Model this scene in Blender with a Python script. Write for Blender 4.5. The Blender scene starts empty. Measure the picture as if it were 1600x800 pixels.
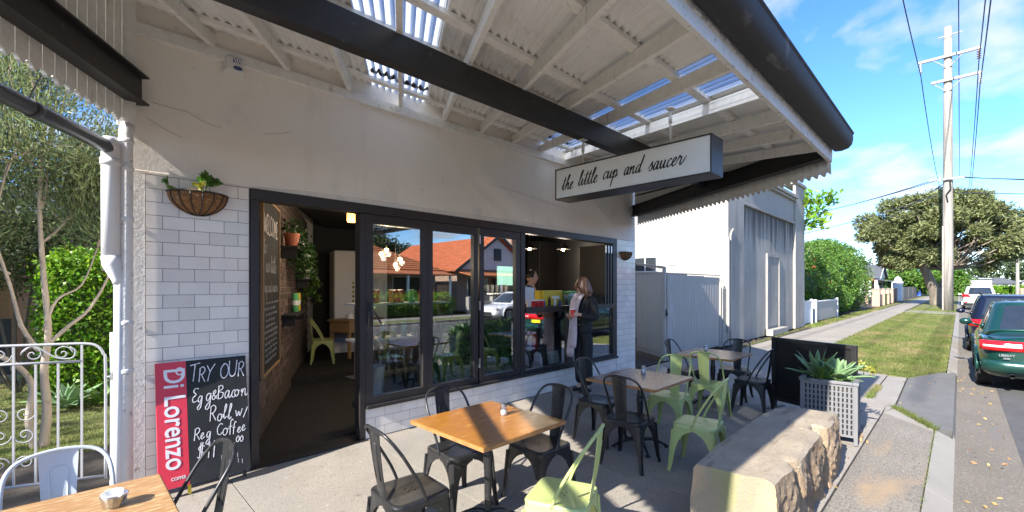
import bpy, bmesh, math, random
import numpy as np
from mathutils import Vector, Matrix, Euler, Quaternion
random.seed(7); RNG = np.random.default_rng(7)
C = bpy.context.scene.collection
SC = bpy.context.scene
PI = math.pi
R = math.radians
# ------------------------------------------------------------------ camera, world, sun, exposure
D0 = 4.35                    # the camera stands over the kerb, 4.35 m from the shop front
cam = bpy.data.cameras.new('camera'); camo = bpy.data.objects.new('camera', cam); C.objects.link(camo)
cam.sensor_width = 36; cam.lens = 36*700/1600; cam.shift_y = 48/1600; cam.clip_start = .05; cam.clip_end = 2000
camo.location = (0, -D0, 1.58); camo.rotation_euler = (R(90), 0, R(-45)); SC.camera = camo
SUN_EL = R(32); SUN_TRAVEL = Vector((1, .058, 0)).normalized()      # the way the light travels
w = bpy.data.worlds.new('World'); SC.world = w; w.use_nodes = True
nt = w.node_tree; nt.nodes.clear()
def wn(t, **k):
    n = nt.nodes.new(t)
    for a, b in k.items(): setattr(n, a, b)
    return n
sky = wn('ShaderNodeTexSky', sky_type='NISHITA', sun_disc=False)
sky.sun_elevation = SUN_EL; sky.sun_rotation = math.atan2(-SUN_TRAVEL.x, -SUN_TRAVEL.y)
sky.air_density = .85; sky.dust_density = .1; sky.ozone_density = 5.0
bg = wn('ShaderNodeBackground'); bg.inputs['Strength'].default_value = .15
out = wn('ShaderNodeOutputWorld')
tc = wn('ShaderNodeTexCoord'); sep = wn('ShaderNodeSeparateXYZ'); nt.links.new(tc.outputs['Generated'], sep.inputs[0])
# clouds lie on a flat layer overhead: direction / height
zz = wn('ShaderNodeMath', operation='MAXIMUM'); zz.inputs[1].default_value = .03; nt.links.new(sep.outputs[2], zz.inputs[0])
zo = wn('ShaderNodeMath', operation='ADD'); zo.inputs[1].default_value = .10; nt.links.new(zz.outputs[0], zo.inputs[0])
dx = wn('ShaderNodeMath', operation='DIVIDE'); dy = wn('ShaderNodeMath', operation='DIVIDE')
nt.links.new(sep.outputs[0], dx.inputs[0]); nt.links.new(zo.outputs[0], dx.inputs[1])
nt.links.new(sep.outputs[1], dy.inputs[0]); nt.links.new(zo.outputs[0], dy.inputs[1])
cb = wn('ShaderNodeCombineXYZ'); nt.links.new(dx.outputs[0], cb.inputs[0]); nt.links.new(dy.outputs[0], cb.inputs[1])
mp = wn('ShaderNodeMapping'); mp.inputs['Location'].default_value = (2.35, .6, 0); mp.inputs['Scale'].default_value = (1.0, 1.5, 1)
nt.links.new(cb.outputs[0], mp.inputs[0])
nz = wn('ShaderNodeTexNoise'); nz.inputs['Scale'].default_value = 1.5; nz.inputs['Detail'].default_value = 9; nz.inputs['Roughness'].default_value = .52
nz.inputs['Distortion'].default_value = .25
nt.links.new(mp.outputs[0], nz.inputs[0])
cr = wn('ShaderNodeValToRGB'); cr.color_ramp.elements[0].position = .50; cr.color_ramp.elements[1].position = .64
nt.links.new(nz.outputs[0], cr.inputs[0])
fade = wn('ShaderNodeMapRange'); fade.inputs[1].default_value = 0; fade.inputs[2].default_value = .06; nt.links.new(sep.outputs[2], fade.inputs[0])
cm = wn('ShaderNodeMath', operation='MULTIPLY'); nt.links.new(cr.outputs[0], cm.inputs[0]); nt.links.new(fade.outputs[0], cm.inputs[1])
cm2 = wn('ShaderNodeMath', operation='MULTIPLY'); cm2.inputs[1].default_value = .78; nt.links.new(cm.outputs[0], cm2.inputs[0])
hs = wn('ShaderNodeHueSaturation'); hs.inputs['Saturation'].default_value = 1.15; hs.inputs['Value'].default_value = .40; hs.inputs['Hue'].default_value = .506
nt.links.new(sky.outputs[0], hs.inputs['Color'])
mx = wn('ShaderNodeMix', data_type='RGBA'); nt.links.new(cm2.outputs[0], mx.inputs[0])
nt.links.new(hs.outputs[0], mx.inputs[6]); mx.inputs[7].default_value = (1.06, 1.1, 1.18, 1)
nt.links.new(mx.outputs[2], bg.inputs[0]); nt.links.new(bg.outputs[0], out.inputs[0])
sun = bpy.data.lights.new('sun', 'SUN'); sun.energy = 2.0; sun.angle = R(.5); sun.color = (1, .945, .86)
suno = bpy.data.objects.new('sun', sun); C.objects.link(suno)
suno.rotation_euler = Vector((SUN_TRAVEL.x*math.cos(SUN_EL), SUN_TRAVEL.y*math.cos(SUN_EL), -math.sin(SUN_EL))).to_track_quat('-Z', 'Y').to_euler()
SC.view_settings.view_transform = 'Standard'; SC.view_settings.look = 'None'; SC.view_settings.exposure = 2.75; SC.view_settings.gamma = 1
SC.render.engine = 'CYCLES'
cy = SC.cycles; cy.max_bounces = 10; cy.diffuse_bounces = 8; cy.glossy_bounces = 4; cy.transparent_max_bounces = 24; cy.transmission_bounces = 6
cy.caustics_reflective = False; cy.caustics_refractive = False; cy.sample_clamp_indirect = 6
try:
    cy.use_denoising = True; cy.denoiser = 'OPENIMAGEDENOISE'
except Exception: pass

# ------------------------------------------------------------------ materials
def M(name, col, rough=.6, metal=0, var=.12, scale=6, layers=(), bump=(), spec=.5, rand=0, island=0, emit=None, stretch=(1, 1, 1), transl=0, coords='P', bdist=.01, coat=0):
    """layers: (scale, lo, hi, colour, stretch, detail) noise masks; bump: (scale, strength, stretch)"""
    m = bpy.data.materials.new(name); m.use_nodes = True; t = m.node_tree; n = t.nodes; L = t.links
    b = n['Principled BSDF']; b.inputs['Roughness'].default_value = rough; b.inputs['Metallic'].default_value = metal
    b.inputs['Specular IOR Level'].default_value = spec
    if coat: b.inputs['Coat Weight'].default_value = coat; b.inputs['Coat Roughness'].default_value = .04
    if coords == 'P': pos = n.new('ShaderNodeNewGeometry').outputs['Position']
    else: pos = n.new('ShaderNodeTexCoord').outputs['Object']
    def vec(s):
        if tuple(s) == (1, 1, 1): return pos
        k = n.new('ShaderNodeMapping'); k.inputs['Scale'].default_value = s; L.new(pos, k.inputs[0]); return k.outputs[0]
    def noise(sc, det=4, st=(1, 1, 1), ro=.55):
        k = n.new('ShaderNodeTexNoise'); k.inputs['Scale'].default_value = sc; k.inputs['Detail'].default_value = det; k.inputs['Roughness'].default_value = ro
        L.new(vec(st), k.inputs[0]); return k.outputs[0]
    def mixc(f, a, bb, bt='MIX'):
        k = n.new('ShaderNodeMix'); k.data_type = 'RGBA'; k.blend_type = bt
        if hasattr(f, 'links') or hasattr(f, 'is_linked'): L.new(f, k.inputs[0])
        else: k.inputs[0].default_value = f
        for i, q in ((6, a), (7, bb)):
            if isinstance(q, (tuple, list)): k.inputs[i].default_value = (*q[:3], 1)
            else: L.new(q, k.inputs[i])
        return k.outputs[2]
    def rng(v, lo, hi, a=0, c=1):
        k = n.new('ShaderNodeMapRange'); k.inputs[1].default_value = lo; k.inputs[2].default_value = hi; k.inputs[3].default_value = a; k.inputs[4].default_value = c
        L.new(v, k.inputs[0]); return k.outputs[0]
    lo = tuple(c*(1-var) for c in col); hi = tuple(min(1, c*(1+var)) for c in col)
    c = mixc(rng(noise(scale, 5, stretch), .3, .7), lo, hi)
    for l in layers:
        sc, a, z, lc = l[:4]; st = l[4] if len(l) > 4 else (1, 1, 1); de = l[5] if len(l) > 5 else 4
        c = mixc(rng(noise(sc, de, st), a, z), c, lc)
    if rand or island:
        if island: o = n.new('ShaderNodeNewGeometry').outputs['Random Per Island']; amt = island
        else: o = n.new('ShaderNodeObjectInfo').outputs['Random']; amt = rand
        h = n.new('ShaderNodeHueSaturation'); L.new(c, h.inputs['Color']); L.new(rng(o, 0, 1, 1-amt, 1+amt), h.inputs['Value'])
        k = n.new('ShaderNodeMath'); k.operation = 'MULTIPLY_ADD'; k.inputs[1].default_value = 7.31; k.inputs[2].default_value = 0; L.new(o, k.inputs[0])
        f = n.new('ShaderNodeMath'); f.operation = 'FRACT'; L.new(k.outputs[0], f.inputs[0])
        L.new(rng(f.outputs[0], 0, 1, .5-amt*.06, .5+amt*.06), h.inputs['Hue'])
        c = h.outputs[0]
    L.new(c, b.inputs['Base Color'])
    prev = None
    for bp in bump:
        k = n.new('ShaderNodeBump'); k.inputs['Strength'].default_value = bp[1]; k.inputs['Distance'].default_value = bdist
        L.new(noise(bp[0], 6, bp[2] if len(bp) > 2 else (1, 1, 1), .65), k.inputs['Height'])
        if prev: L.new(prev, k.inputs['Normal'])
        prev = k.outputs[0]
    if prev: L.new(prev, b.inputs['Normal'])
    if emit: b.inputs['Emission Color'].default_value = (*emit[:3], 1); b.inputs['Emission Strength'].default_value = emit[3]
    if transl:
        tr = n.new('ShaderNodeBsdfTranslucent'); L.new(c, tr.inputs[0]); ms = n.new('ShaderNodeMixShader'); ms.inputs[0].default_value = transl
        L.new(b.outputs[0], ms.inputs[1]); L.new(tr.outputs[0], ms.inputs[2]); L.new(ms.outputs[0], n['Material Output'].inputs[0])
    return m
def glass_mat(name, refl=.10, graze=.75, tint=(.93, .95, .95), blend=.35, rough=0, milky=0):
    m = bpy.data.materials.new(name); m.use_nodes = True; t = m.node_tree; n = t.nodes; L = t.links; n.remove(n['Principled BSDF'])
    tr = n.new('ShaderNodeBsdfTransparent'); tr.inputs[0].default_value = (*tint, 1)
    gl = n.new('ShaderNodeBsdfGlossy'); gl.inputs['Roughness'].default_value = rough; gl.inputs[0].default_value = (1, 1, 1, 1)
    lw = n.new('ShaderNodeLayerWeight'); lw.inputs[0].default_value = blend
    k = n.new('ShaderNodeMapRange'); k.inputs[3].default_value = refl; k.inputs[4].default_value = graze; L.new(lw.outputs['Facing'], k.inputs[0])
    ms = n.new('ShaderNodeMixShader'); L.new(k.outputs[0], ms.inputs[0]); L.new(tr.outputs[0], ms.inputs[1]); L.new(gl.outputs[0], ms.inputs[2]); L.new(ms.outputs[0], n['Material Output'].inputs[0])
    if milky:
        tl = n.new('ShaderNodeBsdfTranslucent'); tl.inputs[0].default_value = (*tint, 1); m2 = n.new('ShaderNodeMixShader'); m2.inputs[0].default_value = milky
        L.new(ms.outputs[0], m2.inputs[1]); L.new(tl.outputs[0], m2.inputs[2]); L.new(m2.outputs[0], n['Material Output'].inputs[0])
    return m
LEAFCOL = {}
W_ = {}
def mats():
    W_['render'] = M('white_render_wall', (.85, .795, .725), .85, var=.04, scale=1.6, layers=[(1.3, .58, .85, (.72, .665, .60), (3, 3, .3), 8), (2.2, .58, .78, (.70, .67, .63), (1, 1, 1), 8), (14, .64, .70, (.72, .69, .65))], bump=[(30, .25), (5, .25)])
    W_['rough_white'] = M('rough_white_paint', (.74, .73, .71), .8, var=.04, layers=[(25, .62, .68, (.45, .43, .41))], bump=[(40, .7), (12, .5)])
    W_['tile'] = M('white_glazed_tile', (.82, .765, .695), .14, var=.04, rand=.08, layers=[(2.5, .6, .8, (.70, .645, .58), (1, 1, .4), 7)], bump=[(9, .04)])
    W_['grout'] = M('grey_grout', (.16, .16, .17), .9)
    W_['frame'] = M('bronze_aluminium', (.030, .026, .025), .42, .1, var=.1, layers=[(3, .6, .8, (.045, .04, .038))])
    W_['black'] = M('black_steel', (.022, .021, .021), .45, .0, var=.25, scale=3, layers=[(18, .66, .74, (.07, .065, .06))], bump=[(60, .1)])
    W_['white_wood'] = M('aged_white_timber', (.80, .785, .745), .7, var=.07, stretch=(3, 3, 3), layers=[(7, .60, .72, (.56, .52, .47), (1, 3, 1), 8)], bump=[(22, .35)])
    W_['sheet'] = M('painted_corrugated_iron', (.83, .83, .815), .45, var=.06, scale=2, layers=[(4, .55, .75, (.66, .655, .63)), (30, .68, .74, (.50, .47, .43))])
    W_['clear'] = glass_mat('clear_corrugated_sheet', .08, .5, (.46, .50, .55), .3, .15, .70)
    W_['glass'] = glass_mat('window_glass', .14, .75, (.90, .93, .92), .40)
    W_['chairblack'] = M('black_powder_coat', (.021, .021, .022), .34, .1, var=.2, scale=9, layers=[(40, .64, .69, (.10, .09, .085)), (5, .55, .75, (.034, .033, .032))], coords='O')
    W_['chairgreen'] = M('pale_green_paint', (.43, .49, .18), .35, 0, var=.06, layers=[(35, .70, .74, (.25, .19, .09))], coords='O')
    W_['chairsilver'] = M('pale_grey_paint', (.56, .60, .63), .35, .1, var=.04, coords='O')
    W_['dark_hole'] = M('dark_hole', (.015, .014, .012), .9)
    W_['tabletop'] = M('varnished_timber_top', (.33, .135, .021), .30, var=.22, scale=4, stretch=(2, 16, 2), layers=[(5, .56, .72, (.25, .085, .012), (2, 22, 2), 8), (3, .60, .72, (.58, .32, .10), (2, 9, 2))], bump=[(10, .08, (2, 20, 2))])
    W_['tabletop_pale'] = M('oak_grain_top', (.37, .205, .085), .38, var=.12, scale=3, stretch=(2, 18, 2), layers=[(6, .54, .66, (.66, .48, .27), (2, 14, 2), 8)], bump=[(10, .12, (2, 16, 2))])
    W_['tableedge'] = M('worn_timber_edge', (.36, .17, .06), .5, var=.25, scale=14)
    W_['tabletop_dark'] = M('walnut_top', (.22, .125, .085), .26, var=.16, scale=4, stretch=(2, 16, 2), layers=[(5, .56, .72, (.15, .08, .05), (2, 18, 2), 8)])
    W_['concrete'] = M('footpath_concrete', (.295, .264, .222), .85, var=.10, scale=2.5, layers=[(75, .60, .65, (.14, .125, .11)), (50, .63, .69, (.46, .43, .39)), (38, .66, .70, (.16, .15, .135)), (7, .68, .72, (.17, .155, .135)), (1.2, .5, .75, (.235, .22, .20), (1, 1, 1), 8)], bump=[(75, .6), (20, .2)], bdist=.005)
    W_['aggregate'] = M('worn_aggregate', (.225, .20, .165), .9, var=.15, scale=1.5, layers=[(60, .54, .60, (.11, .10, .09)), (75, .60, .66, (.40, .38, .34)), (.9, .55, .72, (.33, .24, .15), (1, 3, 1), 7), (7, .6, .8, (.20, .19, .17))], bump=[(70, .9), (18, .4)], bdist=.008)
    W_['pale_concrete'] = M('pale_concrete', (.27, .25, .215), .85, var=.08, scale=2, layers=[(80, .62, .68, (.30, .29, .27)), (3, .58, .75, (.37, .36, .34), (1, 1, 1), 8)], bump=[(120, .3)], bdist=.004)
    W_['patch'] = M('old_grey_asphalt_patch', (.14, .137, .13), .9, var=.12, scale=3, layers=[(90, .56, .63, (.10, .10, .10)), (80, .63, .70, (.29, .285, .275))], bump=[(110, .7)], bdist=.006)
    W_['asphalt'] = M('asphalt', (.085, .083, .08), .85, var=.15, scale=2, layers=[(70, .58, .64, (.135, .13, .13)), (1, .55, .75, (.095, .095, .097), (1, 1, 1), 8)], bump=[(160, .6)], bdist=.006)
    W_['gutter_strip'] = M('rough_gutter_concrete', (.175, .15, .118), .9, var=.16, scale=1.2, layers=[(55, .55, .61, (.11, .10, .09)), (65, .61, .68, (.37, .345, .31)), (1.4, .56, .74, (.155, .145, .13), (1, 5, 1), 7)], bump=[(60, .9)], bdist=.008)
    W_['soil'] = M('dark_soil', (.055, .045, .036), .95, var=.3, scale=12, bump=[(50, .8)], bdist=.02)
    W_['lawn'] = M('lawn_base', (.145, .165, .047), .95, var=.3, scale=4, layers=[(2.2, .55, .72, (.24, .20, .10), (1, 1, 1), 8)], bump=[(60, .9)], bdist=.03)
    W_['grass'] = M('grass_blades', (.165, .21, .05), .8, var=.3, scale=2.5, layers=[(.55, .47, .66, (.32, .27, .12), (1, 2, 1), 8)], island=.35, transl=.4)
    W_['stone'] = M('sawn_sandstone', (.345, .255, .165), .9, var=.12, scale=3, layers=[(3, .52, .72, (.42, .27, .15), (1, 1, 2.5), 8), (6, .6, .75, (.46, .40, .30)), (50, .62, .70, (.36, .28, .19)), (1.7, .62, .76, (.25, .16, .095), (1, 6, 1), 8)], bump=[(90, .9), (22, .9)], bdist=.02)
    W_['stone_top'] = M('weathered_sandstone_top', (.32, .265, .195), .9, var=.14, scale=4, layers=[(5, .55, .72, (.29, .245, .185), (1, 3, 1), 8), (2.2, .58, .64, (.22, .17, .115), (.7, 6, 1), 6), (30, .58, .68, (.24, .19, .135)), (70, .64, .7, (.36, .31, .25))], bump=[(50, .5), (10, .6, (1, 2.5, 1))], bdist=.015)
    W_['stone_end'] = M('saw_cut_sandstone_end', (.30, .24, .165), .9, var=.10, scale=3, layers=[(1.7, .52, .60, (.27, .26, .12), (2.2, 2.2, .35), 7), (3, .55, .7, (.55, .36, .2), (1, 1, .4), 6)], bump=[(40, .5, (1, 1, 3)), (60, .4)], bdist=.012)
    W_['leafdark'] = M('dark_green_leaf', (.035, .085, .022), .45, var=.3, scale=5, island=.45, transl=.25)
    W_['leafbright'] = M('bright_hedge_leaf', (.17, .33, .022), .45, var=.25, scale=3, island=.45, transl=.4)
    W_['leafolive'] = M('olive_leaf', (.16, .20, .08), .55, var=.22, scale=2, island=.45, transl=.35)
    W_['leaftree'] = M('street_tree_leaf', (.19, .215, .085), .6, var=.25, scale=.5, island=.45, transl=.3)
    W_['leafmid'] = M('mid_green_leaf', (.105, .21, .03), .5, var=.25, scale=2, island=.45, transl=.35)
    W_['leaffar'] = M('far_tree_leaf', (.060, .095, .035), .7, var=.25, scale=.15, island=.4, transl=.25)
    W_['leafagave'] = M('agave_leaf', (.22, .36, .17), .45, var=.12, scale=8, island=.2, transl=.15)
    W_['leafpot'] = M('artificial_hedge_leaf', (.16, .42, .07), .4, var=.2, scale=6, island=.5, transl=.2)
    W_['leafyellow'] = M('yellow_green_leaf', (.36, .34, .05), .5, var=.2, scale=6, island=.4, transl=.35)
    W_['bark'] = M('grey_bark', (.20, .165, .125), .95, var=.25, scale=9, stretch=(1, 1, .3), bump=[(20, .9, (1, 1, .25))], bdist=.02)
    W_['barkpale'] = M('pale_bark', (.38, .31, .235), .9, var=.2, scale=9, stretch=(1, 1, .3), layers=[(10, .6, .7, (.22, .18, .13))], bump=[(24, .8, (1, 1, .3))], bdist=.015)
    W_['brickdark'] = M('old_dark_brick', (.14, .10, .085), .9, var=.2, scale=20, rand=.35, layers=[(9, .6, .75, (.30, .25, .22))], bump=[(40, .6)], bdist=.01)
    W_['brickmix'] = M('red_brown_brick', (.33, .19, .13), .9, var=.2, scale=20, rand=.3, bump=[(40, .5)])
    W_['mortar'] = M('grey_mortar', (.42, .38, .34), .95, var=.1)
    W_['chalkboard'] = M('chalkboard', (.016, .018, .019), .8, var=.2, scale=3, layers=[(4, .52, .8, (.038, .040, .042), (1, 1, 1), 8)])
    W_['chalk'] = M('white_chalk', (.80, .78, .80), .95, var=.15, scale=60)
    W_['chalkdim'] = M('rubbed_chalk', (.34, .34, .35), .95, var=.2, scale=60)
    W_['red'] = M('red_print', (.72, .045, .075), .4, var=.03)
    W_['white'] = M('white_print', (.82, .82, .82), .45, var=.02)
    W_['black_print'] = M('black_print', (.012, .012, .012), .5, var=.1)
    W_['signface'] = M('white_sign_face', (.72, .73, .74), .28, var=.03)
    W_['pvc'] = M('white_plastic_pipe', (.72, .72, .72), .35, var=.02)
    W_['gutterdark'] = M('charcoal_gutter', (.030, .029, .028), .68, .1, var=.15, scale=2, layers=[(3, .62, .72, (.12, .115, .11), (1, 4, 1), 8)])
    W_['pipedark'] = M('slate_pipe', (.07, .08, .10), .38, .1, var=.08)
    W_['whiteiron'] = M('white_wrought_iron', (.34, .34, .35), .5, var=.05, layers=[(40, .7, .74, (.3, .24, .2))])
    W_['coir'] = M('coir_liner', (.30, .145, .055), .95, var=.35, scale=26, layers=[(40, .55, .65, (.45, .26, .12))], bump=[(80, 1)], bdist=.02)
    W_['dullwhite'] = M('dull_white_plastic', (.68, .68, .66), .5, var=.03)
    W_['blue'] = M('blue_print', (.03, .07, .22), .4, var=.05)
    W_['steel'] = M('brushed_steel', (.55, .56, .57), .28, .9, var=.05)
    W_['greyplant'] = M('grey_planter', (.165, .165, .17), .5, var=.04)
    W_['greyfence'] = M('grey_steel_fence', (.40, .375, .335), .55, var=.04, scale=3, layers=[(6, .58, .75, (.48, .48, .49), (1, 1, .2))])
    W_['beige'] = M('beige_steel_door', (.50, .485, .44), .6, var=.04, scale=3)
    W_['nbwhite'] = M('neighbour_white_render', (.36, .34, .305), .85, var=.05, scale=1.2, layers=[(3, .60, .78, (.30, .285, .255), (1, 1, .5), 8)], bump=[(20, .3)])
    W_['nbgrey'] = M('stained_grey_render', (.38, .355, .31), .9, var=.10, scale=.9, layers=[(1.3, .52, .72, (.24, .235, .22), (1.5, 1.5, .35), 9), (9, .60, .72, (.26, .25, .235), (1, 1, .25), 8)], bump=[(14, .5)], bdist=.015)
    W_['pole'] = M('weathered_pole_timber', (.30, .275, .24), .9, var=.2, scale=3, stretch=(4, 4, .15), layers=[(5, .50, .66, (.17, .15, .13), (3, 3, .12), 8), (1.2, .55, .7, (.36, .34, .31), (2, 2, .2), 8)], bump=[(9, .7, (2, 2, .1))], bdist=.02)
    W_['greytimber'] = M('grey_timber_arm', (.32, .29, .26), .9, var=.2)
    W_['wire'] = M('overhead_wire', (.03, .035, .05), .6)
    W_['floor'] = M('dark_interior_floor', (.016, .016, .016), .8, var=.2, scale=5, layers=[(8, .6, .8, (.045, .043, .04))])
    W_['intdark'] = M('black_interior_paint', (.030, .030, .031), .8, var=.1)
    W_['intwhite'] = M('white_cabinet', (.70, .71, .72), .35, var=.03)
    W_['intwood'] = M('pine_timber', (.36, .23, .12), .6, var=.15, stretch=(2, 2, 14))
    W_['terracotta'] = M('terracotta_pot', (.42, .15, .085), .8, var=.1)
    W_['rooforange'] = M('terracotta_roof_tiles', (.52, .165, .06), .75, var=.2, scale=3, layers=[(20, .55, .7, (.38, .11, .04))], rand=.1)
    W_['roofgrey'] = M('slate_roof', (.10, .105, .115), .7, var=.2, scale=5)
    W_['housebrick'] = M('distant_brickwork', (.40, .28, .21), .9, var=.2, scale=10, stretch=(1, 1, 3))
    W_['housewhite'] = M('house_white_paint', (.76, .76, .75), .7, var=.03)
    W_['housedark'] = M('house_dark_trim', (.05, .055, .06), .6)
    W_['winglass'] = M('dark_window_glass', (.03, .037, .045), .06, var=.2)
    W_['tyre'] = M('tyre_rubber', (.018, .018, .018), .85, var=.15)
    W_['rim'] = M('alloy_rim', (.45, .46, .47), .3, .8)
    W_['lampred'] = M('red_tail_lens', (.60, .008, .012), .12, var=.1, scale=20, coat=.6)
    W_['lampclear'] = M('clear_lens', (.60, .60, .62), .12, coat=.6)
    W_['cargreen'] = M('dark_green_car_paint', (.008, .055, .042), .28, .35, var=.03, coat=1)
    W_['carblue'] = M('dark_blue_car_paint', (.006, .010, .028), .3, .3, var=.03, coat=1)
    W_['carwhite'] = M('white_car_paint', (.78, .78, .79), .3, 0, var=.02, coat=1)
    W_['carred'] = M('red_car_paint', (.5, .015, .02), .3, 0, var=.02, coat=1)
    W_['carsilver'] = M('silver_car_paint', (.42, .43, .45), .3, .4, var=.02, coat=1)
    W_['carglass'] = M('tinted_car_glass', (.022, .030, .042), .05, var=.1, coat=.5)
    W_['plastic'] = M('black_plastic', (.02, .02, .021), .55)
    W_['skin'] = M('skin', (.70, .44, .33), .5, var=.04)
    W_['hair'] = M('brown_hair', (.17, .08, .04), .45, var=.3, scale=40, stretch=(5, 5, .5), layers=[(20, .55, .7, (.36, .19, .10), (4, 4, .4))])
    W_['hairdark'] = M('dark_hair', (.02, .015, .013), .5)
    W_['blazer'] = M('black_blazer_cloth', (.017, .018, .020), .8, var=.2, scale=60, bump=[(25, .25)])
    W_['trouser'] = M('black_trouser_cloth', (.016, .017, .020), .8, var=.2, scale=60, bump=[(14, .3)])
    W_['jeans'] = M('dark_blue_denim', (.025, .04, .075), .85, var=.2, scale=60, bump=[(14, .3)])
    W_['scarf'] = M('pale_pink_scarf', (.66, .56, .60), .85, var=.08, scale=30, bump=[(30, .4, (4, 4, .5))])
    W_['gold'] = M('gold_button', (.75, .55, .2), .25, .9)
    W_['redcup'] = M('red_paper_cup', (.68, .03, .03), .45, var=.03)
    W_['yellow'] = M('yellow_card', (.72, .52, .03), .55, var=.06)
    W_['cardgreen'] = M('green_card', (.10, .42, .14), .55)
    W_['paper'] = M('white_paper', (.80, .80, .78), .8, var=.02)
    W_['acrylic'] = glass_mat('clear_acrylic', .12, .6, (.86, .9, .9), .3, .05)
    W_['jar'] = glass_mat('clear_jar_glass', .16, .8, (.80, .84, .86), .35, .02)
    W_['bulb'] = M('warm_bulb', (1, .8, .5), .4, emit=(1, .62, .22, 14))
    W_['ambershade'] = M('amber_glass_shade', (.45, .22, .05), .3, emit=(1, .5, .1, .8), transl=.5)
    W_['signyellow'] = M('yellow_sign', (.85, .62, .02), .4)
    W_['signblue'] = M('blue_sign_post', (.04, .12, .55), .4)
    W_['bone'] = M('pale_glazed_pot', (.63, .63, .62), .4)
def streaked(name, base, dark, z0, gain):
    m = M(name, base, .9, var=.10, scale=.9, layers=[(1.3, .52, .72, tuple(c*.72 for c in base), (1.5, 1.5, .35), 9)], bump=[(14, .5)], bdist=.015); t = m.node_tree; n = t.nodes; L = t.links; b = n['Principled BSDF']; src = b.inputs['Base Color'].links[0].from_socket
    g = n.new('ShaderNodeNewGeometry'); s = n.new('ShaderNodeSeparateXYZ'); L.new(g.outputs['Position'], s.inputs[0]); mp_ = n.new('ShaderNodeMapping'); mp_.inputs['Scale'].default_value = (3.2, 3.2, .16); L.new(g.outputs['Position'], mp_.inputs[0])
    k = n.new('ShaderNodeTexNoise'); k.inputs['Scale'].default_value = 1.6; k.inputs['Detail'].default_value = 9; k.inputs['Roughness'].default_value = .62; L.new(mp_.outputs[0], k.inputs[0])
    h = n.new('ShaderNodeMapRange'); h.inputs[1].default_value = z0-1.9; h.inputs[2].default_value = z0; h.inputs[3].default_value = -.22; h.inputs[4].default_value = gain; L.new(s.outputs[2], h.inputs[0])
    a = n.new('ShaderNodeMath'); a.operation = 'ADD'; L.new(k.outputs[0], a.inputs[0]); L.new(h.outputs[0], a.inputs[1]); r_ = n.new('ShaderNodeMapRange'); r_.inputs[1].default_value = .50; r_.inputs[2].default_value = .78; L.new(a.outputs[0], r_.inputs[0])
    x = n.new('ShaderNodeMix'); x.data_type = 'RGBA'; L.new(r_.outputs[0], x.inputs[0]); L.new(src, x.inputs[6]); x.inputs[7].default_value = (*dark, 1); L.new(x.outputs[2], b.inputs['Base Color']); return m
mats()
W_['nbstain'] = streaked('streaked_grey_render', (.40, .375, .325), (.075, .072, .066), 3.97, .30)

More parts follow.
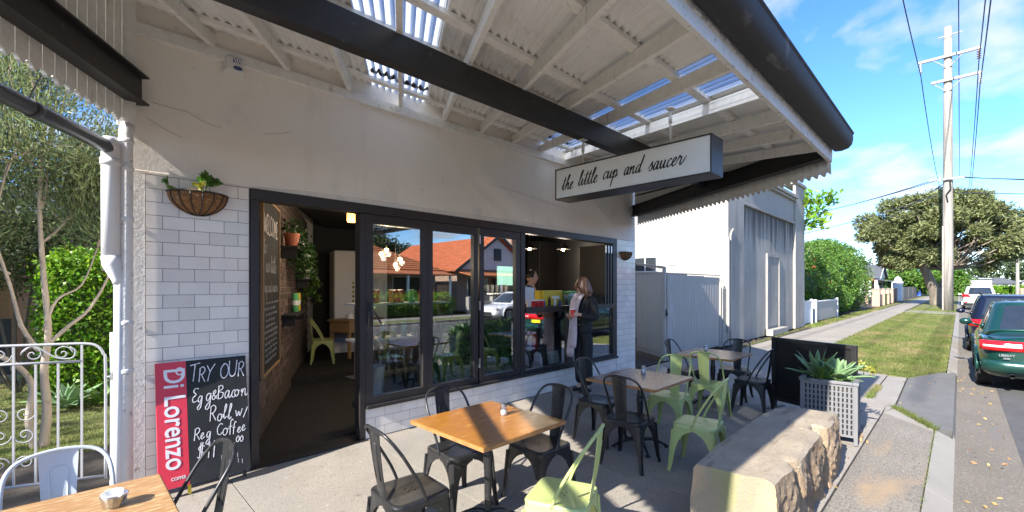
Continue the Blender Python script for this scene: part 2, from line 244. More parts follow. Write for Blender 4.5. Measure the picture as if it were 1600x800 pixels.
# ------------------------------------------------------------------ geometry helpers
class MB:
    def __init__(s): s.v = []; s.f = []; s.mi = []
    def add(s, vs, fs, mi=0):
        o = len(s.v); s.v += [tuple(p) for p in vs]; s.f += [tuple(i+o for i in f) for f in fs]; s.mi += [mi]*len(fs); return s
    def box(s, lo, hi, M4=None, mi=0, jit=0):
        x0, y0, z0 = lo; x1, y1, z1 = hi
        vs = [Vector(p) for p in ((x0,y0,z0),(x1,y0,z0),(x1,y1,z0),(x0,y1,z0),(x0,y0,z1),(x1,y0,z1),(x1,y1,z1),(x0,y1,z1))]
        if M4 is not None: vs = [M4 @ p for p in vs]
        if jit: vs = [p+Vector((random.uniform(-jit, jit), random.uniform(-jit, jit), random.uniform(-jit, jit))) for p in vs]
        return s.add(vs, [(0,3,2,1),(4,5,6,7),(0,1,5,4),(1,2,6,5),(2,3,7,6),(3,0,4,7)], mi)
    def bar(s, a, b, w, h, up=(0,0,1), mi=0):
        a = Vector(a); b = Vector(b); d = (b-a).normalized(); u = Vector(up); r = d.cross(u)
        if r.length < 1e-4: r = d.cross(Vector((1,0,0)))
        r.normalize(); u = r.cross(d).normalized()
        vs = [a-r*w/2-u*h/2, a+r*w/2-u*h/2, a+r*w/2+u*h/2, a-r*w/2+u*h/2]; vs += [p+(b-a) for p in vs]
        return s.add(vs, [(0,3,2,1),(4,5,6,7),(0,1,5,4),(1,2,6,5),(2,3,7,6),(3,0,4,7)], mi)
    def tube(s, pts, rad, n=8, caps=True, closed=False, mi=0):
        pts = [Vector(p) for p in pts]; N = len(pts); rad = rad if hasattr(rad, '__len__') else [rad]*N
        rings = []; prevu = None
        for i, p in enumerate(pts):
            if closed: d = pts[(i+1) % N]-pts[i-1]
            else: d = pts[min(i+1, N-1)]-pts[max(i-1, 0)]
            d.normalize()
            u = prevu if prevu is not None else (Vector((0,0,1)) if abs(d.z) < .9 else Vector((1,0,0)))
            u = (u-d*u.dot(d)); u.normalize(); prevu = u; v = d.cross(u)
            rings.append([p+(u*math.cos(2*PI*k/n)+v*math.sin(2*PI*k/n))*rad[i] for k in range(n)])
        vs = [p for r in rings for p in r]; fs = []
        for i in range(N if closed else N-1):
            j = (i+1) % N
            for k in range(n): fs.append((i*n+k, i*n+(k+1) % n, j*n+(k+1) % n, j*n+k))
        if caps and not closed: fs.append(tuple(range(n))[::-1]); fs.append(tuple((N-1)*n+k for k in range(n)))
        return s.add(vs, fs, mi)
    def lathe(s, prof, c=(0,0,0), n=16, mi=0, cap=True):
        vs = []; fs = []; N = len(prof)
        for r_, z in prof:
            for k in range(n): vs.append((c[0]+r_*math.cos(2*PI*k/n), c[1]+r_*math.sin(2*PI*k/n), c[2]+z))
        for i in range(N-1):
            for k in range(n): fs.append((i*n+k, i*n+(k+1) % n, (i+1)*n+(k+1) % n, (i+1)*n+k))
        if cap:
            fs.append(tuple(range(n))[::-1]); fs.append(tuple((N-1)*n+k for k in range(n)))
        return s.add(vs, fs, mi)
    def prism(s, poly, z0, z1, M4=None, mi=0):
        n = len(poly); vs = [Vector((x, y, z0)) for x, y in poly]+[Vector((x, y, z1)) for x, y in poly]
        if M4 is not None: vs = [M4 @ p for p in vs]
        return s.add(vs, [tuple(range(n))[::-1], tuple(range(n, 2*n))]+[(i, (i+1) % n, n+(i+1) % n, n+i) for i in range(n)], mi)
    def sheet(s, grid, mi=0):
        nu = len(grid); nv = len(grid[0]); vs = [p for r in grid for p in r]
        return s.add(vs, [(i*nv+j, i*nv+j+1, (i+1)*nv+j+1, (i+1)*nv+j) for i in range(nu-1) for j in range(nv-1)], mi)
    def solid_sheet(s, grid, off, mi=0):
        """a sheet given thickness: off(i,j) vector"""
        nu = len(grid); nv = len(grid[0]); a = [Vector(p) for r in grid for p in r]; b = [p+Vector(off) for p in a]; o = nu*nv
        fs = [(i*nv+j, i*nv+j+1, (i+1)*nv+j+1, (i+1)*nv+j) for i in range(nu-1) for j in range(nv-1)]
        fs += [tuple(k+o for k in f[::-1]) for f in fs]
        edge = [j for j in range(nv)]+[i*nv+nv-1 for i in range(1, nu)]+[(nu-1)*nv+j for j in range(nv-2, -1, -1)]+[i*nv for i in range(nu-2, 0, -1)]
        for k in range(len(edge)):
            p, q = edge[k], edge[(k+1) % len(edge)]; fs.append((q, p, p+o, q+o))
        return s.add(a+b, fs, mi)
    def ball(s, c, r_, n=10, m=7, mi=0, M4=None):
        rr = r_ if hasattr(r_, '__len__') else (r_, r_, r_); vs = []; fs = []
        for i in range(1, m):
            for k in range(n):
                a = PI*i/m; b = 2*PI*k/n; vs.append(Vector((rr[0]*math.sin(a)*math.cos(b), rr[1]*math.sin(a)*math.sin(b), rr[2]*math.cos(a))))
        vs += [Vector((0,0,rr[2])), Vector((0,0,-rr[2]))]; T_ = len(vs)-2
        for i in range(m-2):
            for k in range(n): fs.append((i*n+k, (i+1)*n+k, (i+1)*n+(k+1) % n, i*n+(k+1) % n))
        for k in range(n): fs.append((T_, k, (k+1) % n)); fs.append((T_+1, (m-2)*n+(k+1) % n, (m-2)*n+k))
        vs = [(M4 @ p if M4 is not None else p)+Vector(c) for p in vs]
        return s.add(vs, fs, mi)
    def mesh(s, name, mat, smooth=False):
        me = bpy.data.meshes.new(name); me.from_pydata([tuple(p) for p in s.v], [], s.f)
        for m in (mat if isinstance(mat, (list, tuple)) else [mat]): me.materials.append(W_[m] if isinstance(m, str) else m)
        if any(s.mi): me.polygons.foreach_set('material_index', s.mi)
        if smooth is True: me.polygons.foreach_set('use_smooth', [True]*len(s.f))
        me.update()
        if smooth == 'auto':
            me.polygons.foreach_set('use_smooth', [True]*len(s.f)); me.set_sharp_from_angle(angle=R(38))
        return me
    def build(s, name, mat, parent=None, smooth=False, bevel=0, seg=2, loc=None):
        return obj(name, s.mesh(name, mat, smooth), parent, bevel, seg, loc)
def obj(name, me, parent=None, bevel=0, seg=2, loc=None):
    o = bpy.data.objects.new(name, me); C.objects.link(o)
    if parent is not None: o.parent = parent
    if loc is not None: o.location = loc
    if bevel:
        b = o.modifiers.new('bevel', 'BEVEL'); b.width = bevel; b.segments = seg; b.limit_method = 'ANGLE'; b.angle_limit = R(40)
    return o
def tag(o, label=None, cat=None, group=None, kind=None):
    if label: o['label'] = label
    if cat: o['category'] = cat
    if group: o['group'] = group
    if kind: o['kind'] = kind
    return o
def thing(name, label, cat, loc=(0,0,0), rz=0, group=None):
    o = bpy.data.objects.new(name, None); C.objects.link(o); o.location = loc; o.rotation_euler = (0, 0, rz); o.empty_display_size = .1
    return tag(o, label, cat, group)
KIDS = {}
def kids(o):
    return [c for c in C.objects if c.parent == o]
def dup(root, loc, rz, label=None, mat=None):
    def cp(o, par):
        c = o.copy(); C.objects.link(c)
        if par is not None: c.parent = par
        for ch in kids(o): cp(ch, c)
        return c
    r_ = cp(root, None); r_.location = loc; r_.rotation_euler = (0, 0, rz)
    if label: r_['label'] = label
    return r_
def bx(name, mat, parent, lo, hi, bevel=0, **k): return MB().box(lo, hi).build(name, mat, parent, bevel=bevel, **k)
def smooth_path(pts, k=4, closed=False):
    P = [Vector(p) for p in pts]; N = len(P); o = []
    for i in range(N if closed else N-1):
        if closed: a, b, c, d = P[i-1], P[i], P[(i+1) % N], P[(i+2) % N]
        else: a, b, c, d = P[max(i-1, 0)], P[i], P[i+1], P[min(i+2, N-1)]
        for j in range(k):
            t = j/k; o.append(.5*((2*b)+(c-a)*t+(2*a-5*b+4*c-d)*t*t+(3*b-a-3*c+d)*t**3))
    if not closed: o.append(P[-1])
    return o
def gz(y):            # the pavement falls a little from the shop front to the kerb
    return 0 if y > 0 else .025*y if y > -4.31 else -.18
def fastmesh(name, V, n, mat, F=None):
    """V (k*n,3) vertex array of k separate n-gons"""
    k = len(V)//n; me = bpy.data.meshes.new(name); me.vertices.add(len(V)); me.vertices.foreach_set('co', np.asarray(V, np.float32).ravel())
    me.loops.add(k*n); me.loops.foreach_set('vertex_index', np.arange(k*n, dtype=np.int32)); me.polygons.add(k)
    me.polygons.foreach_set('loop_start', np.arange(0, k*n, n, dtype=np.int32))
    try: me.polygons.foreach_set('loop_total', np.full(k, n, np.int32))
    except Exception: pass
    me.materials.append(W_[mat] if isinstance(mat, str) else mat); me.update(calc_edges=True); return me
def leaves(name, pts, mat, parent, L=.06, Wd=.025, droop=0, dirs=None, spread=1.0, lenvar=.4):
    """one small folded leaf (a diamond) at each point"""
    P = np.asarray(pts, float); k = len(P); d = RNG.normal(size=(k, 3))*spread
    if dirs is not None: d = d*.5+np.asarray(dirs)*1.2
    d[:, 2] -= droop; d /= np.linalg.norm(d, axis=1)[:, None]+1e-9
    s = np.cross(d, RNG.normal(size=(k, 3))); s /= np.linalg.norm(s, axis=1)[:, None]+1e-9
    l = L*(1+lenvar*RNG.uniform(-1, 1, k))[:, None]; ww = Wd*(1+lenvar*RNG.uniform(-1, 1, k))[:, None]
    nrm = np.cross(d, s)
    V = np.stack([P, P+d*l*.45+s*ww*.5+nrm*ww*.12, P+d*l, P+d*l*.45-s*ww*.5+nrm*ww*.12], 1).reshape(-1, 3)
    return obj(name, fastmesh(name, V, 4, mat), parent)
def clump_pts(clumps, n, shell=.55):
    """points in a union of lumpy ellipsoid clumps (c, r)"""
    w_ = np.array([np.prod(np.atleast_1d(r_))**(2/3) if np.ndim(r_) else r_*r_ for c, r_ in clumps]); w_ = w_/w_.sum(); o = []
    for (c, r_), f in zip(clumps, w_):
        m = max(4, int(n*f)); d = RNG.normal(size=(m, 3)); d /= np.linalg.norm(d, axis=1)[:, None]
        rad = shell+(1-shell)*RNG.random(m)**.6; rad *= 1+.18*np.sin(d[:, 0]*5+c[0]*3)*np.cos(d[:, 1]*6+c[1]*5+d[:, 2]*4)
        o.append(np.array(c)+d*rad[:, None]*np.array(r_))
    return np.concatenate(o)
SK = .606                     # everything on this plot runs back at a slant: x grows .606 for each metre of depth
SD = Vector((.518, .855, 0)).normalized()
XL, XR = .345, 7.64           # shop front corners
# ------------------------------------------------------------------ setting: ground, pavement, road
MB().box((-400, -400, -.5), (700, 400, -.30)).build('ground', 'lawn').__setitem__('kind', 'structure')
def flat(name, mat, poly, thick=.2, dz=0, kind='structure', parent=None):
    vs = [(x, y, gz(y)+dz) for x, y in poly]; n = len(vs)
    o = MB().add(vs+[(x, y, z-thick) for x, y, z in vs], [tuple(range(n)), tuple(range(n, 2*n))[::-1]]+[((i+1) % n, i, n+i, n+(i+1) % n) for i in range(n)]).build(name, mat, parent)
    me = o.data
    bm = bmesh.new(); bm.from_mesh(me); bmesh.ops.recalc_face_normals(bm, faces=bm.faces); bm.to_mesh(me); bm.free()
    if kind: o['kind'] = kind
    return o
def rect(x0, x1, y0, y1): return [(x0, y0), (x1, y0), (x1, y1), (x0, y1)]
pave = flat('footpath', 'soil', rect(-8, 60, -4.15, .02), .15, -.03)
xs = [-4.04+1.25*k for k in range(13)]+[12.2+1.5*k for k in range(19)]
for i in range(12):
    for y0, y1 in ((-1.9, 0), (-3.62, -1.9)):
        x0, x1 = xs[i]+.004, xs[i+1]-.004
        if x0 > 9.5 and y0 < -2: continue
        flat('slab', 'concrete', rect(x0, x1, y0+.004, y1-.004), .1, random.uniform(-.0015, .0015), None, pave)
for i in range(12, len(xs)-1):
    flat('slab', 'concrete', rect(xs[i]+.005, xs[i+1]-.005, -1.80, -.35), .1, random.uniform(-.003, .003), None, pave)
flat('slab', 'pale_concrete', [(8.42, -3.61), (8.42, -3.40), (10.85, -3.40), (10.95, -3.66), (8.12, -3.70), (7.74, -3.63)], .1, 0, None, pave)
flat('slab', 'pale_concrete', [(8.10, -3.715), (7.25, -4.13), (7.16, -4.13), (7.72, -3.63)], .1, 0, None, pave)
flat('worn_pavement_strip', 'aggregate', [(-6, -4.135), (7.14, -4.135), (7.70, -3.63), (-6, -3.63)], .1, -.004, None, pave)
flat('pavement_patch', 'patch', [(10.97, -3.68), (12.02, -4.0), (12.38, -4.29), (7.46, -4.29), (7.27, -4.145), (8.13, -3.72)], .1, -.002, None, pave)
flat('pavement_edging', 'pale_concrete', [(8.5, -1.92), (11.2, -1.92), (11.0, -3.38), (9.65, -3.38), (8.46, -3.38)], .1, -.003, None, pave)
kerb = flat('kerb', 'pale_concrete', rect(-60, -3.0, -4.31, -4.145), .5)
k_ = -3.0
while k_ < 7.1:
    e = min(k_+1.35, 7.24); flat('kerb_stone', 'pale_concrete', rect(k_+.004, e-.004, -4.31, -4.145), .4, random.uniform(-.002, .002), None, kerb); k_ += 1.35
flat('layback', 'patch', rect(7.27, 12.38, -4.32, -4.29), .3, -.02, None, kerb)
k_ = 12.4
while k_ < 75: flat('kerb_stone', 'pale_concrete', rect(k_+.005, k_+2.0, -4.31, -4.17), .4, 0, None, kerb); k_ += 2.0
flat('kerb_stone', 'pale_concrete', rect(k_, 128, -4.31, -4.17), .4, 0, None, kerb)
MB().box((-60, -4.79, -.4), (128, -4.31, -.18)).build('gutter_channel', 'gutter_strip').__setitem__('kind', 'structure')
MB().box((-60, -13.2, -.4), (128, -4.79, -.176)).build('road', 'asphalt').__setitem__('kind', 'structure')
MB().box((-60, -13.65, -.4), (128, -13.2, -.18)).build('gutter_channel', 'gutter_strip').__setitem__('kind', 'structure')
MB().box((-60, -13.8, -.4), (300, -13.65, -.09)).build('kerb', 'pale_concrete').__setitem__('kind', 'structure')
MB().box((-60, -15.2, -.4), (300, -13.8, -.095)).build('grass_verge', 'lawn').__setitem__('kind', 'structure')
MB().box((-60, -16.6, -.4), (300, -15.2, -.09)).build('footpath', 'pale_concrete').__setitem__('kind', 'structure')
# verge in front of the neighbouring houses
flat('grass_verge', 'lawn', [(11.22, -1.84), (60, -1.84), (60, -4.15), (12.42, -4.15), (12.05, -3.98), (10.99, -3.64)], .2, -.012)
flat('grass_verge', 'lawn', [(60, .1), (128, .1), (128, -4.15), (60, -4.15)], .2, -.012)
flat('footpath', 'concrete', rect(39.3, 128, -1.7, -.5), .1, .004)
flat('driveway', 'pale_concrete', rect(38.0, 41.5, -4.16, -1.84), .1, .006)
flat('grass_verge', 'lawn', rect(20.9, 60, -.35, .12), .2, -.005)
flat('garden_lawn', 'lawn', [(-14, 1.55), (.9, 1.55), (4.2, 7.0), (4.2, 9), (-14, 9)], .15, .006)
flat('garden_path', 'soil', [(-14, .02), (.34, .02), (1.28, 1.55), (-14, 1.55)], .12, 0)
flat('backyard', 'soil', [(7.9, .15), (300, .15), (300, 60), (30, 60)], .3, -.02)
def blades(name, n, fx, hmin, hmax, wd, mat='grass'):
    P = fx(n); a = RNG.uniform(0, 2*PI, n); h = RNG.uniform(hmin, hmax, n); l = RNG.normal(0, .5, (n, 2))*h[:, None]
    ww = wd*RNG.uniform(.6, 1.3, n); s = np.stack([np.cos(a)*ww, np.sin(a)*ww, np.zeros(n)], 1)
    V = np.stack([P-s, P+s, P+np.concatenate([l, h[:, None]], 1)], 1).reshape(-1, 3)
    o = obj(name, fastmesh(name, V, 3, mat)); o['kind'] = 'stuff'; return o
def verge(n):
    u = RNG.random(n); x = 11.0+36*u**2.1; y = RNG.uniform(-4.16, -1.80, n); ok = (x-11.05 > (-1.9-y)*.02) & ((y > -3.62) | (x > 11.0+(-3.62-y)*2.9)); x, y = x[ok], y[ok]
    y = y+.05*np.sin(x*9)*(y > -2); return np.stack([x, y, .025*y-.012], 1)
P_ = verge(110000); n_ = len(P_); blades('grass', n_, lambda n: P_, .015, .055, .006)
blades('grass', 9000, lambda n: np.stack([RNG.uniform(20.9, 45, n), RNG.uniform(-.42, .12, n), np.full(n, -.01)], 1), .03, .10, .012)
blades('grass', 30000, lambda n: np.stack([RNG.uniform(-3, .4, n)+0*RNG.random(n), 1.55+6*RNG.random(n)**1.5, np.full(n, 0)], 1), .02, .055, .005)
blades('grass', 260, lambda n: np.stack([RNG.uniform(4.2, 7.2, n), -4.140+RNG.normal(0, .006, n), np.full(n, -.106)], 1), .008, .03, .002)

def edge_tufts(n):
    k = RNG.integers(0, 5, n); u = RNG.random(n); E_ = [((11.0, -3.66), (12.05, -4.0)), ((8.12, -3.71), (7.26, -4.14)), ((12.2, -1.82), (38, -1.82)), ((12.2, -.34), (20.8, -.10)), ((9.6, -3.39), (8.5, -3.39))]
    a = np.array([E_[i][0] for i in k]); b = np.array([E_[i][1] for i in k]); clump = np.round(u*26)/26+RNG.normal(0, .006, n); p = a+(b-a)*np.clip(np.where(RNG.random(n) < .6, clump, u), 0, 1)[:, None]+RNG.normal(0, .022, (n, 2)); return np.stack([p[:, 0], p[:, 1], .025*np.minimum(p[:, 1], 0)-.004], 1)
blades('grass', 5200, edge_tufts, .02, .075, .0045)
def litter(n):
    x = RNG.uniform(3.5, 22, n); y = np.where(RNG.random(n) < .5, RNG.uniform(-4.75, -4.33, n), np.where(RNG.random(n) < .6, RNG.uniform(-4.1, -1.6, n), RNG.uniform(-.4, -.02, n))); z = np.where(y > -4.31, .025*y, -.18)+.006
    return np.stack([x, y, z], 1)
P_ = litter(340); lf = leaves('fallen_leaves', P_, M('dry_leaf', (.30, .19, .075), .8, island=.5), None, .045, .022, 0, np.stack([RNG.normal(size=340), RNG.normal(size=340), np.full(340, .12)], 1)); lf['kind'] = 'stuff'
# ------------------------------------------------------------------ the cafe
cafe = thing('cafe_building', 'white rendered corner cafe with tiled shop front and black framed windows', 'building', (0, 0, 0))
def crooked_wall(x0, y0, L, th, z0, z1):
    a = Vector((x0, y0, 0)); n = Vector((SD.y, -SD.x, 0))*th; b = a+SD*L
    return MB().prism([(a.x, a.y), (a.x+n.x, a.y+n.y), (b.x+n.x, b.y+n.y), (b.x, b.y)] if th < 0 else [(a.x, a.y), (a.x+n.x, a.y+n.y), (b.x+n.x, b.y+n.y), (b.x, b.y)], z0, z1)
fw = MB(); fw.box((XL, 0, 2.435), (XR, .24, 4.5)); fw.build('front_wall', 'render', cafe)
bx('pier', 'rough_white', cafe, (XL, -.006, 0), (.432, .24, 2.433))
bx('pier', 'grout', cafe, (.432, -.002, -.02), (1.138, .24, 2.433))
bx('pier', 'grout', cafe, (6.972, -.002, -.02), (XR, .24, 2.433))
bx('sill_wall', 'grout', cafe, (2.205, -.002, -.02), (6.972, .20, .315))
L_ = 9.0
for nm, x0, sgn in (('side_wall', XL, 1), ('side_wall', XR, -1)):
    n = Vector((SD.y, -SD.x, 0))*(.05 if sgn > 0 else .22)*sgn; a = Vector((x0, .242, 0)); b = a+SD*L_
    MB().prism([(a.x, a.y), (a.x+n.x, a.y+n.y), (b.x+n.x, b.y+n.y), (b.x, b.y)], 0, 4.5).build(nm, 'render', cafe)
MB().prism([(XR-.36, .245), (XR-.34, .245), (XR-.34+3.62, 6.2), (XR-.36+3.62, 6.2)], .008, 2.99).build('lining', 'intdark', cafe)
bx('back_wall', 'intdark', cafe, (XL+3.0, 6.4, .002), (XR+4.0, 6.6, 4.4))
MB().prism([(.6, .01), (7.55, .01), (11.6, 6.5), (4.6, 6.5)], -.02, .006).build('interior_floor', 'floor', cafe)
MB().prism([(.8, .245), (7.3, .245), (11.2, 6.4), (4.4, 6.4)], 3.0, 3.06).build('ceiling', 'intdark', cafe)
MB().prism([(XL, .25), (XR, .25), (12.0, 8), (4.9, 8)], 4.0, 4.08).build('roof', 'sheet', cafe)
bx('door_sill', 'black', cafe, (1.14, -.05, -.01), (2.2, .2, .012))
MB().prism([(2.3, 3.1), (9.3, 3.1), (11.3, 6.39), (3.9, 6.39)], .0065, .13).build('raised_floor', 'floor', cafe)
# tiles
TW, TH = .2035, .1015
full = MB().box((.0012, -.010, .0012), (TW-.0025, -.003, TH-.0025)).mesh('tile', 'tile')
def tiles(x0, x1, z0, z1, y=0):
    r_ = 0; z = z1-TH
    while z > z0-TH+.012:
        off = (TW/2 if r_ % 2 else 0); x = x0-off
        while x < x1-.012:
            a, b = max(x, x0), min(x+TW, x1); zz0 = max(z, z0)
            if b-a > .012:
                if b-a > TW-.004 and zz0 == z:
                    obj('tile', full, cafe, loc=(a, y-.0*random.random(), z))
                else:
                    MB().box((.0012, -.010, .0012), (b-a-.0025, -.003, z+TH-zz0-.0025)).build('tile', 'tile', cafe, loc=(a, y, zz0))
            x += TW
        z -= TH; r_ += 1
tiles(.436, 1.13, 0, 2.43); tiles(2.215, 6.97, 0, .312); tiles(6.985, 7.635, 0, 2.43)
bx('tile_trim', 'white', cafe, (2.2, -.013, 0), (2.214, .0, .315))
W_['crack_shadow'] = M('crack_shadow', (.33, .30, .27), .95)
# plaster cracks and patches in relief
for pts in ([(.47, 2.985), (.58, 2.975), (.70, 2.97), (.78, 2.93), (.86, 2.91), (.93, 2.905)], [(3.95, 2.93), (4.3, 2.90), (4.7, 2.88), (5.2, 2.83), (5.9, 2.77)], [(.44, 2.86), (.55, 2.80), (.66, 2.755)], [(1.25, 2.93), (1.36, 2.96), (1.47, 3.0)]):
    p = smooth_path([(x, -.0015, z) for x, z in pts], 4); MB().tube(p, .0016, 4).build('crack', 'crack_shadow', cafe)
wear = MB()
for pts in ([(.36, 2.45), (.6, 2.452), (.9, 2.447), (1.15, 2.45), (1.6, 2.48), (2.2, 2.49), (3.2, 2.486), (4.5, 2.50), (6, 2.49)],):
    wear.tube([(x, .001, z) for x, z in pts], .006, 6)
wear.build('plaster_ridge', 'render', cafe)
# black aluminium joinery
def frame_bar(nm, x0, x1, z0, z1, y0=-.035, y1=.07, mat='frame', par=None, bev=.004): return bx(nm, mat, par or cafe, (x0, y0, z0), (x1, y1, z1), bev)
frame_bar('frame_head', 1.14, 6.97, 2.335, 2.433, -.03, .10)
frame_bar('frame_jamb', 1.14, 1.205, 0, 2.334, -.03, .10)
frame_bar('frame_jamb', 6.84, 6.97, .32, 2.334, -.029, .10)
frame_bar('frame_jamb', 4.50, 4.585, .32, 2.334, -.029, .10)
frame_bar('frame_sill', 2.205, 4.585, .317, .352, -.06, .12)
frame_bar('frame_sill', 4.587, 6.97, .317, .352, -.06, .12)
frame_bar('frame_jamb', 2.135, 2.20, .012, 2.334, -.02, .09)
def leaf_panel(x0, x1, gl, gr, zb=.353, zt=2.333, gzb=.435, gzt=2.235, handle=False, hinge=None):
    p = bx('window_panel', 'frame', cafe, (x0, -.02, zb), (x1, .05, gzb), .003)
    m = MB(); m.box((x0, -.02, gzt), (x1, .05, zt)); m.box((x0, -.0195, gzb), (gl, .05, gzt)); m.box((gr, -.0195, gzb), (x1, .05, gzt)); m.build('panel_stiles', 'frame', p, bevel=.003)
    g = MB().box((gl-.005, .012, gzb-.004), (gr+.005, .018, gzt+.004)).build('glass_pane', 'glass', p)
    if handle:
        h = MB(); h.box((x0+.02, -.032, 1.16), (x0+.05, -.02, 1.42)); h.tube(smooth_path([(x0+.035, -.03, 1.34), (x0+.036, -.075, 1.345), (x0+.07, -.088, 1.30), (x0+.13, -.09, 1.20)], 4), .010, 8); h.build('handle', 'plastic', p, True)
    if hinge is not None:
        h = MB()
        for z in (2.12, 1.28, .55): h.box((hinge-.008, -.045, z), (hinge+.008, -.02, z+.12))
        h.build('hinge', 'steel', p, bevel=.003)
    return p
leaf_panel(2.202, 2.962, 2.284, 2.895, handle=True)
leaf_panel(2.966, 3.722, 3.032, 3.652, hinge=3.735)
leaf_panel(3.75, 4.498, 3.824, 4.412)
# servery opening: counter rail, two fixed panes under it, folded leaves at its right end
frame_bar('counter_rail', 4.587, 6.838, 1.205, 1.285, -.055, .10)
frame_bar('counter_rail', 4.587, 6.838, .353, .40, -.02, .06)
frame_bar('mullion', 5.555, 5.70, .401, 1.204, -.02, .06)
for a, b in ((4.588, 5.554), (5.701, 6.837)): bx('glass_pane', 'glass', cafe, (a, .012, .40), (b, .018, 1.206))
for k in range(3):
    q = bx('folded_window_panel', 'frame', cafe, (6.80-.085*k-.06, -.04, 1.287), (6.80-.085*k-.012, .5, 2.30), .004)
    h = MB(); h.box((6.79-.085*k-.05, -.055, 2.16), (6.79-.085*k-.02, -.04, 2.29)); h.build('hinge', 'steel', q, bevel=.003)
frame_bar('counter_top', 4.60, 6.83, 1.22, 1.262, .101, .48, 'intdark')
# ------------------------------------------------------------------ interior
BD = Vector((.425, .905, 0)).normalized(); BA = math.atan2(BD.y, BD.x)
brickwall = thing('brick_wall', 'exposed dark brick side wall inside the open doorway', 'wall', (1.125, .12, 0), BA)
# local x runs into the shop; bricks face local -y
MB().box((0, .012, .0), (6.2, .08, 2.99)).build('mortar_bed', 'mortar', brickwall)
bfull = MB().box((.005, -.004, .005), (.232, .02, .081)).mesh('brick', 'brickdark'); rest = MB(); nb = 0
cand = []
for r_ in range(34):
    for i in range(27):
        x = i*.24-(.12 if r_ % 2 else 0)
        if x < 0 or x > 6.0: continue
        z = r_*.087+.008
        if .80 < x < 1.50 and .75 < z < 2.4: continue
        cand.append((0 if x < 3.2 else 1, abs(z-1.4), x, z))
cand.sort()
for i, (q, _, x, z) in enumerate(cand):
    if i < 298: obj('brick', bfull, brickwall, loc=(x, random.uniform(-.004, .003), z))
    else: rest.box((x+.005, -.004, z+.005), (x+.232, .02, z+.081))
o = rest.build('brick', 'brickdark', brickwall); o['kind'] = 'stuff'
# ------------------------------------------------------------------ the awning over the pavement
def zr(y): return 3.55+.19*y          # underside of the rafters
awn = thing('street_awning', 'corrugated iron awning on white rafters over the cafe pavement', 'awning')
for k in range(12):
    x0 = .87+.582*k; a = Vector((x0, -.004, zr(0)+.05)); b = Vector((x0-SK*3.375, -3.375, zr(-3.375)+.05))
    MB().bar(a, b, .040, .10).build('rafter', 'white_wood', awn, bevel=.003)
for y in (-.27, -.97, -1.52, -2.08, -2.86):
    MB().box((XL+.1+SK*y, y-.035, zr(y)+.102), (XR-.02+SK*y, y+.035, zr(y)+.138)).build('batten', 'white_wood', awn, bevel=.003)
def corr(x0, x1, ya=.0, yb=-3.50, amp=.0145, pitch=.0765):
    n = int((x1-x0)/pitch*7); g = []
    for i in range(n+1):
        x = x0+(x1-x0)*i/n; d = amp*math.sin(2*PI*x/pitch); g.append([(x+SK*y, y, zr(y)+.151+d) for y in (ya, -.97, -2.08, yb)])
    return MB().sheet(g)
for x0, x1 in ((.28, 1.04), (1.02, 1.66), (1.64, 2.27), (2.93, 3.62), (3.60, 4.28), (4.26, 4.93), (5.49, 6.25), (6.23, 6.96), (6.94, 7.70)):
    corr(x0, x1).build('roof_sheet', 'sheet', awn, True)
for x0, x1 in ((2.25, 2.95), (4.91, 5.51)): corr(x0, x1).build('skylight_sheet', 'clear', awn, True)
MB().box((XL, -.045, 3.455), (XR, -.001, 3.548)).build('ledger_board', 'white_wood', awn, bevel=.004)
MB().box((XL-SK*1.75+.03, -1.80, 3.015), (XR-SK*1.75-.03, -1.70, 3.214)).build('main_beam', 'black', awn, bevel=.004)
# fascia with flaking paint, and the dark gutter along it
g = []
nF = 240
fx0, fx1 = XL-SK*3.4-.02, XR-SK*3.4+.03
fas = MB().box((fx0, -3.418, 2.865), (fx1, -3.382, 3.075)).build('fascia_board', 'rough_white', awn, bevel=.004)
fl = MB()
for i in range(90):
    x = random.uniform(fx0+2.5, fx1-.05); w_ = random.uniform(.03, .14); h = random.uniform(.008, .026); fl.box((x, -3.4215, 2.98+random.uniform(-.01, .01)-h), (x+w_, -3.417, 2.99), jit=.003)
fl.build('flaking_paint', 'rough_white', awn)['kind'] = 'stuff'
pr = [(-3.425, 3.135), (-3.425, 2.985), (-3.44, 2.965), (-3.50, 2.960), (-3.555, 2.975), (-3.585, 3.01), (-3.595, 3.06), (-3.592, 3.10), (-3.602, 3.112), (-3.600, 3.125), (-3.585, 3.128), (-3.580, 3.06), (-3.56, 3.0), (-3.44, 2.99), (-3.432, 3.135)]
m = MB(); n = len(pr); gx0, gx1 = XL-SK*3.5-.05, XR-SK*3.5+.07
m.add([(gx0, y, z) for y, z in pr]+[(gx1, y, z) for y, z in pr], [(i, (i+1) % n, n+(i+1) % n, n+i) for i in range(n)])
endp = [(gx1, y, z) for y, z in pr[:10]]; m.add(endp+[(x+.004, y, z) for x, y, z in endp], [tuple(range(10)), tuple(range(10, 20))[::-1]]+[(i, (i+1) % 10, 10+(i+1) % 10, 10+i) for i in range(10)])
m.build('gutter', 'gutterdark', awn, 'auto')
m = MB(); m.tube([(gx0, -3.594, 3.118), (gx1, -3.594, 3.118)], .0085, 8); m.build('gutter_bead', 'gutterdark', awn, True)
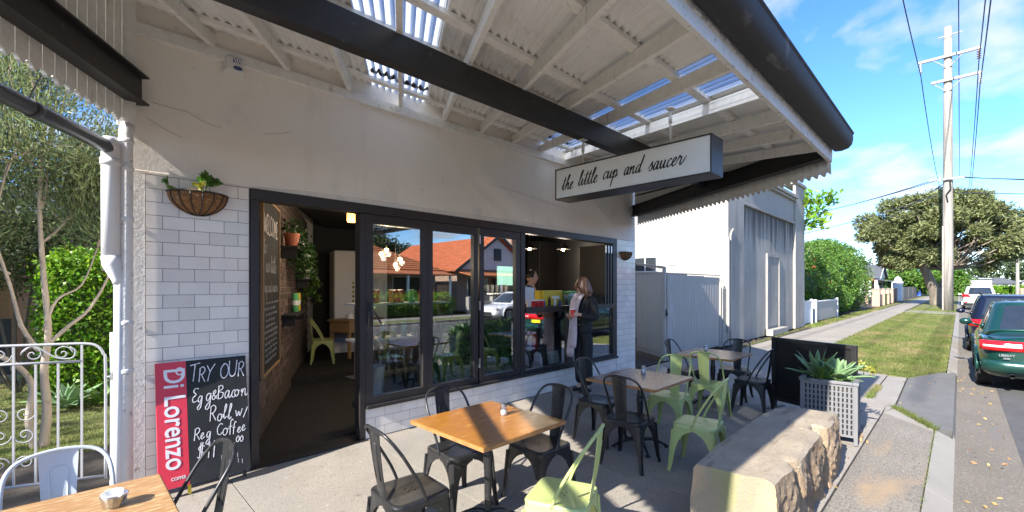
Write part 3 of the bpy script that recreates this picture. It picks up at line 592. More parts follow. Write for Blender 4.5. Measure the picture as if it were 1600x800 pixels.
# end beams: steel sections along the slanted ends
def skewbox(mb, x0, ya, yb, o0, o1, z0, z1):
    """a box along the slanted end line; o = offset across it (positive = outwards right)"""
    n = Vector((SD.y, -SD.x, 0)); a = Vector((x0+SK*ya, ya, 0)); b = Vector((x0+SK*yb, yb, 0)); p = [a+n*o0, a+n*o1, b+n*o1, b+n*o0]
    vs = [q+Vector((0, 0, z0)) for q in p]+[q+Vector((0, 0, z1)) for q in p]
    return mb.add(vs, [(0,3,2,1),(4,5,6,7),(0,1,5,4),(1,2,6,5),(2,3,7,6),(3,0,4,7)])
def ibeam(x0, z0, z1, nm):
    m = MB(); skewbox(m, x0, -.012, -3.36, -.055, .055, z0, z0+.014); skewbox(m, x0, -.012, -3.36, -.055, .055, z1-.014, z1); skewbox(m, x0, -.012, -3.36, -.006, .006, z0+.014, z1-.014)
    m.build(nm, 'black', awn)
ibeam(XL+.07, 2.935, 3.15, 'end_beam'); ibeam(XR-.07, 2.895, 3.09, 'end_beam')
m = MB(); skewbox(m, XR-.07, -.012, -3.36, -.02, -.007, 2.91, 3.075); m.build('end_beam_web_plate', 'black', awn)
bw = .092*.855
k = 0; y = -.03
while y > -3.3:
    o0, o1 = -.085+random.uniform(-.002, .002), -.062
    m = MB(); skewbox(m, XL+.07, y-.003, y-bw+.003, o0, o1, 3.15, zr(y)+.12); m.build('gable_board', 'white_wood', awn)
    # hanging board with a pointed, scalloped foot
    n = Vector((SD.y, -SD.x, 0)); a = Vector((XL+.07+SK*(y-.003), y-.003, 0)); b = Vector((XL+.07+SK*(y-bw+.003), y-bw+.003, 0)); zt, zb = 3.148, 2.77+random.uniform(-.006, .004)
    prof = [(0, zt), (0, zb+.035), (.18, zb+.03), (.34, zb+.012), (.5, zb), (.66, zb+.012), (.82, zb+.03), (1, zb+.035), (1, zt)]
    vs = [a.lerp(b, t)+n*o0+Vector((0, 0, z)) for t, z in prof]+[a.lerp(b, t)+n*o1+Vector((0, 0, z)) for t, z in prof]; q = len(prof)
    MB().add(vs, [tuple(range(q))[::-1], tuple(range(q, 2*q))]+[(i, (i+1) % q, q+(i+1) % q, q+i) for i in range(q)]).build('valance_board', 'white_wood', awn)
    y -= bw; k += 1
bx('filler_board', 'white_wood', awn, (XL-.075, -.06, 2.76), (XL+.03, -.0045, 3.69))
# right end: corrugated skirt with a wavy foot, white infill over the beam
g = []
for i in range(301):
    y = -.03-3.34*i/300; d = .010*math.sin(i*2*PI/6.8); n = Vector((SD.y, -SD.x, 0)); p = Vector((XR+SK*y-.07, y, 0))+n*(.072+d)
    foot = 2.745-.018*math.sin(i*2*PI/6.8)
    g.append([(p.x, p.y, 2.93), (p.x, p.y, foot)])
MB().solid_sheet(g, (.0015, -.001, 0)).build('valance_sheet', 'sheet', awn, True)
m = MB(); vs = []; n = Vector((SD.y, -SD.x, 0))
for oo in (.02, .032):
    for y, z0, z1 in ((-.02, 3.091, zr(0)+.13), (-3.3, 3.091, 3.092+.001)):
        p = Vector((XR-.07+SK*y, y, 0))+n*oo; vs += [(p.x, p.y, z0), (p.x, p.y, z1)]
m.add(vs, [(0, 1, 3, 2), (4, 6, 7, 5), (0, 4, 5, 1), (1, 5, 7, 3), (2, 3, 7, 6), (0, 2, 6, 4)]); m.build('gable_panel', 'white_wood', awn)
MB().tube([(5.95, -2.9+.2, 3.06), (7.45, -.12, 3.26)], .014, 8).build('conduit', 'plastic', awn, True)
# bits along the wall: the small debris line under the sheets
m = MB()
for i in range(7): x = 2.35+i*.09; m.ball((x+SK*-.45, -.45, zr(-.45)+.158), (.05, .07, .012), 7, 5)
for i in range(5): x = 4.95+i*.1; m.ball((x+SK*-.4, -.4, zr(-.4)+.158), (.05, .06, .012), 7, 5)
m.build('leaf_litter', 'soil', awn)['kind'] = 'stuff'
# ------------------------------------------------------------------ stroke lettering
GL = {
 't': (.55, [[(.0, .25), (.2, .9), (.34, 1.85), (.27, 1.0), (.24, .25), (.38, .02), (.6, .3)], [(.02, 1.32), (.62, 1.42)]]),
 'h': (.82, [[(0, .25), (.33, 1.25), (.48, 1.9), (.38, 2.08), (.27, 1.6), (.2, .0)], [(.22, .35), (.42, .9), (.58, .88), (.58, .3), (.7, .02), (.9, .3)]]),
 'e': (.62, [[(0, .28), (.3, .5), (.48, .82), (.36, 1.02), (.17, .75), (.15, .28), (.3, .02), (.52, .15), (.68, .38)]]),
 'l': (.5, [[(0, .22), (.34, 1.2), (.47, 1.9), (.35, 2.1), (.23, 1.6), (.19, .3), (.33, .02), (.55, .3)]]),
 'i': (.46, [[(0, .3), (.19, .95), (.17, .3), (.3, .02), (.52, .3)], [(.25, 1.36), (.29, 1.46)]]),
 'c': (.64, [[(.58, .8), (.42, 1.0), (.2, .75), (.15, .3), (.32, .02), (.58, .22), (.7, .38)]]),
 'u': (.86, [[(0, .45), (.15, .98), (.14, .3), (.28, .02), (.48, .3), (.62, .98), (.58, .3), (.7, .02), (.92, .3)]]),
 'p': (.78, [[(0, .45), (.2, .98), (.15, .0), (.09, -1.15)], [(.15, .3), (.35, .92), (.55, .9), (.6, .45), (.42, .03), (.2, .12)], [(.4, .03), (.62, .1), (.84, .34)]]),
 'a': (.86, [[(.62, .8), (.42, 1.0), (.18, .75), (.12, .3), (.28, .02), (.48, .3), (.63, .98), (.59, .3), (.7, .02), (.92, .3)]]),
 'n': (.80, [[(0, .55), (.12, .98), (.11, .0)], [(.13, .4), (.35, .92), (.5, .86), (.5, .3), (.62, .02), (.84, .3)]]),
 'd': (.88, [[(.62, .8), (.42, 1.0), (.18, .75), (.12, .3), (.28, .02), (.5, .35), (.72, 1.3), (.80, 2.12), (.67, 1.2), (.6, .3), (.72, .02), (.94, .34)]]),
 's': (.62, [[(0, .25), (.28, .75), (.42, 1.08), (.40, .8), (.54, .4), (.4, .02), (.14, .12)]]),
 'r': (.70, [[(0, .3), (.2, .95), (.26, 1.12), (.34, .9), (.52, .9), (.48, .3), (.6, .02), (.84, .35), (1.08, 1.0)]]),
 'o': (.78, [[(.5, .95), (.25, .9), (.1, .5), (.22, .06), (.5, .05), (.66, .5), (.5, .95), (.62, .8), (.9, .8)]]),
 'y': (.8, [[(0, .45), (.15, .98), (.14, .3), (.28, .02), (.48, .3), (.62, .98), (.5, -.6), (.3, -1.1), (.15, -.8), (.8, .2)]]),
 'g': (.8, [[(.6, .8), (.35, 1.0), (.12, .6), (.22, .1), (.48, .3), (.62, .98), (.55, -.5), (.3, -1.0), (.1, -.7), (.6, .1)]]),
 'f': (.6, [[(.55, 1.75), (.4, 2.0), (.25, 1.5), (.25, -.2)], [(.02, .95), (.5, 1.0)]]),
 'b': (.75, [[(.12, 1.9), (.12, .05), (.4, .0), (.6, .4), (.42, .85), (.14, .7)]]),
 'w': (1.0, [[(0, .9), (.22, .05), (.45, .7), (.65, .05), (.95, 1.0)]]),
 'T': (1.0, [[(0, 1.75), (1.0, 1.95)], [(.5, 1.85), (.42, 0)]]), 'R': (.95, [[(.1, 1.8), (.1, 0)], [(.0, 1.6), (.4, 1.9), (.7, 1.5), (.45, 1.0), (.12, .95)], [(.3, .95), (.8, 0)]]),
 'Y': (.95, [[(0, 1.7), (.4, .9)], [(.9, 1.8), (.4, .9), (.2, -.2)]]), 'O': (1.05, [[(.5, 1.8), (.1, 1.3), (.12, .4), (.5, .05), (.9, .5), (.88, 1.4), (.5, 1.8), (.3, 1.7)]]),
 'U': (1.0, [[(.05, 1.8), (.1, .5), (.4, .05), (.75, .4), (.85, 1.8)]]), 'E': (.85, [[(.7, 1.75), (.3, 1.8), (.15, 1.4), (.45, 1.0), (.1, .6), (.2, .05), (.75, .2)]]),
 'B': (.9, [[(.1, 1.8), (.1, 0)], [(.0, 1.7), (.5, 1.8), (.6, 1.35), (.15, 1.0), (.7, .75), (.6, .15), (.1, .0)]]), 'C': (.95, [[(.8, 1.6), (.5, 1.8), (.12, 1.2), (.2, .3), (.55, .05), (.85, .35)]]),
 'W': (1.25, [[(0, 1.8), (.25, .05), (.55, 1.4), (.85, .05), (1.15, 1.8)]]), 'L': (.8, [[(.1, 1.8), (.1, .05), (.7, .05)]]), 'M': (1.15, [[(.05, 0), (.15, 1.8), (.5, .6), (.9, 1.8), (1.0, 0)]]),
 'D': (1.0, [[(.1, 1.8), (.1, .02), (.6, .2), (.85, .9), (.6, 1.6), (.1, 1.8)]]), '$': (.9, [[(.75, 1.5), (.4, 1.75), (.1, 1.35), (.4, .95), (.75, .55), (.4, .1), (.05, .3)], [(.3, 2.1), (.3, -.3)], [(.5, 2.1), (.5, -.3)]]),
 '1': (.5, [[(.1, 1.5), (.25, 1.8), (.25, 0)]]), '0': (.75, [[(.35, 1.2), (.08, .8), (.12, .2), (.4, .02), (.62, .5), (.5, 1.1), (.35, 1.2)]]), '.': (.35, [[(.1, .0), (.16, .08)]]),
 '&': (.8, [[(.7, .1), (.2, .9), (.4, 1.3), (.5, 1.0), (.1, .4), (.3, .0), (.75, .6)]]), '/': (.6, [[(.0, -.1), (.5, 1.2)]]), ' ': (.6, []),
}
def strokes(text, size, slant=.2, pen=.11, nib=True, thick=.002, jitter=0, cut=0):
    """pen lettering in the local xz plane, front at y = -thick; returns MB and width"""
    m = MB(); x = 0
    for ch in text:
        adv, ss = GL[ch]
        jx, jz, js = random.uniform(-jitter, jitter), random.uniform(-jitter, jitter), 1+random.uniform(-jitter, jitter)
        for s in ss:
            p = smooth_path([((x+a*js+jx+slant*b)*size, 0, (b*js+jz)*size) for a, b in s], 5)
            for i in range(len(p)-1):
                pass
            N = len(p); L = []; Rr = []
            for i in range(N):
                d = p[min(i+1, N-1)]-p[max(i-1, 0)]
                if d.length < 1e-9: d = Vector((1, 0, 0))
                d.normalize(); ang = math.atan2(d.z, d.x)
                wd = pen*size*((.42+.75*abs(math.sin(ang-R(20)))) if nib else random.uniform(.75, 1.2)); t = i/(N-1)
                wd *= min(1, .35+6*min(t, 1-t)) if nib else 1
                q = Vector((-d.z, 0, d.x))*wd/2; L.append(p[i]+q); Rr.append(p[i]-q)
            vs = []
            for i in range(N): vs += [L[i]+Vector((0, -thick, 0)), Rr[i]+Vector((0, -thick, 0)), L[i], Rr[i]]
            fs = []
            for i in range(N-1):
                a = 4*i; b = a+4; fs += [(a, a+1, b+1, b), (a+2, a, b, b+2), (a+1, a+3, b+3, b+1)]
            fs += [(0, 2, 3, 1), (4*N-4, 4*N-3, 4*N-1, 4*N-2)]
            m.add(vs, fs)
        x += adv
    return m, x*size
# ------------------------------------------------------------------ hanging sign
SX, SY0, SY1, SZ0, SZ1, ST = 3.48, -3.015, -1.48, 2.447, 2.752, .235
sign = thing('hanging_sign', 'long white hanging shop sign with black script lettering under the awning', 'sign', (SX, SY1, SZ0))
LS = SY1-SY0
m = MB(); fr = .012
m.box((0, -LS, 0), (ST, 0, fr)); m.box((0, -LS, SZ1-SZ0-fr), (ST, 0, SZ1-SZ0)); m.box((.0005, -LS, fr), (ST, -LS+fr, SZ1-SZ0-fr)); m.box((.0005, -fr, fr), (ST, 0, SZ1-SZ0-fr)); m.box((.05, -LS+fr, fr), (ST-.05, -fr, SZ1-SZ0-fr))
m.build('sign_box', 'frame', sign, bevel=.002)
bx('sign_face', 'signface', sign, (.006, -LS+fr, fr), (.049, -fr, SZ1-SZ0-fr))
bx('sign_face', 'signface', sign, (ST-.049, -LS+fr, fr), (ST-.006, -fr, SZ1-SZ0-fr))
lt = MB(); xo = .075
rot = Matrix.Rotation(R(-90), 4, 'Z')       # text runs towards the street along -y on the face that looks along -x
for wd, up in (('the', .085), ('little', .098), ('cup', .112), ('and', .112), ('saucer', .108)):
    mm, wdt = strokes(wd, .068, .30, .17)
    mm.v = [tuple((rot @ Vector(p))+Vector((.006, -xo, up))) for p in mm.v]
    mm.build('lettering', 'black_print', sign); xo += wdt+.062
for y in (-.27, -1.16):
    zt = (3.014 if y > -.5 else zr(SY1+y)+.02)-SZ0
    m = MB(); m.tube([(.10, y, SZ1-SZ0), (.10, y, zt)], .010, 8); m.tube([(.10, y, zt-.12), (.10, y, zt-.07)], .016, 8); m.box((.06, y-.03, zt-.006), (.14, y+.03, zt)); m.build('hanger_rod', 'white_wood', sign, True)
# ------------------------------------------------------------------ left end: pipes, gate post
pipe = thing('gutter_pipe', 'slate grey round gutter pipe slanting along the awning end', 'pipe')
a, b = Vector((.225, -.10, 2.565)), Vector((-.42, -1.10, 2.60)); dv = (b-a).normalized()
MB().tube([a, a.lerp(b, .5), b, b+dv*2.6], .047, 16).build('pipe_run', 'pipedark', pipe, True)
MB().tube([a+dv*.62, a+dv*.66], .0495, 16).build('pipe_joint', 'pipedark', pipe, True)
m = MB(); c = a+dv*.67; m.bar(c+Vector((0, 0, .05)), c+Vector((.06, .02, .24)), .022, .005, (1, 0, 0)); m.tube([c+Vector((0, 0, 0))+dv*.008, c-dv*.008], .0505, 16); m.build('strap', 'plastic', pipe)
dp = thing('downpipe', 'smooth white plastic downpipe beside the cafe corner', 'pipe', (.235, -.085, 0))
MB().tube(smooth_path([(-.03, -.05, 2.565), (-.004, -.01, 2.60), (0, 0, 2.55)], 3)+[Vector((0, 0, 2.5)), Vector((0, 0, 1.80))], .053, 16).build('pipe_run', 'pvc', dp, True)
MB().tube([(0, 0, 1.80), (.005, 0, 1.74), (.035, .01, 1.63), (.04, .01, 1.60)], [.055, .055, .032, .030], 16).build('reducer', 'pvc', dp, True)
MB().tube([(.04, .01, 1.62), (.042, .01, 0)], .026, 12).build('lower_pipe', 'pvc', dp, True)
MB().lathe([(.060, 0), (.060, .05)], (0, 0, 2.44), 16).build('collar', 'pvc', dp, True)
op = thing('old_drainpipe', 'rough painted white iron drainpipe with collars at the cafe corner', 'pipe', (.318, -.062, 0))
MB().tube([(0, 0, 0), (0, 0, 2.70), (.01, .02, 2.76)], .042, 14).build('pipe_run', 'rough_white', op, True)
for z in (.95, 1.30, 2.05, 2.42, 2.62): MB().lathe([(.043, 0), (.048, .01), (.048, .028), (.043, .035)], (0, 0, z), 14).build('collar', 'rough_white', op, True)
# ------------------------------------------------------------------ siren box and hanging baskets
si = thing('siren_box', 'white alarm siren box with a blue oval high on the wall', 'alarm', (.985, 0, 3.365))
m = MB(); m.add([(-.06, 0, .0), (.105, 0, .0), (.105, 0, .135), (-.06, 0, .135), (-.035, -.075, .018), (.095, -.075, .018), (.095, -.075, .128), (-.035, -.075, .128)], [(0, 1, 2, 3), (4, 7, 6, 5), (0, 4, 5, 1), (1, 5, 6, 2), (2, 6, 7, 3), (3, 7, 4, 0)]); m.build('housing', 'dullwhite', si, bevel=.006)
m = MB(); m.box((.01, -.0775, .085), (.07, -.075, .122)); m.build('badge', 'blue', si)
m = MB()
for k in range(3): m.add([(.012+.02*k, -.0785, .12), (.022+.02*k, -.0785, .12), (.036+.016*k, -.0785, .087), (.026+.016*k, -.0785, .087)], [(0, 1, 2, 3)])
m.build('badge_stripe', 'white', si)
m = MB(); m.ball((.045, -.074, .043), (.036, .014, .017), 14, 8); m.build('lamp_lens', 'blue', si, True)
def basket(x, z, r_, name_label, plant_label, dead=False):
    b = thing('hanging_basket', name_label, 'basket', (x, -.005, z))
    # half bowl against the wall
    g = []
    for i in range(9):
        a = i/8*PI/2; g.append([(r_*math.cos(a)*math.cos(t)*1.0, -r_*.85*math.cos(a)*math.sin(t), -r_*.82*math.sin(a)) for t in [PI*j/16 for j in range(17)]])
    MB().solid_sheet(g, (0, .012, .012)).build('coir_liner', 'coir', b, True)
    MB().prism([(r_*.97*math.cos(PI*j/16), -r_*.83*math.sin(PI*j/16)) for j in range(17)], -.04, -.02).build('potting_soil', 'soil', b)
    m = MB(); m.tube([(r_*1.01*math.cos(PI*j/20), -r_*.86*math.sin(PI*j/20), .0) for j in range(21)], .007, 6); m.box((-r_, -.006, -.008), (r_, -.001, .008))
    for j in range(1, 8):
        t = PI*j/8; m.tube([(r_*1.02*math.cos(a)*math.cos(t), -r_*.87*math.cos(a)*math.sin(t), -r_*.84*math.sin(a)) for a in [q/7*PI/2 for q in range(8)]], .0045, 5)
    m.build('wire_frame', 'black', b, True)
    return b
basket(.765, 2.322, .205, 'brown coir wall basket on the white tiles beside the cafe door', '')
bp = thing('basket_plant', 'small leafy geranium growing in the wall basket by the door', 'plant', (.765, -.11, 2.30))
MB().tube(smooth_path([(.01, 0, 0), (.03, -.01, .06), (.06, -.02, .12)], 3), .005, 6).build('stem', 'leafmid', bp, True)
MB().tube(smooth_path([(-.08, 0, 0), (-.16, -.02, .03), (-.22, -.03, .05)], 3), .004, 6).build('stem', 'barkpale', bp, True)
pt = np.concatenate([clump_pts([((.05, -.02, .13), (.055, .05, .035))], 42, .2), clump_pts([((-.215, -.03, .055), (.03, .02, .03))], 8, .2)])
leaves('leaves', pt, 'leafmid', bp, .055, .05)
leaves('pale_leaves', clump_pts([((-.01, -.05, .06), (.03, .02, .025))], 12, .2), 'leafyellow', bp, .045, .04)
basket(7.24, 2.20, .165, 'dark coir wall basket on the tiles at the far right end', '', True)
# ------------------------------------------------------------------ cafe chairs: pressed steel, hoop back, flared legs
def make_chair(mat, label):
    t = thing('cafe_chair', label, 'chair', group='metal cafe chairs around the pavement tables')
    hs = .43; c0, c1 = .172, .205
    # seat: a rounded square pan, slightly dished, with a turned-down rim
    def rsq(h, r_, n=5):
        o = []
        for cx, cy_, a0 in ((h-r_, h-r_, 0), (-h+r_, h-r_, 90), (-h+r_, -h+r_, 180), (h-r_, -h+r_, 270)):
            for k in range(n+1):
                a = R(a0+90*k/n); o.append((cx+r_*math.cos(a), cy_+r_*math.sin(a)))
        return o
    rings = [(.172, .05, hs-.045), (.180, .05, hs-.042), (.183, .05, hs-.012), (.178, .05, hs-.003), (.168, .045, hs), (.150, .04, hs-.002), (.10, .05, hs-.007), (.04, .035, hs-.009)]
    vs = []; fs = []; N = 24
    for h, r_, z in rings: vs += [(x, y, z) for x, y in rsq(h, r_)]
    for i in range(len(rings)-1):
        for k in range(N): fs.append((i*N+k, i*N+(k+1) % N, (i+1)*N+(k+1) % N, (i+1)*N+k))
    fs.append(tuple((len(rings)-1)*N+k for k in range(N)))
    MB().add(vs, fs).build('seat', mat, t, 'auto')
    m = MB()
    for x, y in ((0, 0), (.022, .022), (-.022, .022), (.022, -.022), (-.022, -.022)): m.lathe([(.0048, 0), (.0048, .0012)], (x, y, hs-.0088), 8)
    m.build('drain_holes', 'dark_hole', t)
    # legs: folded corner plates whose inner edges sweep up into an arch under each side of the seat
    zs = [(0, .026), (.05, .028), (.12, .032), (.20, .040), (.265, .054), (.31, .075), (.345, .105), (.365, .135), (.378, .170)]
    for sx in (-1, 1):
        for sy in (-1, 1):
            g = []
            for z, wd in zs+[(hs-.03, None)]:
                f = min(1, z/(hs-.03)); c = c1+(c0+.004-c1)*f; c += .010*max(0, 1-z/.10)**2
                w_ = wd if wd else .172
                b = .012+.012*f
                sec = [(c-w_, c), (c-b-.012, c), (c-b*.35, c-b*.35+.001), (c, c-b-.012), (c, c-w_)]
                g.append([(sx*p, sy*q, z) for p, q in sec])
            m = MB(); m.sheet(g); i_ = []
            for z_, row in zip([q[0] for q in zs]+[hs-.03], g): i_.append([(p[0]-sx*.004, p[1]-sy*.004, p[2]) for p in row])
            m.sheet([r_[::-1] for r_ in i_])
            if sx*sy < 0: m.f = [f[::-1] for f in m.f]
            # a stiffening roll down the corner
            m.tube([(sx*(c1-.006), sy*(c1-.006), .03), (sx*(c0+.010), sy*(c0+.010), .26), (sx*(c0+.004), sy*(c0+.004), hs-.06)], [.010, .012, .010], 6)
            m.lathe([(.014, 0), (.015, .012), (.012, .03)], (sx*(c1-.004), sy*(c1-.004), 0), 8)
            m.build('leg', mat, t, 'auto')
    # hoop from the seat sides up over the back
    p = smooth_path([(-.178, .01, hs-.02), (-.181, -.035, hs+.09), (-.184, -.13, hs+.255), (-.168, -.19, hs+.345), (-.115, -.222, hs+.392), (0, -.236, hs+.408), (.115, -.222, hs+.392), (.168, -.19, hs+.345), (.184, -.13, hs+.255), (.181, -.035, hs+.09), (.178, .01, hs-.02)], 4)
    MB().tube(p, .0095, 8).build('back_hoop', mat, t, True)
    # splat: a pressed plate with a raised shield
    g = []
    for i in range(9):
        f = i/8; z = hs-.02+f*.425; y = -.170-.060*f-.006*math.sin(f*PI); hw = .050+.020*f
        g.append([(hw*u, y-.012*(1-u*u)*(.4+.6*f), z) for u in (-1, -.8, -.4, 0, .4, .8, 1)])
    sp = MB().solid_sheet(g, (0, .003, 0)).build('back_splat', mat, t, 'auto')
    m = MB()
    def on(u, f): hw = .050+.020*f; return (hw*u, -.170-.060*f-.006*math.sin(f*PI)-.012*(1-u*u)*(.4+.6*f), hs-.02+f*.425)
    q = [on(-.5, .30), on(-.5, .55), on(-.52, .78), on(-.3, .82), on(0, .83), on(.3, .82), on(.52, .78), on(.5, .55), on(.5, .30)]
    m.tube(q, .0035, 5); m.tube([(x, y+.003, z) for x, y, z in q], .0035, 5); m.build('embossed_shield', mat, sp, True)
    return t
def face(deg): return R(deg-90)
ch = make_chair('chairblack', 'black metal chair facing the door end of the honey timber table')
def putchair(root, x, y, deg, label, first=False):
    z = gz(y)
    if first: root.location = (x, y, z); root.rotation_euler = (0, 0, face(deg)); root['label'] = label; return root
    return dup(root, (x, y, z), face(deg), label)
putchair(ch, 1.46, -2.03, -4, 'black metal chair at the left side of the honey timber table, nearest the doorway', True)
putchair(ch, 2.09, -1.70, -92, 'black metal chair between the honey timber table and the tiled window sill')
putchair(ch, 2.60, -2.05, 178, 'black metal chair pushed under the right side of the honey timber table')
putchair(ch, 4.03, -1.64, -86, 'black metal chair beside the standing woman, behind the middle brown table')
putchair(ch, 3.72, -2.18, 6, 'black metal chair, back to the camera, at the left of the middle brown table')
putchair(ch, 6.38, -1.50, -88, 'black metal chair in front of the grey side gate, behind the farthest table')
putchair(ch, 6.98, -2.00, 186, 'black metal chair at the far right side of the farthest table, facing the camera')
putchair(ch, 6.40, -2.42, 92, 'black metal chair seen side on next to the black screen')
putchair(ch, .36, -1.74, 183, 'black metal chair in front of the chalk menu board at the corner table')
cg = make_chair('chairgreen', '')
putchair(cg, 2.09, -2.68, 112, 'pale green metal chair in the sun at the front edge of the honey timber table', True)
putchair(cg, 4.81, -2.04, 186, 'pale green metal chair at the right side of the middle brown table, facing the camera')
putchair(cg, 4.05, -2.68, 97, 'pale green metal chair turned sideways near the sandstone block')
putchair(cg, 5.74, -2.12, 4, 'pale green metal chair with its back to the camera at the farthest table')
cs = make_chair('chairsilver', '')
putchair(cs, -.01, -1.53, -88, 'pale grey metal chair in front of the white iron gate', True)
# ------------------------------------------------------------------ pedestal tables
def table(x, y, sx, sy, top, label, zt=.655):
    g0 = gz(y); t = thing('cafe_table', label, 'table', (x, y, g0), 0, 'square pedestal tables on the pavement'); h = zt-g0
    tp = bx('table_top', top, t, (-sx/2, -sy/2, h-.028), (sx/2, sy/2, h), .004)
    m = MB(); e = .0012
    for a, b in (((-sx/2-e, -sy/2-e, h-.026), (sx/2+e, -sy/2+.002, h-.003)), ((-sx/2-e, sy/2-.002, h-.026), (sx/2+e, sy/2+e, h-.003)), ((-sx/2-e, -sy/2+.003, h-.026), (-sx/2+.002, sy/2-.003, h-.003)), ((sx/2-.002, -sy/2+.003, h-.026), (sx/2+e, sy/2-.003, h-.003))): m.box(a, b)
    m.build('edge_strip', 'tableedge', tp)
    m = MB(); m.lathe([(.030, .05), (.036, .07), (.030, .09), (.024, .11), (.026, .30), (.034, h-.24), (.037, h-.225), (.030, h-.21), (.036, h-.19), (.026, h-.16), (.024, h-.05), (.05, h-.035), (.05, h-.029)], (0, 0, 0), 16); m.build('column', 'chairblack', t, 'auto')
    m = MB(); m.box((-.17, -.02, h-.036), (.17, .02, h-.0285)); m.box((-.02, -.17, h-.0361), (.02, .17, h-.0286)); m.build('top_bracket', 'chairblack', t)
    for k in range(4):
        a = R(45+90*k); d = Vector((math.cos(a), math.sin(a), 0)); m = MB()
        p = smooth_path([Vector((0, 0, .075))+d*.02, Vector((0, 0, .085))+d*.10, Vector((0, 0, .05))+d*.20, Vector((0, 0, .02))+d*.265], 4); m.tube(p, [.022-.010*i/(len(p)-1) for i in range(len(p))], 8)
        m.lathe([(.022, 0), (.024, .012), (.012, .024)], tuple(d*.27), 10); m.build('foot', 'chairblack', t, True)
    return t
T1 = table(2.075, -2.04, .755, .765, 'tabletop', 'honey coloured timber table in the sun before the folding windows')
T2 = table(4.15, -2.045, .82, .75, 'tabletop_dark', 'brown timber table in the middle with green and black chairs round it')
T3 = table(6.38, -1.92, .83, .77, 'tabletop_dark', 'small brown timber table farthest along the pavement by the black screen')
T0 = table(-.055, -1.935, .78, .78, 'tabletop_pale', 'grainy oak table cut off at the bottom left corner of the view')
def shaker(x, y, label, nm='sugar_jar'):
    t = thing(nm, label, 'jar', (x, y, .655), random.uniform(0, 3), 'small glass shakers on the tables')
    MB().lathe([(.0245, 0), (.026, .004), (.026, .05), (.022, .06), (.020, .064)], n=16).build('glass_body', 'jar', t, True)
    MB().lathe([(.021, .001), (.023, .004), (.0228, .034), (.001, .036)], n=14).build('sugar', 'paper', t, True)
    MB().lathe([(.0225, .060), (.0235, .064), (.0225, .078), (.012, .086)], n=16).build('lid', 'steel', t, 'auto')
shaker(2.245, -2.02, 'small glass shaker with steel lid on the honey timber table')
shaker(4.355, -1.97, 'small glass shaker with steel lid on the middle brown table')
shaker(6.54, -1.76, 'small glass shaker with steel lid on the farthest table')
ob = thing('sugar_bowl', 'open glass bowl of sugar sachets on the oak corner table', 'bowl', (.150, -1.83, .655))
MB().lathe([(.034, 0), (.040, .006), (.046, .045), (.048, .05), (.045, .05), (.037, .008), (.001, .006)], n=20, cap=False).build('glass_bowl', 'jar', ob, True)
for k in range(7):
    q = Matrix.Rotation(k*.9, 4, 'Z') @ Matrix.Translation((.012, 0, 0)) @ Matrix.Rotation(R(14+3*k), 4, 'Y'); MB().box((-.002, -.016, .008), (.002, .016, .068), q).build('sachet', 'paper', ob, bevel=.001)
# ------------------------------------------------------------------ menu board
def font(text, size, depth=.0012, extra=0):
    cu = bpy.data.curves.new('lettering', 'FONT'); cu.body = text; cu.size = size; cu.extrude = depth; cu.offset = extra; cu.resolution_u = 4
    o = bpy.data.objects.new('lettering', cu); C.objects.link(o); bpy.context.view_layer.update()
    me = bpy.data.meshes.new_from_object(o.evaluated_get(bpy.context.evaluated_depsgraph_get())); bpy.data.objects.remove(o); return me
ab = thing('menu_board', 'red and black chalk menu board leaning by the cafe door', 'sign', (.487, -.205, .075)); tilt = math.atan2(.17, .925)
ab.rotation_euler = (-tilt, 0, R(0))
BW, BH, RW = .608, .935, .192
bx('chalk_panel', 'chalkboard', ab, (RW, 0, 0), (BW, .018, BH), .002)
bx('red_panel', 'red', ab, (0, -.0005, 0), (RW-.0005, .0175, BH), .002)
m = MB(); m.box((.03, .02, -.055), (.055, .04, BH-.05)); m.box((BW-.055, .02, -.055), (BW-.03, .04, BH-.05)); m.build('easel_leg', 'black', ab)
m = MB(); m.box((RW-.01, .0185, -.07), (RW+.01, .035, .05)); m.build('wedge_block', 'yellow', ab)
me = font('Di Lorenzo', .205, .0012, .0025)
o = obj('brand_lettering', me, ab); me.materials.clear(); me.materials.append(W_['white']); o.rotation_euler = (R(90), R(90), 0); o.location = (.052, -.002, BH-.045); o.scale = (.80, .92, 1)
me = font('COFFEE', .042, .001, .0006); o = obj('brand_lettering', me, ab); me.materials.clear(); me.materials.append(W_['white']); o.rotation_euler = (R(90), 0, 0); o.location = (.078, -.002, .055); o.scale = (.62, .75, 1)
m = MB(); m.tube([(.150+.022*math.cos(a), -.0012, BH-.075+.026*math.sin(a)) for a in [2*PI*k/24 for k in range(24)]], .0052, 4, closed=True)
m.v = [(x, -.0005-.0015*(y < -.0012), z) for x, y, z in m.v]; m.build('cup_handle_mark', 'white', ab)
random.seed(5)
for txt, sz, x, z in (('TRY OUR', .067, .205, .765), ('Egg&Bacon', .056, .215, .60), ('Roll w/', .060, .335, .435), ('Reg Coffee', .050, .220, .315), ('$11', .060, .245, .165)):
    mm, wd = strokes(txt, sz, .12, .105, False, .0012, .12); avail = BW-.012-x; k = min(1, avail/wd)
    mm.v = [(x+a*k, b-.0006, z+c) for a, b, c in mm.v]; mm.build('chalk_lettering', 'chalk', ab)
mm, wd = strokes('.00', .040, .1, .13, False, .0012, .08); mm.v = [(.49+a, b-.0006, .235+c) for a, b, c in mm.v]; mm.build('chalk_lettering', 'chalk', ab)
m = MB(); random.seed(9)
for k in range(10):
    x, z = random.uniform(.40, .56), random.uniform(.05, .2); m.box((x, -.0014, z), (x+.006, -.0002, z+.035), Matrix.Rotation(0, 4, 'Y'))
m.build('chalk_ticks', 'chalkdim', ab)
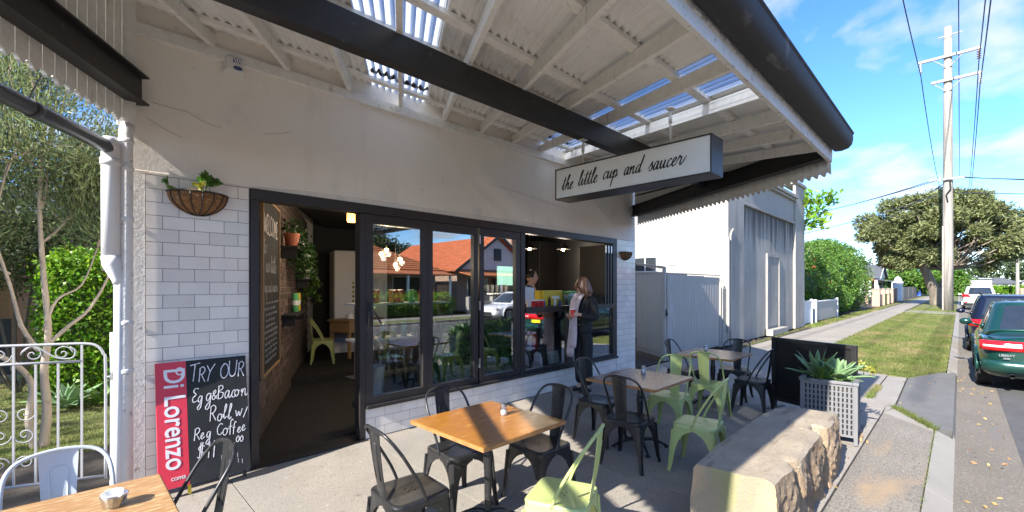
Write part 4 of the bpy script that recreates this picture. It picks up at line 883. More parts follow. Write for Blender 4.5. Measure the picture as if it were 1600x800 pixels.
# ------------------------------------------------------------------ sandstone block
sb = thing('sandstone_block', 'long rough sandstone block serving as a bench beside the kerb', 'stone')
top = [(2.905, -3.112), (3.00, -3.24), (3.03, -3.33), (3.04, -3.43)]
L_ = [(2.905, -3.12), (3.39, -3.073), (3.80, -3.065), (4.2, -3.06), (4.5, -3.06), (4.77, -3.10), (5.00, -3.24)]      # edge towards the cafe
R_ = [(2.985, -3.57), (3.3, -3.585), (3.6, -3.59), (4.0, -3.57), (4.4, -3.57), (4.72, -3.58), (5.06, -3.58)]       # cleft edge towards the kerb
def lerp_path(P, t):
    f = t*(len(P)-1); i = min(int(f), len(P)-2); f -= i; return (P[i][0]+(P[i+1][0]-P[i][0])*f, P[i][1]+(P[i+1][1]-P[i][1])*f)
def hash1(x): return math.sin(x*127.1)*43758.5453 % 1
from mathutils import noise as mn
def nz3(p, s): return mn.noise(Vector(p)*s)
NU, NV, NW = 170, 26, 26
def topp(u, v):
    a = lerp_path(L_, u); b = lerp_path(R_, u); x = a[0]+(b[0]-a[0])*v; y = a[1]+(b[1]-a[1])*v
    z = .425+.010*nz3((x, y, 0), 4)-.006*abs(nz3((x, y*3, 2), 2)); 
    z -= .05*max(0, (v-.86)/.14)**2*(.5+.5*nz3((x, 7, 0), 3)); z -= .03*max(0, (.05-v)/.05)**2; z -= .02*max(0, (u-.96)/.04)**2
    return Vector((x, y, z))
def sst(a, b, x): t = max(0, min(1, (x-a)/(b-a))); return t*t*(3-2*t)
def blocks(x):      # stepped cleavage along the kerb side: two deep bites between proud faces
    return .07*sst(3.37, 3.385, x)*(1-sst(3.40, 3.52, x))+.10*sst(4.24, 4.255, x)*(1-sst(4.44, 4.47, x))+.025*sst(4.76, 4.77, x)+.006*round(2*nz3((x, 3, 1), 6))
ms = MB()
gt = [[topp(i/NU, j/NV) for j in range(NV+1)] for i in range(NU+1)]
# shift the kerb edge in and out so that it reads as split faces
for i in range(NU+1):
    s = blocks(gt[i][NV].x)
    for j in range(NV+1): gt[i][j].y += s*(j/NV)**4
ms.sheet([[p for p in r_[::-1]] for r_ in gt], 0)
gs = []
for i in range(NU+1):
    row = []
    for k in range(NW+1):
        f = k/NW; p = gt[i][NV]; z = p.z+(-.11-p.z)*f
        d = .016*round(3*nz3((p.x*1.3+z*.4, 1, z*.7), 5))/1.5+.010*nz3((p.x, 2, z*1.5), 17)+.022*nz3((p.x*.8, 5, z*1.4), 3.2)+.010*round(3*nz3((p.x-z*.7, 8, z), 11))/2
        d *= min(1, f*6); row.append(Vector((p.x, p.y-d-.02*math.sin(f*PI), z)))
    gs.append(row)
ms.sheet(gs, 1)
gl = []
for i in range(NU+1):
    row = []
    for k in range(NW+1):
        f = k/NW; p = gt[i][0]; z = p.z+(-.11-p.z)*f; row.append(Vector((p.x, p.y+min(1, f*6)*(.025*nz3((p.x, 9, z), 6)+.01), z)))
    gl.append(row)
ms.sheet([r_[::-1] for r_ in gl], 1)
for i, mi, flip in ((0, 2, False), (NU, 1, True)):
    g = []
    for k in range(NW+1):
        f = k/NW; row = []
        for j in range(NV+1):
            t = j/NV; a, b = gl[i][k], gs[i][k]; p = a.lerp(b, t); p.z = gt[i][j].z+(-.11-gt[i][j].z)*f
            e = min(1, f*8, (NV-j)/3, j/3)
            p.x += (gt[i][j].x-p.x)*(1-min(1, f*6)) + e*((.004*math.sin(z*0+p.y*70+p.z*160) if i == 0 else .03*nz3(p, 8))) ; row.append(p)
        g.append(row)
    ms.sheet(g if not flip else [r_[::-1] for r_ in g], mi)
me = ms.mesh('stone_body', ['stone_top', 'stone', 'stone_end'], 'auto')
bm = bmesh.new(); bm.from_mesh(me); bmesh.ops.remove_doubles(bm, verts=bm.verts, dist=.0015); bmesh.ops.recalc_face_normals(bm, faces=bm.faces); bm.to_mesh(me); bm.free()
me.set_sharp_from_angle(angle=R(40))
obj('stone_body', me, sb)
# ------------------------------------------------------------------ black screen
sa, sbp = Vector((6.88, -2.53, 0)), Vector((6.53, -3.50, 0)); scr = thing('cafe_screen', 'black cafe wind screen standing behind the planter', 'screen', (sa.x, sa.y, gz(sa.y)), math.atan2((sbp-sa).y, (sbp-sa).x))
LN = (sbp-sa).length
for x in (0, LN-.05): bx('post', 'black', scr, (x, -.025, 0), (x+.05, .025, .955), .003)
for x in (0, LN-.05): bx('foot', 'black', scr, (x-.01, -.18, 0), (x+.06, .18, .012), .003)
bx('rail', 'black', scr, (.051, -.024, .905), (LN-.051, .024, .954), .003); bx('rail', 'black', scr, (.051, -.024, .10), (LN-.051, .024, .15), .003)
bx('fabric_panel', 'black_print', scr, (.051, -.004, .151), (LN-.051, .004, .904))
m = MB()
for x in (.2, .5, .8): m.ball((x, .026, .93), .006, 6, 4)
m.tube([(.30, .012, .2), (.30, .012, .42)], .006, 6); m.build('fitting', 'steel', scr)
# ------------------------------------------------------------------ planter with succulents
PX, PY = 6.10, -3.32
pl = thing('planter_box', 'grey slotted metal planter box on short legs beside the sandstone block', 'planter', (PX, PY, gz(PY)), R(5))
hx, hy, z0, z1 = .285, .255, .075, .655
for sx in (-1, 1):
    for sy in (-1, 1): bx('leg', 'greyplant', pl, (sx*hx-.035*(sx > 0), sy*hy-.035*(sy > 0), 0), (sx*hx+.035*(sx < 0), sy*hy+.035*(sy < 0), z1-.031), .003)
m = MB(); m.box((-hx-.01, -hy-.01, z1-.03), (hx+.01, -hy+.045, z1)); m.box((-hx-.01, hy-.045, z1-.03), (hx+.01, hy+.01, z1)); m.box((-hx-.01, -hy+.045, z1-.03), (-hx+.045, hy-.045, z1)); m.box((hx-.045, -hy+.045, z1-.03), (hx+.01, hy-.045, z1)); m.build('rim', 'greyplant', pl, bevel=.004)
def slotted(nm, w_, nx, nz_, M4):
    m = MB(); H_ = z1-.032-z0; mg = .05; cw = (w_-.07)/nx; chh = (H_-.05)/nz_
    m.box((.035, -.004, z0), (w_-.035, .0, z0+.025), M4); m.box((.035, -.004, z1-.032-.025), (w_-.035, 0, z1-.032), M4)
    for i in range(nx+1): x = .035+i*cw; m.box((max(.035, x-cw*.28), -.0035, z0+.025), (min(w_-.035, x+cw*.28), -.0005, z1-.057), M4)
    for k in range(1, nz_): z = z0+.025+k*chh; m.box((.035, -.004, z-.007), (w_-.035, 0, z+.007), M4)
    return m.build(nm, 'greyplant', pl)
slotted('slotted_panel', 2*hx, 14, 8, Matrix.Translation((-hx, -hy+.012, 0)))
slotted('slotted_panel', 2*hx, 14, 9, Matrix.Translation((hx, hy-.012, 0)) @ Matrix.Rotation(PI, 4, 'Z'))
slotted('slotted_panel', 2*hy, 12, 9, Matrix.Translation((-hx+.012, hy, 0)) @ Matrix.Rotation(-PI/2, 4, 'Z'))
m = MB(); H_ = z1-.032-z0                    # the kerb side has raised slanting bars
for k in range(9):
    z = z0+.03+k*.06; m.box((hx-.014, -hy+.04, z), (hx-.004, hy-.04, z+.022))
m.box((hx-.022, -hy+.036, z0), (hx-.015, hy-.036, z1-.033)); m.build('slatted_panel', 'greyplant', pl)
bx('liner', 'black_print', pl, (-hx+.03, -hy+.03, z0+.01), (hx-.03, hy-.03, z1-.10))
bx('potting_soil', 'soil', pl, (-hx+.025, -hy+.025, z1-.099), (hx-.025, hy-.025, z1-.07))
bx('timber_chock', 'intwood', pl, (-.06, -hy-.03, 0), (.10, -hy+.02, .035))
def rosette(nm, label, cat, x, y, z, n, Ln, Wd, mat, up=.5, curve=.25, group=None, seed=1, as_parts=True, flop=0):
    random.seed(seed); t = thing(nm, label, cat, (x, y, z), 0, group); i0 = None
    for k in range(n):
        f = k/n; a = k*2.39996+random.uniform(-.2, .2); el = R(12+68*f**.9)*up/.5*random.uniform(.85, 1.12); l = Ln*(1-.45*f)*random.uniform(.85, 1.12); w_ = Wd*(1-.25*f); g = []
        for i in range(8):
            s = i/7; rr = l*s*math.cos(el)*(1+.0); zz = l*(s*math.sin(el)-curve*s*s*(1-.3*f)+flop*s*s)
            hw = w_*(.75+.9*s-1.65*s**2.2) if s < 1 else 0
            hw = max(hw, .0006); th = .15*w_
            row = []
            for u in (-1, -.55, 0, .55, 1):
                px, py = rr*math.cos(a)-hw*u*math.sin(a), rr*math.sin(a)+hw*u*math.cos(a); row.append((px, py, zz+abs(u)**1.5*hw*.55))
            g.append(row)
        MB().solid_sheet(g, (0, 0, -max(.002, Wd*.10))).build('leaf', mat, t, True)
    return t
sz = gz(PY)+z1-.075
rosette('agave_plant', 'large soft grey green agave in the middle of the planter', 'plant', PX+.05, PY-.06, sz+.02, 22, .42, .060, 'leafagave', .56, .13, 'succulents growing in the planter', 3)
rosette('aloe_plant', 'spiky narrow green aloe at the left end of the planter', 'plant', PX-.17, PY+.06, sz+.01, 30, .31, .022, 'leafmid', .66, .08, 'succulents growing in the planter', 5)
rosette('agave_plant', 'tall dark green agave with pointed leaves behind the pale one', 'plant', PX+.09, PY+.14, sz+.02, 16, .50, .044, 'leafagave', .66, .05, 'succulents growing in the planter', 8)
rosette('succulent_plant', 'small pale rosette at the front of the planter', 'plant', PX-.01, PY-.17, sz+.03, 18, .14, .034, 'leafagave', .5, .1, 'succulents growing in the planter', 11)
ys = thing('trailing_plant', 'yellow leafed plant leaning out of the planter over the pavement', 'plant', (PX+.22, PY-.1, sz+.02))
m = MB(); tip = []
for k in range(7):
    a = R(-75+28*k); e = Vector((.30*math.cos(a)+.05, .24*math.sin(a), .10+.03*(k % 3))); m.tube(smooth_path([(0, 0, 0), tuple(e*.5+Vector((0, 0, .07))), tuple(e)], 4), .004, 5); tip.append(((e.x, e.y, e.z), (.055, .055, .04))); tip.append(((e.x*.7, e.y*.7, e.z+.03), (.04, .04, .035)))
m.build('stems', 'leafmid', ys, True); leaves('leaves', clump_pts(tip, 170, .3), 'leafyellow', ys, .048, .026)
# ------------------------------------------------------------------ inside the cafe
BR = Matrix.Translation((1.125, .12, 0)) @ Matrix.Rotation(BA, 4, 'Z')     # local x along the brick wall, -y into the room
wallrot = BA
def wp(d, off, z=0): p = BR @ Vector((d, -off, z)); return (p.x, p.y, p.z)
cb = thing('chalk_board', 'tall framed chalkboard of welcome lettering on the inside brick wall', 'sign', wp(.70, .01, .66), wallrot)
CW, CH = 1.10, 1.86
bx('board_face', 'chalkboard', cb, (0, -.02, 0), (CW, -.004, CH))
m = MB(); m.box((-.03, -.035, -.03), (0, 0, CH+.03)); m.box((CW, -.035, -.03), (CW+.03, 0, CH+.03)); m.box((0, -.0345, -.03), (CW, -.0005, 0)); m.box((0, -.0345, CH), (CW, -.0005, CH+.03)); m.build('board_frame', 'intwood', cb, bevel=.004)
random.seed(3)
def chalk(txt, sz, x, z, mat='chalk', st=1.0):
    mm, wd = strokes(txt, sz, .05, .15, False, .0015, .05); mm.v = [(x+a*st, b-.0205, z+c) for a, b, c in mm.v]; mm.build('chalk_lettering', mat, cb)
chalk('WELCOME', .115, .08, 1.50, 'chalk', 1.15)
chalk('to', .10, .07, 1.28, 'chalkdim', 1.3); chalk('our little', .095, .17, 1.08, 'chalkdim', 1.2); chalk('cup and saucer', .070, .10, .86, 'chalkdim', 1.2)
m = MB()
for r_ in range(11):
    z = .74-.063*r_; x = .07+random.uniform(0, .15)
    while x < .95-random.uniform(0, .3):
        wd = random.uniform(.05, .17); p = [(x+wd*i/7, -.0215, z+.016*math.sin(i*2.3+r_)+random.uniform(-.006, .006)) for i in range(8)]; m.tube(p, .0042, 4); x += wd+.05
m.build('chalk_scribble', 'chalkdim', cb)
# shelves on the brick wall with hanging plants and pots
def shelf(d, z, L, label, dep=.22):
    t = thing('wall_shelf', label, 'shelf', wp(d, .012, z), wallrot); bx('board', 'intdark', t, (0, -dep, -.03), (L, 0, 0), .003); m = MB()
    for x in (.1, L-.12): bx('bracket', 'black', t, (x, -dep+.03, -.16), (x+.02, 0, -.031))
    return t
shelf(2.0, 2.12, 1.6, 'high black shelf of pot plants on the brick wall'); shelf(2.2, 1.20, 1.5, 'low black shelf with two bright cans on the brick wall', .18)
shelf(3.9, 1.72, 1.0, 'middle black shelf of trailing plants at the back of the brick wall')
def potplant(p, r_, h, mat, leafm, label, trail, n, seed):
    random.seed(seed); t = thing('pot_plant', label, 'plant', p); MB().lathe([(r_*.72, 0), (r_*.95, h*.8), (r_*1.05, h*.8), (r_*1.05, h), (r_*.9, h), (r_*.85, h*.85)], n=14).build('pot', mat, t, 'auto')
    cl = [((0, 0, h+.10), (r_*1.5, r_*1.5, .13))]; dr = []
    for k in range(trail):
        a = random.uniform(0, 2*PI); l = random.uniform(.2, .62)
        for j in range(5): cl.append(((math.cos(a)*r_*1.3+.02*j, math.sin(a)*r_*1.3, h-.05-l*j/5), (.05, .05, .07)))
    leaves('leaves', clump_pts(cl, n, .2), leafm, t, .075, .035, .6); return t
for k, (d, z, r_, h, mt, lf, lb, tr, n) in enumerate([
    (2.25, 2.125, .10, .18, 'terracotta', 'leafdark', 'terracotta pot plant on the high shelf next to the chalkboard', 1, 120),
    (2.75, 2.125, .10, .14, 'bone', 'leafdark', 'dark trailing plant in the middle of the high shelf', 9, 520),
    (3.25, 2.125, .11, .15, 'bone', 'leafdark', 'trailing plant in a pale pot at the far end of the high shelf', 10, 560),
    (4.15, 1.725, .10, .15, 'bone', 'leafmid', 'long trailing plant on the middle shelf in a pale pot', 9, 480),
    (4.6, 1.725, .10, .15, 'bone', 'leafdark', 'bushy plant nearest the white cabinet at the back', 8, 480)]): potplant(wp(d, .13, z), r_, h, mt, lf, lb, tr, n, 20+k)
for k, (d, c1_, lb) in enumerate([(2.95, 'leafbright', 'green drink can on the low shelf'), (3.22, 'signyellow', 'orange and yellow can on the low shelf')]):
    t = thing('tin_can', lb, 'can', wp(d, .10, 1.202)); MB().lathe([(.045, 0), (.048, .01), (.048, .27), (.042, .28)], n=14).build('tin', 'cardgreen' if k == 0 else 'yellow', t, 'auto'); MB().lathe([(.0485, .10), (.0485, .17)], n=14, cap=False).build('paper_band', 'white', t)
# pendant lamps
def pendant(x, y, z, label, amber):
    t = thing('pendant_lamp', label, 'lamp', (x, y, z), 0, 'pendant lamps inside the cafe'); MB().tube([(0, 0, .16), (0, 0, 3.0-z)], .006, 6).build('flex', 'plastic', t)
    if amber: MB().lathe([(.045, .15), (.075, .13), (.085, .05), (.085, -.10), (.08, -.11)], n=16, cap=False).build('glass_shade', 'ambershade', t, True)
    else: MB().lathe([(.03, .16), (.04, .10), (.13, .02), (.15, 0)], n=18, cap=False).build('shade', 'black', t, True)
    MB().ball((0, 0, .0), .035, 10, 8).build('bulb', 'bulb', t, True)
    l = bpy.data.lights.new('lamp_glow', 'POINT'); l.energy = 4; l.color = (1, .86, .70); l.shadow_soft_size = .09; o = bpy.data.objects.new('lamp_glow', l); C.objects.link(o); o.parent = t; o.location = (0, 0, -.14)
pendant(2.97, 1.88, 2.63, 'amber glass pendant lamp glowing inside the doorway', True)
pendant(6.60, 1.75, 2.34, 'lit pendant lamp over the counter above the man', False)
pendant(7.55, 1.65, 2.38, 'lit pendant lamp over the counter nearer the woman', False)
for k, (x, y, z) in enumerate([(3.02, 1.15, 2.02), (3.12, 1.20, 2.08), (3.20, 1.10, 1.88), (3.30, 1.15, 1.96)]):
    t = thing('festoon_bulb', ['leftmost', 'second', 'third', 'rightmost'][k]+' small warm hanging bulb seen through the first window', 'lamp', (x, y, z), 0, 'hanging bulbs behind the first window'); MB().tube([(0, 0, .05), (0, 0, 3.0-z)], .004, 5).build('flex', 'plastic', t); MB().ball((0, 0, 0), .028, 10, 7).build('bulb', 'bulb', t, True); MB().lathe([(.014, .02), (.016, .07)], n=8).build('lamp_holder', 'plastic', t)
    l = bpy.data.lights.new('lamp_glow', 'POINT'); l.energy = 1.1; l.color = (1, .82, .6); l.shadow_soft_size = .04; o = bpy.data.objects.new('lamp_glow', l); C.objects.link(o); o.parent = t; o.location = (0, -.06, -.05)
# back of the room: white cabinet with notes, work table, stacked chairs
cab = thing('white_cabinet', 'tall white cabinet covered with notes at the back of the cafe', 'cabinet', (4.15, 5.15, .12), R(-14))
bx('cabinet_body', 'intwhite', cab, (-.05, 0, .02), (1.1, .6, 2.25), .03); m = MB(); random.seed(2)
for k in range(12):
    x, z = random.uniform(.25, .95), random.uniform(1.0, 1.9); m.box((x, -.006, z), (x+.07, -.001, z+.09))
m.build('note', 'paper', cab); m = MB()
for k in range(5): m.ball((.35, -.006, 1.15+.1*k), (.03, .006, .03), 8, 6)
m.build('magnet', 'leafyellow', cab); bx('cabinet_handle', 'steel', cab, (1.02, -.03, 1.3), (1.04, -.001, 1.6), .004)
wt = thing('work_table', 'pale timber work table loaded with crockery at the back of the cafe', 'table', (4.02, 4.25, .131), R(20))
bx('table_top', 'intwood', wt, (0, 0, .74), (1.0, .6, .78), .004); bx('table_apron', 'intwood', wt, (.03, .03, .52), (.97, .57, .739))
for x in (.04, .91):
    for y in (.04, .51): bx('leg', 'intwood', wt, (x, y, 0), (x+.05, y+.05, .519))
for k in range(4):
    t = thing('crockery_stack', ['nearest', 'second', 'third', 'farthest'][k]+' stack of white plates on the pale work table', 'crockery', (4.14+.17*k, 4.48+.07*k, .912), 0, 'crockery stacks on the back work table'); MB().lathe([(.05, 0), (.075, .012), (.075, .09+.03*(k % 2)), (.06, .12)], n=14).build('plates', 'white', t, 'auto')
ig = dup(cg, (3.50, 4.26, .131), face(-25), 'pale green metal chair just inside the dark cafe, front of its stack')
ig2 = dup(cg, (3.60, 4.52, .131), face(-25), 'pale green metal chair just inside the dark cafe, behind the first one')
# shelf unit with coffee tins behind the first window, white bucket, hedge panel
ds = thing('display_shelf', 'timber display shelves of coffee tins behind the first window', 'shelf', (2.28, .34, 0))
for z in (.55, .98, 1.39): bx('shelf_board', 'intdark' if z < .6 else 'intwhite', ds, (0, .0, z-.02), (1.28, .30, z))
bx('side_panel', 'intdark', ds, (1.28, 0, .01), (1.31, .30, 1.6))
bx('plinth', 'intdark', ds, (.22, .02, .01), (1.28, .29, .529))
m = MB(); m.box((.10, .02, .53), (.12, .04, 1.37)); m.box((.10, .26, .53), (.12, .28, 1.37)); m.build('shelf_upright', 'steel', ds)
for k, (x, c1_, lb) in enumerate([(.18, 'red', 'red coffee tin'), (.28, 'red', 'red coffee tin'), (.50, 'red', 'red coffee tin'), (.60, 'red', 'red coffee tin'), (.76, 'cardgreen', 'green coffee tin'), (.92, 'red', 'red coffee tin'), (1.04, 'red', 'red coffee tin')]):
    t = thing('coffee_tin', ['leftmost red coffee tin', 'red tin second from the left', 'third red tin from the left', 'red tin left of the green tin', 'green coffee tin', 'red tin right of the green tin', 'rightmost red coffee tin'][k]+' in the row behind the first window', 'tin', (2.28+x, .45, 1.391), 0, 'coffee tins on the display shelf'); MB().lathe([(.042, 0), (.045, .005), (.045, .13), (.047, .135), (.047, .15), (.03, .155)], n=14).build('tin', c1_, t, 'auto')
random.seed(31)
for k in range(8):
    t = thing('glass_jar', ['first', 'second', 'third', 'fourth', 'fifth', 'sixth', 'seventh', 'eighth'][k]+' glass jar from the left on the lower display shelf', 'jar', (2.36+.145*k, .46, .981), 0, 'jars on the display shelf'); MB().lathe([(.04, 0), (.043, .01), (.043, .16), (.03, .18), (.03, .2)], n=12).build('glass_body', 'acrylic', t, True); MB().lathe([(.036, .002), (.038, .13)], n=12).build('contents', random.choice(['leafyellow', 'cardgreen', 'intwood', 'yellow', 'paper']), t, True)
for k in range(7):
    t = thing('drinking_glass', ['first', 'second', 'third', 'fourth', 'fifth', 'sixth', 'seventh'][k]+' clear bottle from the left on the lowest display shelf', 'bottle', (2.72+.105*k, .44, .551), 0, 'bottles on the display shelf'); MB().lathe([(.035, 0), (.037, .01), (.037, .20), (.014, .27), (.014, .32)], n=12).build('glass_body', 'acrylic', t, True)
bk = thing('planter_bucket', 'tall white tapered bucket behind the first window', 'bucket', (2.44, .215, .33)); MB().lathe([(.065, 0), (.095, .36), (.100, .365), (.100, .38), (.09, .38), (.062, .02)], n=20).build('bucket_body', 'dullwhite', bk, 'auto')
bx('window_bench', 'intdark', cafe, (2.22, .125, .27), (6.8, .335, .328))
hp = thing('hedge_panel', 'leafy green artificial hedge panel behind the folding windows', 'hedge', (0, 0, 0))
bx('backing', 'leafdark', hp, (2.98, .20, .335), (4.46, .23, 1.10))
pts = np.stack([RNG.uniform(2.98, 4.46, 4200), .20-.10*RNG.random(4200)**1.5, RNG.uniform(.36, 1.12, 4200)+.02*RNG.normal(size=4200)], 1)
leaves('leaves', pts, 'leafpot', hp, .050, .034, .25, np.tile([0, -.8, .1], (4200, 1)))
lt_, wd_ = strokes('and you', .036, .3, .15); lt_.v = [(2.30+a, .0105+b*.5, 2.165+c) for a, b, c in lt_.v]; lt_.build('window_lettering', 'black_print', cafe)
# servery counter and what stands on it
cn = thing('servery_counter', 'dark service counter along the inside of the open window', 'counter', (4.62, .50, 0)); bx('counter_body', 'intdark', cn, (0, 0, .01), (2.9, .5, 1.19)); bx('counter_slab', 'intwood', cn, (-.03, -.01, 1.19), (2.95, .55, 1.225), .004)
yb = thing('yellow_box', 'yellow cardboard display box on the servery counter', 'box', (5.52, .34, 1.285), R(4)); bx('carton', 'yellow', yb, (-.23, -.08, 0), (.28, .10, .235), .003); bx('label_strip', 'paper', yb, (0, -.083, .10), (.20, -.0801, .145))
for k, (x, mt) in enumerate([(4.90, 'paper'), (5.02, 'redcup'), (5.11, 'redcup'), (5.20, 'redcup')]):
    t = thing('paper_cup', ['white takeaway cup next to the clipboard on the servery counter', 'leftmost of three red takeaway cups on the servery counter', 'middle of three red takeaway cups on the servery counter', 'rightmost of three red takeaway cups on the servery counter'][k], 'cup', (x, .20, 1.263), 0, 'takeaway cups on the counter'); MB().lathe([(.028, 0), (.04, .10), (.041, .105)], n=14).build('cup_body', mt, t, 'auto'); MB().lathe([(.042, .10), (.042, .112), (.036, .118)], n=14).build('cup_lid', 'white', t, 'auto')
random.seed(4)
for k in range(7):
    t = thing('sauce_bottle', ['first', 'second', 'third', 'fourth', 'fifth', 'sixth', 'seventh'][k]+' small bottle to the right of the red cups on the counter', 'bottle', (5.30+.065*k, .24+.05*(k % 2), 1.263), 0, 'small jars and bottles on the counter'); MB().lathe([(.022, 0), (.023, .07+.02*(k % 3)), (.01, .10+.02*(k % 3)), (.01, .12+.02*(k % 3))], n=10).build('bottle_body', ['blue', 'white', 'intdark'][k % 3], t, 'auto')
ac = thing('display_case', 'clear acrylic display case on the servery counter behind the woman', 'case', (5.78, .13, 1.263))
m = MB(); m.box((0, 0, 0), (1.0, .008, .20)); m.box((0, .25, 0), (1.0, .258, .20)); m.box((0, .008, 0), (.008, .25, .20)); m.box((.992, .008, 0), (1.0, .25, .20)); m.box((0, 0, .20), (1.0, .258, .208)); m.box((.33, .008, 0), (.336, .25, .2)); m.box((.66, .008, 0), (.666, .25, .2)); m.build('acrylic_panels', 'acrylic', ac)
gt_ = thing('green_tray', 'green folded cloth on top of the acrylic display case', 'cloth', (5.95, .2, 1.472)); bx('cloth_fold', 'cardgreen', gt_, (-.12, -.06, 0), (.30, .1, .035), .008)
for k, (x, z, w_, h, mt) in enumerate([(4.75, .47, .10, .20, 'redcup'), (4.88, .47, .10, .24, 'paper'), (5.0, .47, .10, .24, 'redcup')]):
    t = thing('packet', ['left red packet', 'white packet', 'right red packet'][k]+' behind the lower servery window', 'packet', (x, .2, .345+.27), 0, 'packets behind the lower servery window'); bx('packet_body', mt, t, (0, 0, 0), (w_, .08, h), .004)
bx('packet_shelf', 'intdark', cafe, (4.62, .12, .59), (5.5, .34, .612))
for k, (x, y, w_, h, lb) in enumerate([(4.72, .13, .42, .27, 'framed dark print behind the lower servery window'), (5.28, .12, .27, .23, 'small framed notice behind the lower servery window')]):
    t = thing('picture_frame', lb, 'picture', (x, y, .345)); t.rotation_euler = (R(-10), 0, 0); bx('frame_border', 'dullwhite', t, (0, 0, 0), (w_, .012, h), .002); bx('print', 'chalkboard' if k == 0 else 'paper', t, (.03, -.003, .03), (w_-.03, -.0002, h-.03))
# espresso machine and dark shelves at the back of the servery
em = thing('coffee_machine', 'steel espresso machine on the bench behind the man', 'machine', (6.6, 2.6, 0)); bx('bench', 'intdark', em, (-1.2, 0, .01), (1.9, .7, 1.0)); bx('machine_body', 'steel', em, (-.3, .1, 1.0), (.7, .65, 1.45), .03); m = MB()
for x in (-.1, .2, .5): m.lathe([(.04, 0), (.04, .1)], (x, .06, 1.18), 12); m.bar((x, .04, 1.2), (x, -.12, 1.18), .02, .02)
m.build('group_head', 'steel', em)
for k in range(6): t = thing('cup_stack', ['first', 'second', 'third', 'fourth', 'fifth', 'sixth'][k]+' stack of white cups from the left on the espresso machine', 'cups', (6.40+.14*k, 2.95, 1.451), 0, 'cups on the espresso machine'); MB().lathe([(.03, 0), (.04, .05), (.036, .055), (.043, .11), (.04, .115), (.045, .17)], n=12).build('cups', 'white', t, 'auto')
wo = thing('kitchen_window', 'pale green kitchen window in the back of the servery', 'window', (8.6, 4.2, 1.62)); bx('window_pane', M('pale_green_pane', (.30, .52, .40), .5, emit=(.42, .75, .58, .35)), wo, (-.62, 0, 0), (.35, .03, .5)); m = MB(); m.box((-.68, -.02, -.06), (.41, .02, 0)); m.box((-.68, -.02, .5), (.41, .02, .56)); m.box((-.68, -.0195, 0), (-.62, .0195, .5)); m.box((.35, -.0195, 0), (.41, .0195, .5)); m.build('window_frame', 'intdark', wo)
for k in range(2): bx('wall_cupboard', 'black', cafe, (8.2+.9*k, 2.9, 1.45), (9.0+.9*k, 3.3, 2.7), .01)

# ------------------------------------------------------------------ people
def skinned(name, verts, edges, mat, parent, sub=2, loc=None, extra=None):
    """verts: (x, y, z, rx[, ry]); vertex 0 is the root"""
    me = bpy.data.meshes.new(name); me.from_pydata([v[:3] for v in verts], edges, []); me.materials.append(W_[mat])
    bm = bmesh.new(); bm.from_mesh(me); L = bm.verts.layers.skin.verify(); bm.verts.ensure_lookup_table()
    for i, v in enumerate(bm.verts):
        s = v[L]; q = verts[i]; s.radius = (q[3], q[4] if len(q) > 4 else q[3]); s.use_root = (i == 0)
    bm.to_mesh(me); bm.free(); o = bpy.data.objects.new(name, me); C.objects.link(o)
    k = o.modifiers.new('skin', 'SKIN'); k.use_smooth_shade = True; k.branch_smoothing = .6
    s = o.modifiers.new('sub', 'SUBSURF'); s.levels = sub; s.render_levels = sub
    dg = bpy.context.evaluated_depsgraph_get(); me2 = bpy.data.meshes.new_from_object(o.evaluated_get(dg)); bpy.data.objects.remove(o); bpy.data.meshes.remove(me)
    if extra is not None:                                   # head, hands merged into the same skin
        bm = bmesh.new(); bm.from_mesh(me2); ex = extra.mesh('x', mat, True); bm.from_mesh(ex); bm.to_mesh(me2); bm.free(); bpy.data.meshes.remove(ex)
    me2.polygons.foreach_set('use_smooth', [True]*len(me2.polygons)); me2.name = name
    return obj(name, me2, parent)
def head_mesh(c, yaw, tilt=0, s=1.0):
    """a head looking along local +y: skull, jaw, brow, nose, lips, ears"""
    M4 = Matrix.Rotation(yaw, 4, 'Z') @ Matrix.Rotation(tilt, 4, 'X'); m = MB(); n, mm = 28, 22; vs = []; fs = []
    def prof(a, b):
        d = Vector((math.sin(a)*math.cos(b), math.sin(a)*math.sin(b), math.cos(a))); x, y, z = d.x*.074, d.y*.094, d.z*.118
        if z < 0: k = -z/.118; x *= 1-.36*k*k; y = y*(1-.15*k)+(.016*k if d.y > 0 else .02*k)
        if d.y > 0:
            f = math.exp(-(x/.012)**2); y += .020*f*math.exp(-((z+.016)/.016)**2)+.008*f*math.exp(-((z-.012)/.02)**2)
            y -= .010*math.exp(-((abs(x)-.030)/.014)**2)*math.exp(-((z-.012)/.012)**2); y += .005*math.exp(-((z-.034)/.012)**2)*math.exp(-(x/.05)**2)
            y += .006*math.exp(-(x/.022)**2)*math.exp(-((z+.052)/.010)**2); y += .008*math.exp(-(x/.02)**2)*math.exp(-((z+.092)/.014)**2); y -= .004*math.exp(-(x/.03)**2)*math.exp(-((z+.070)/.007)**2)
        return Vector((x, y, z))
    for i in range(1, mm):
        for k in range(n): vs.append(prof(PI*i/mm, 2*PI*k/n))
    vs += [prof(0, 0), prof(PI, 0)]; T_ = len(vs)-2
    for i in range(mm-2):
        for k in range(n): fs.append((i*n+k, (i+1)*n+k, (i+1)*n+(k+1) % n, i*n+(k+1) % n))
    for k in range(n): fs.append((T_, k, (k+1) % n)); fs.append((T_+1, (mm-2)*n+(k+1) % n, (mm-2)*n+k))
    m.add(vs, fs)
    for sx in (-1, 1): m.ball((sx*.073, -.008, -.008), (.010, .020, .030), 8, 6)
    m.v = [tuple((M4 @ (Vector(p)*s))+Vector(c)) for p in m.v]; return m, M4
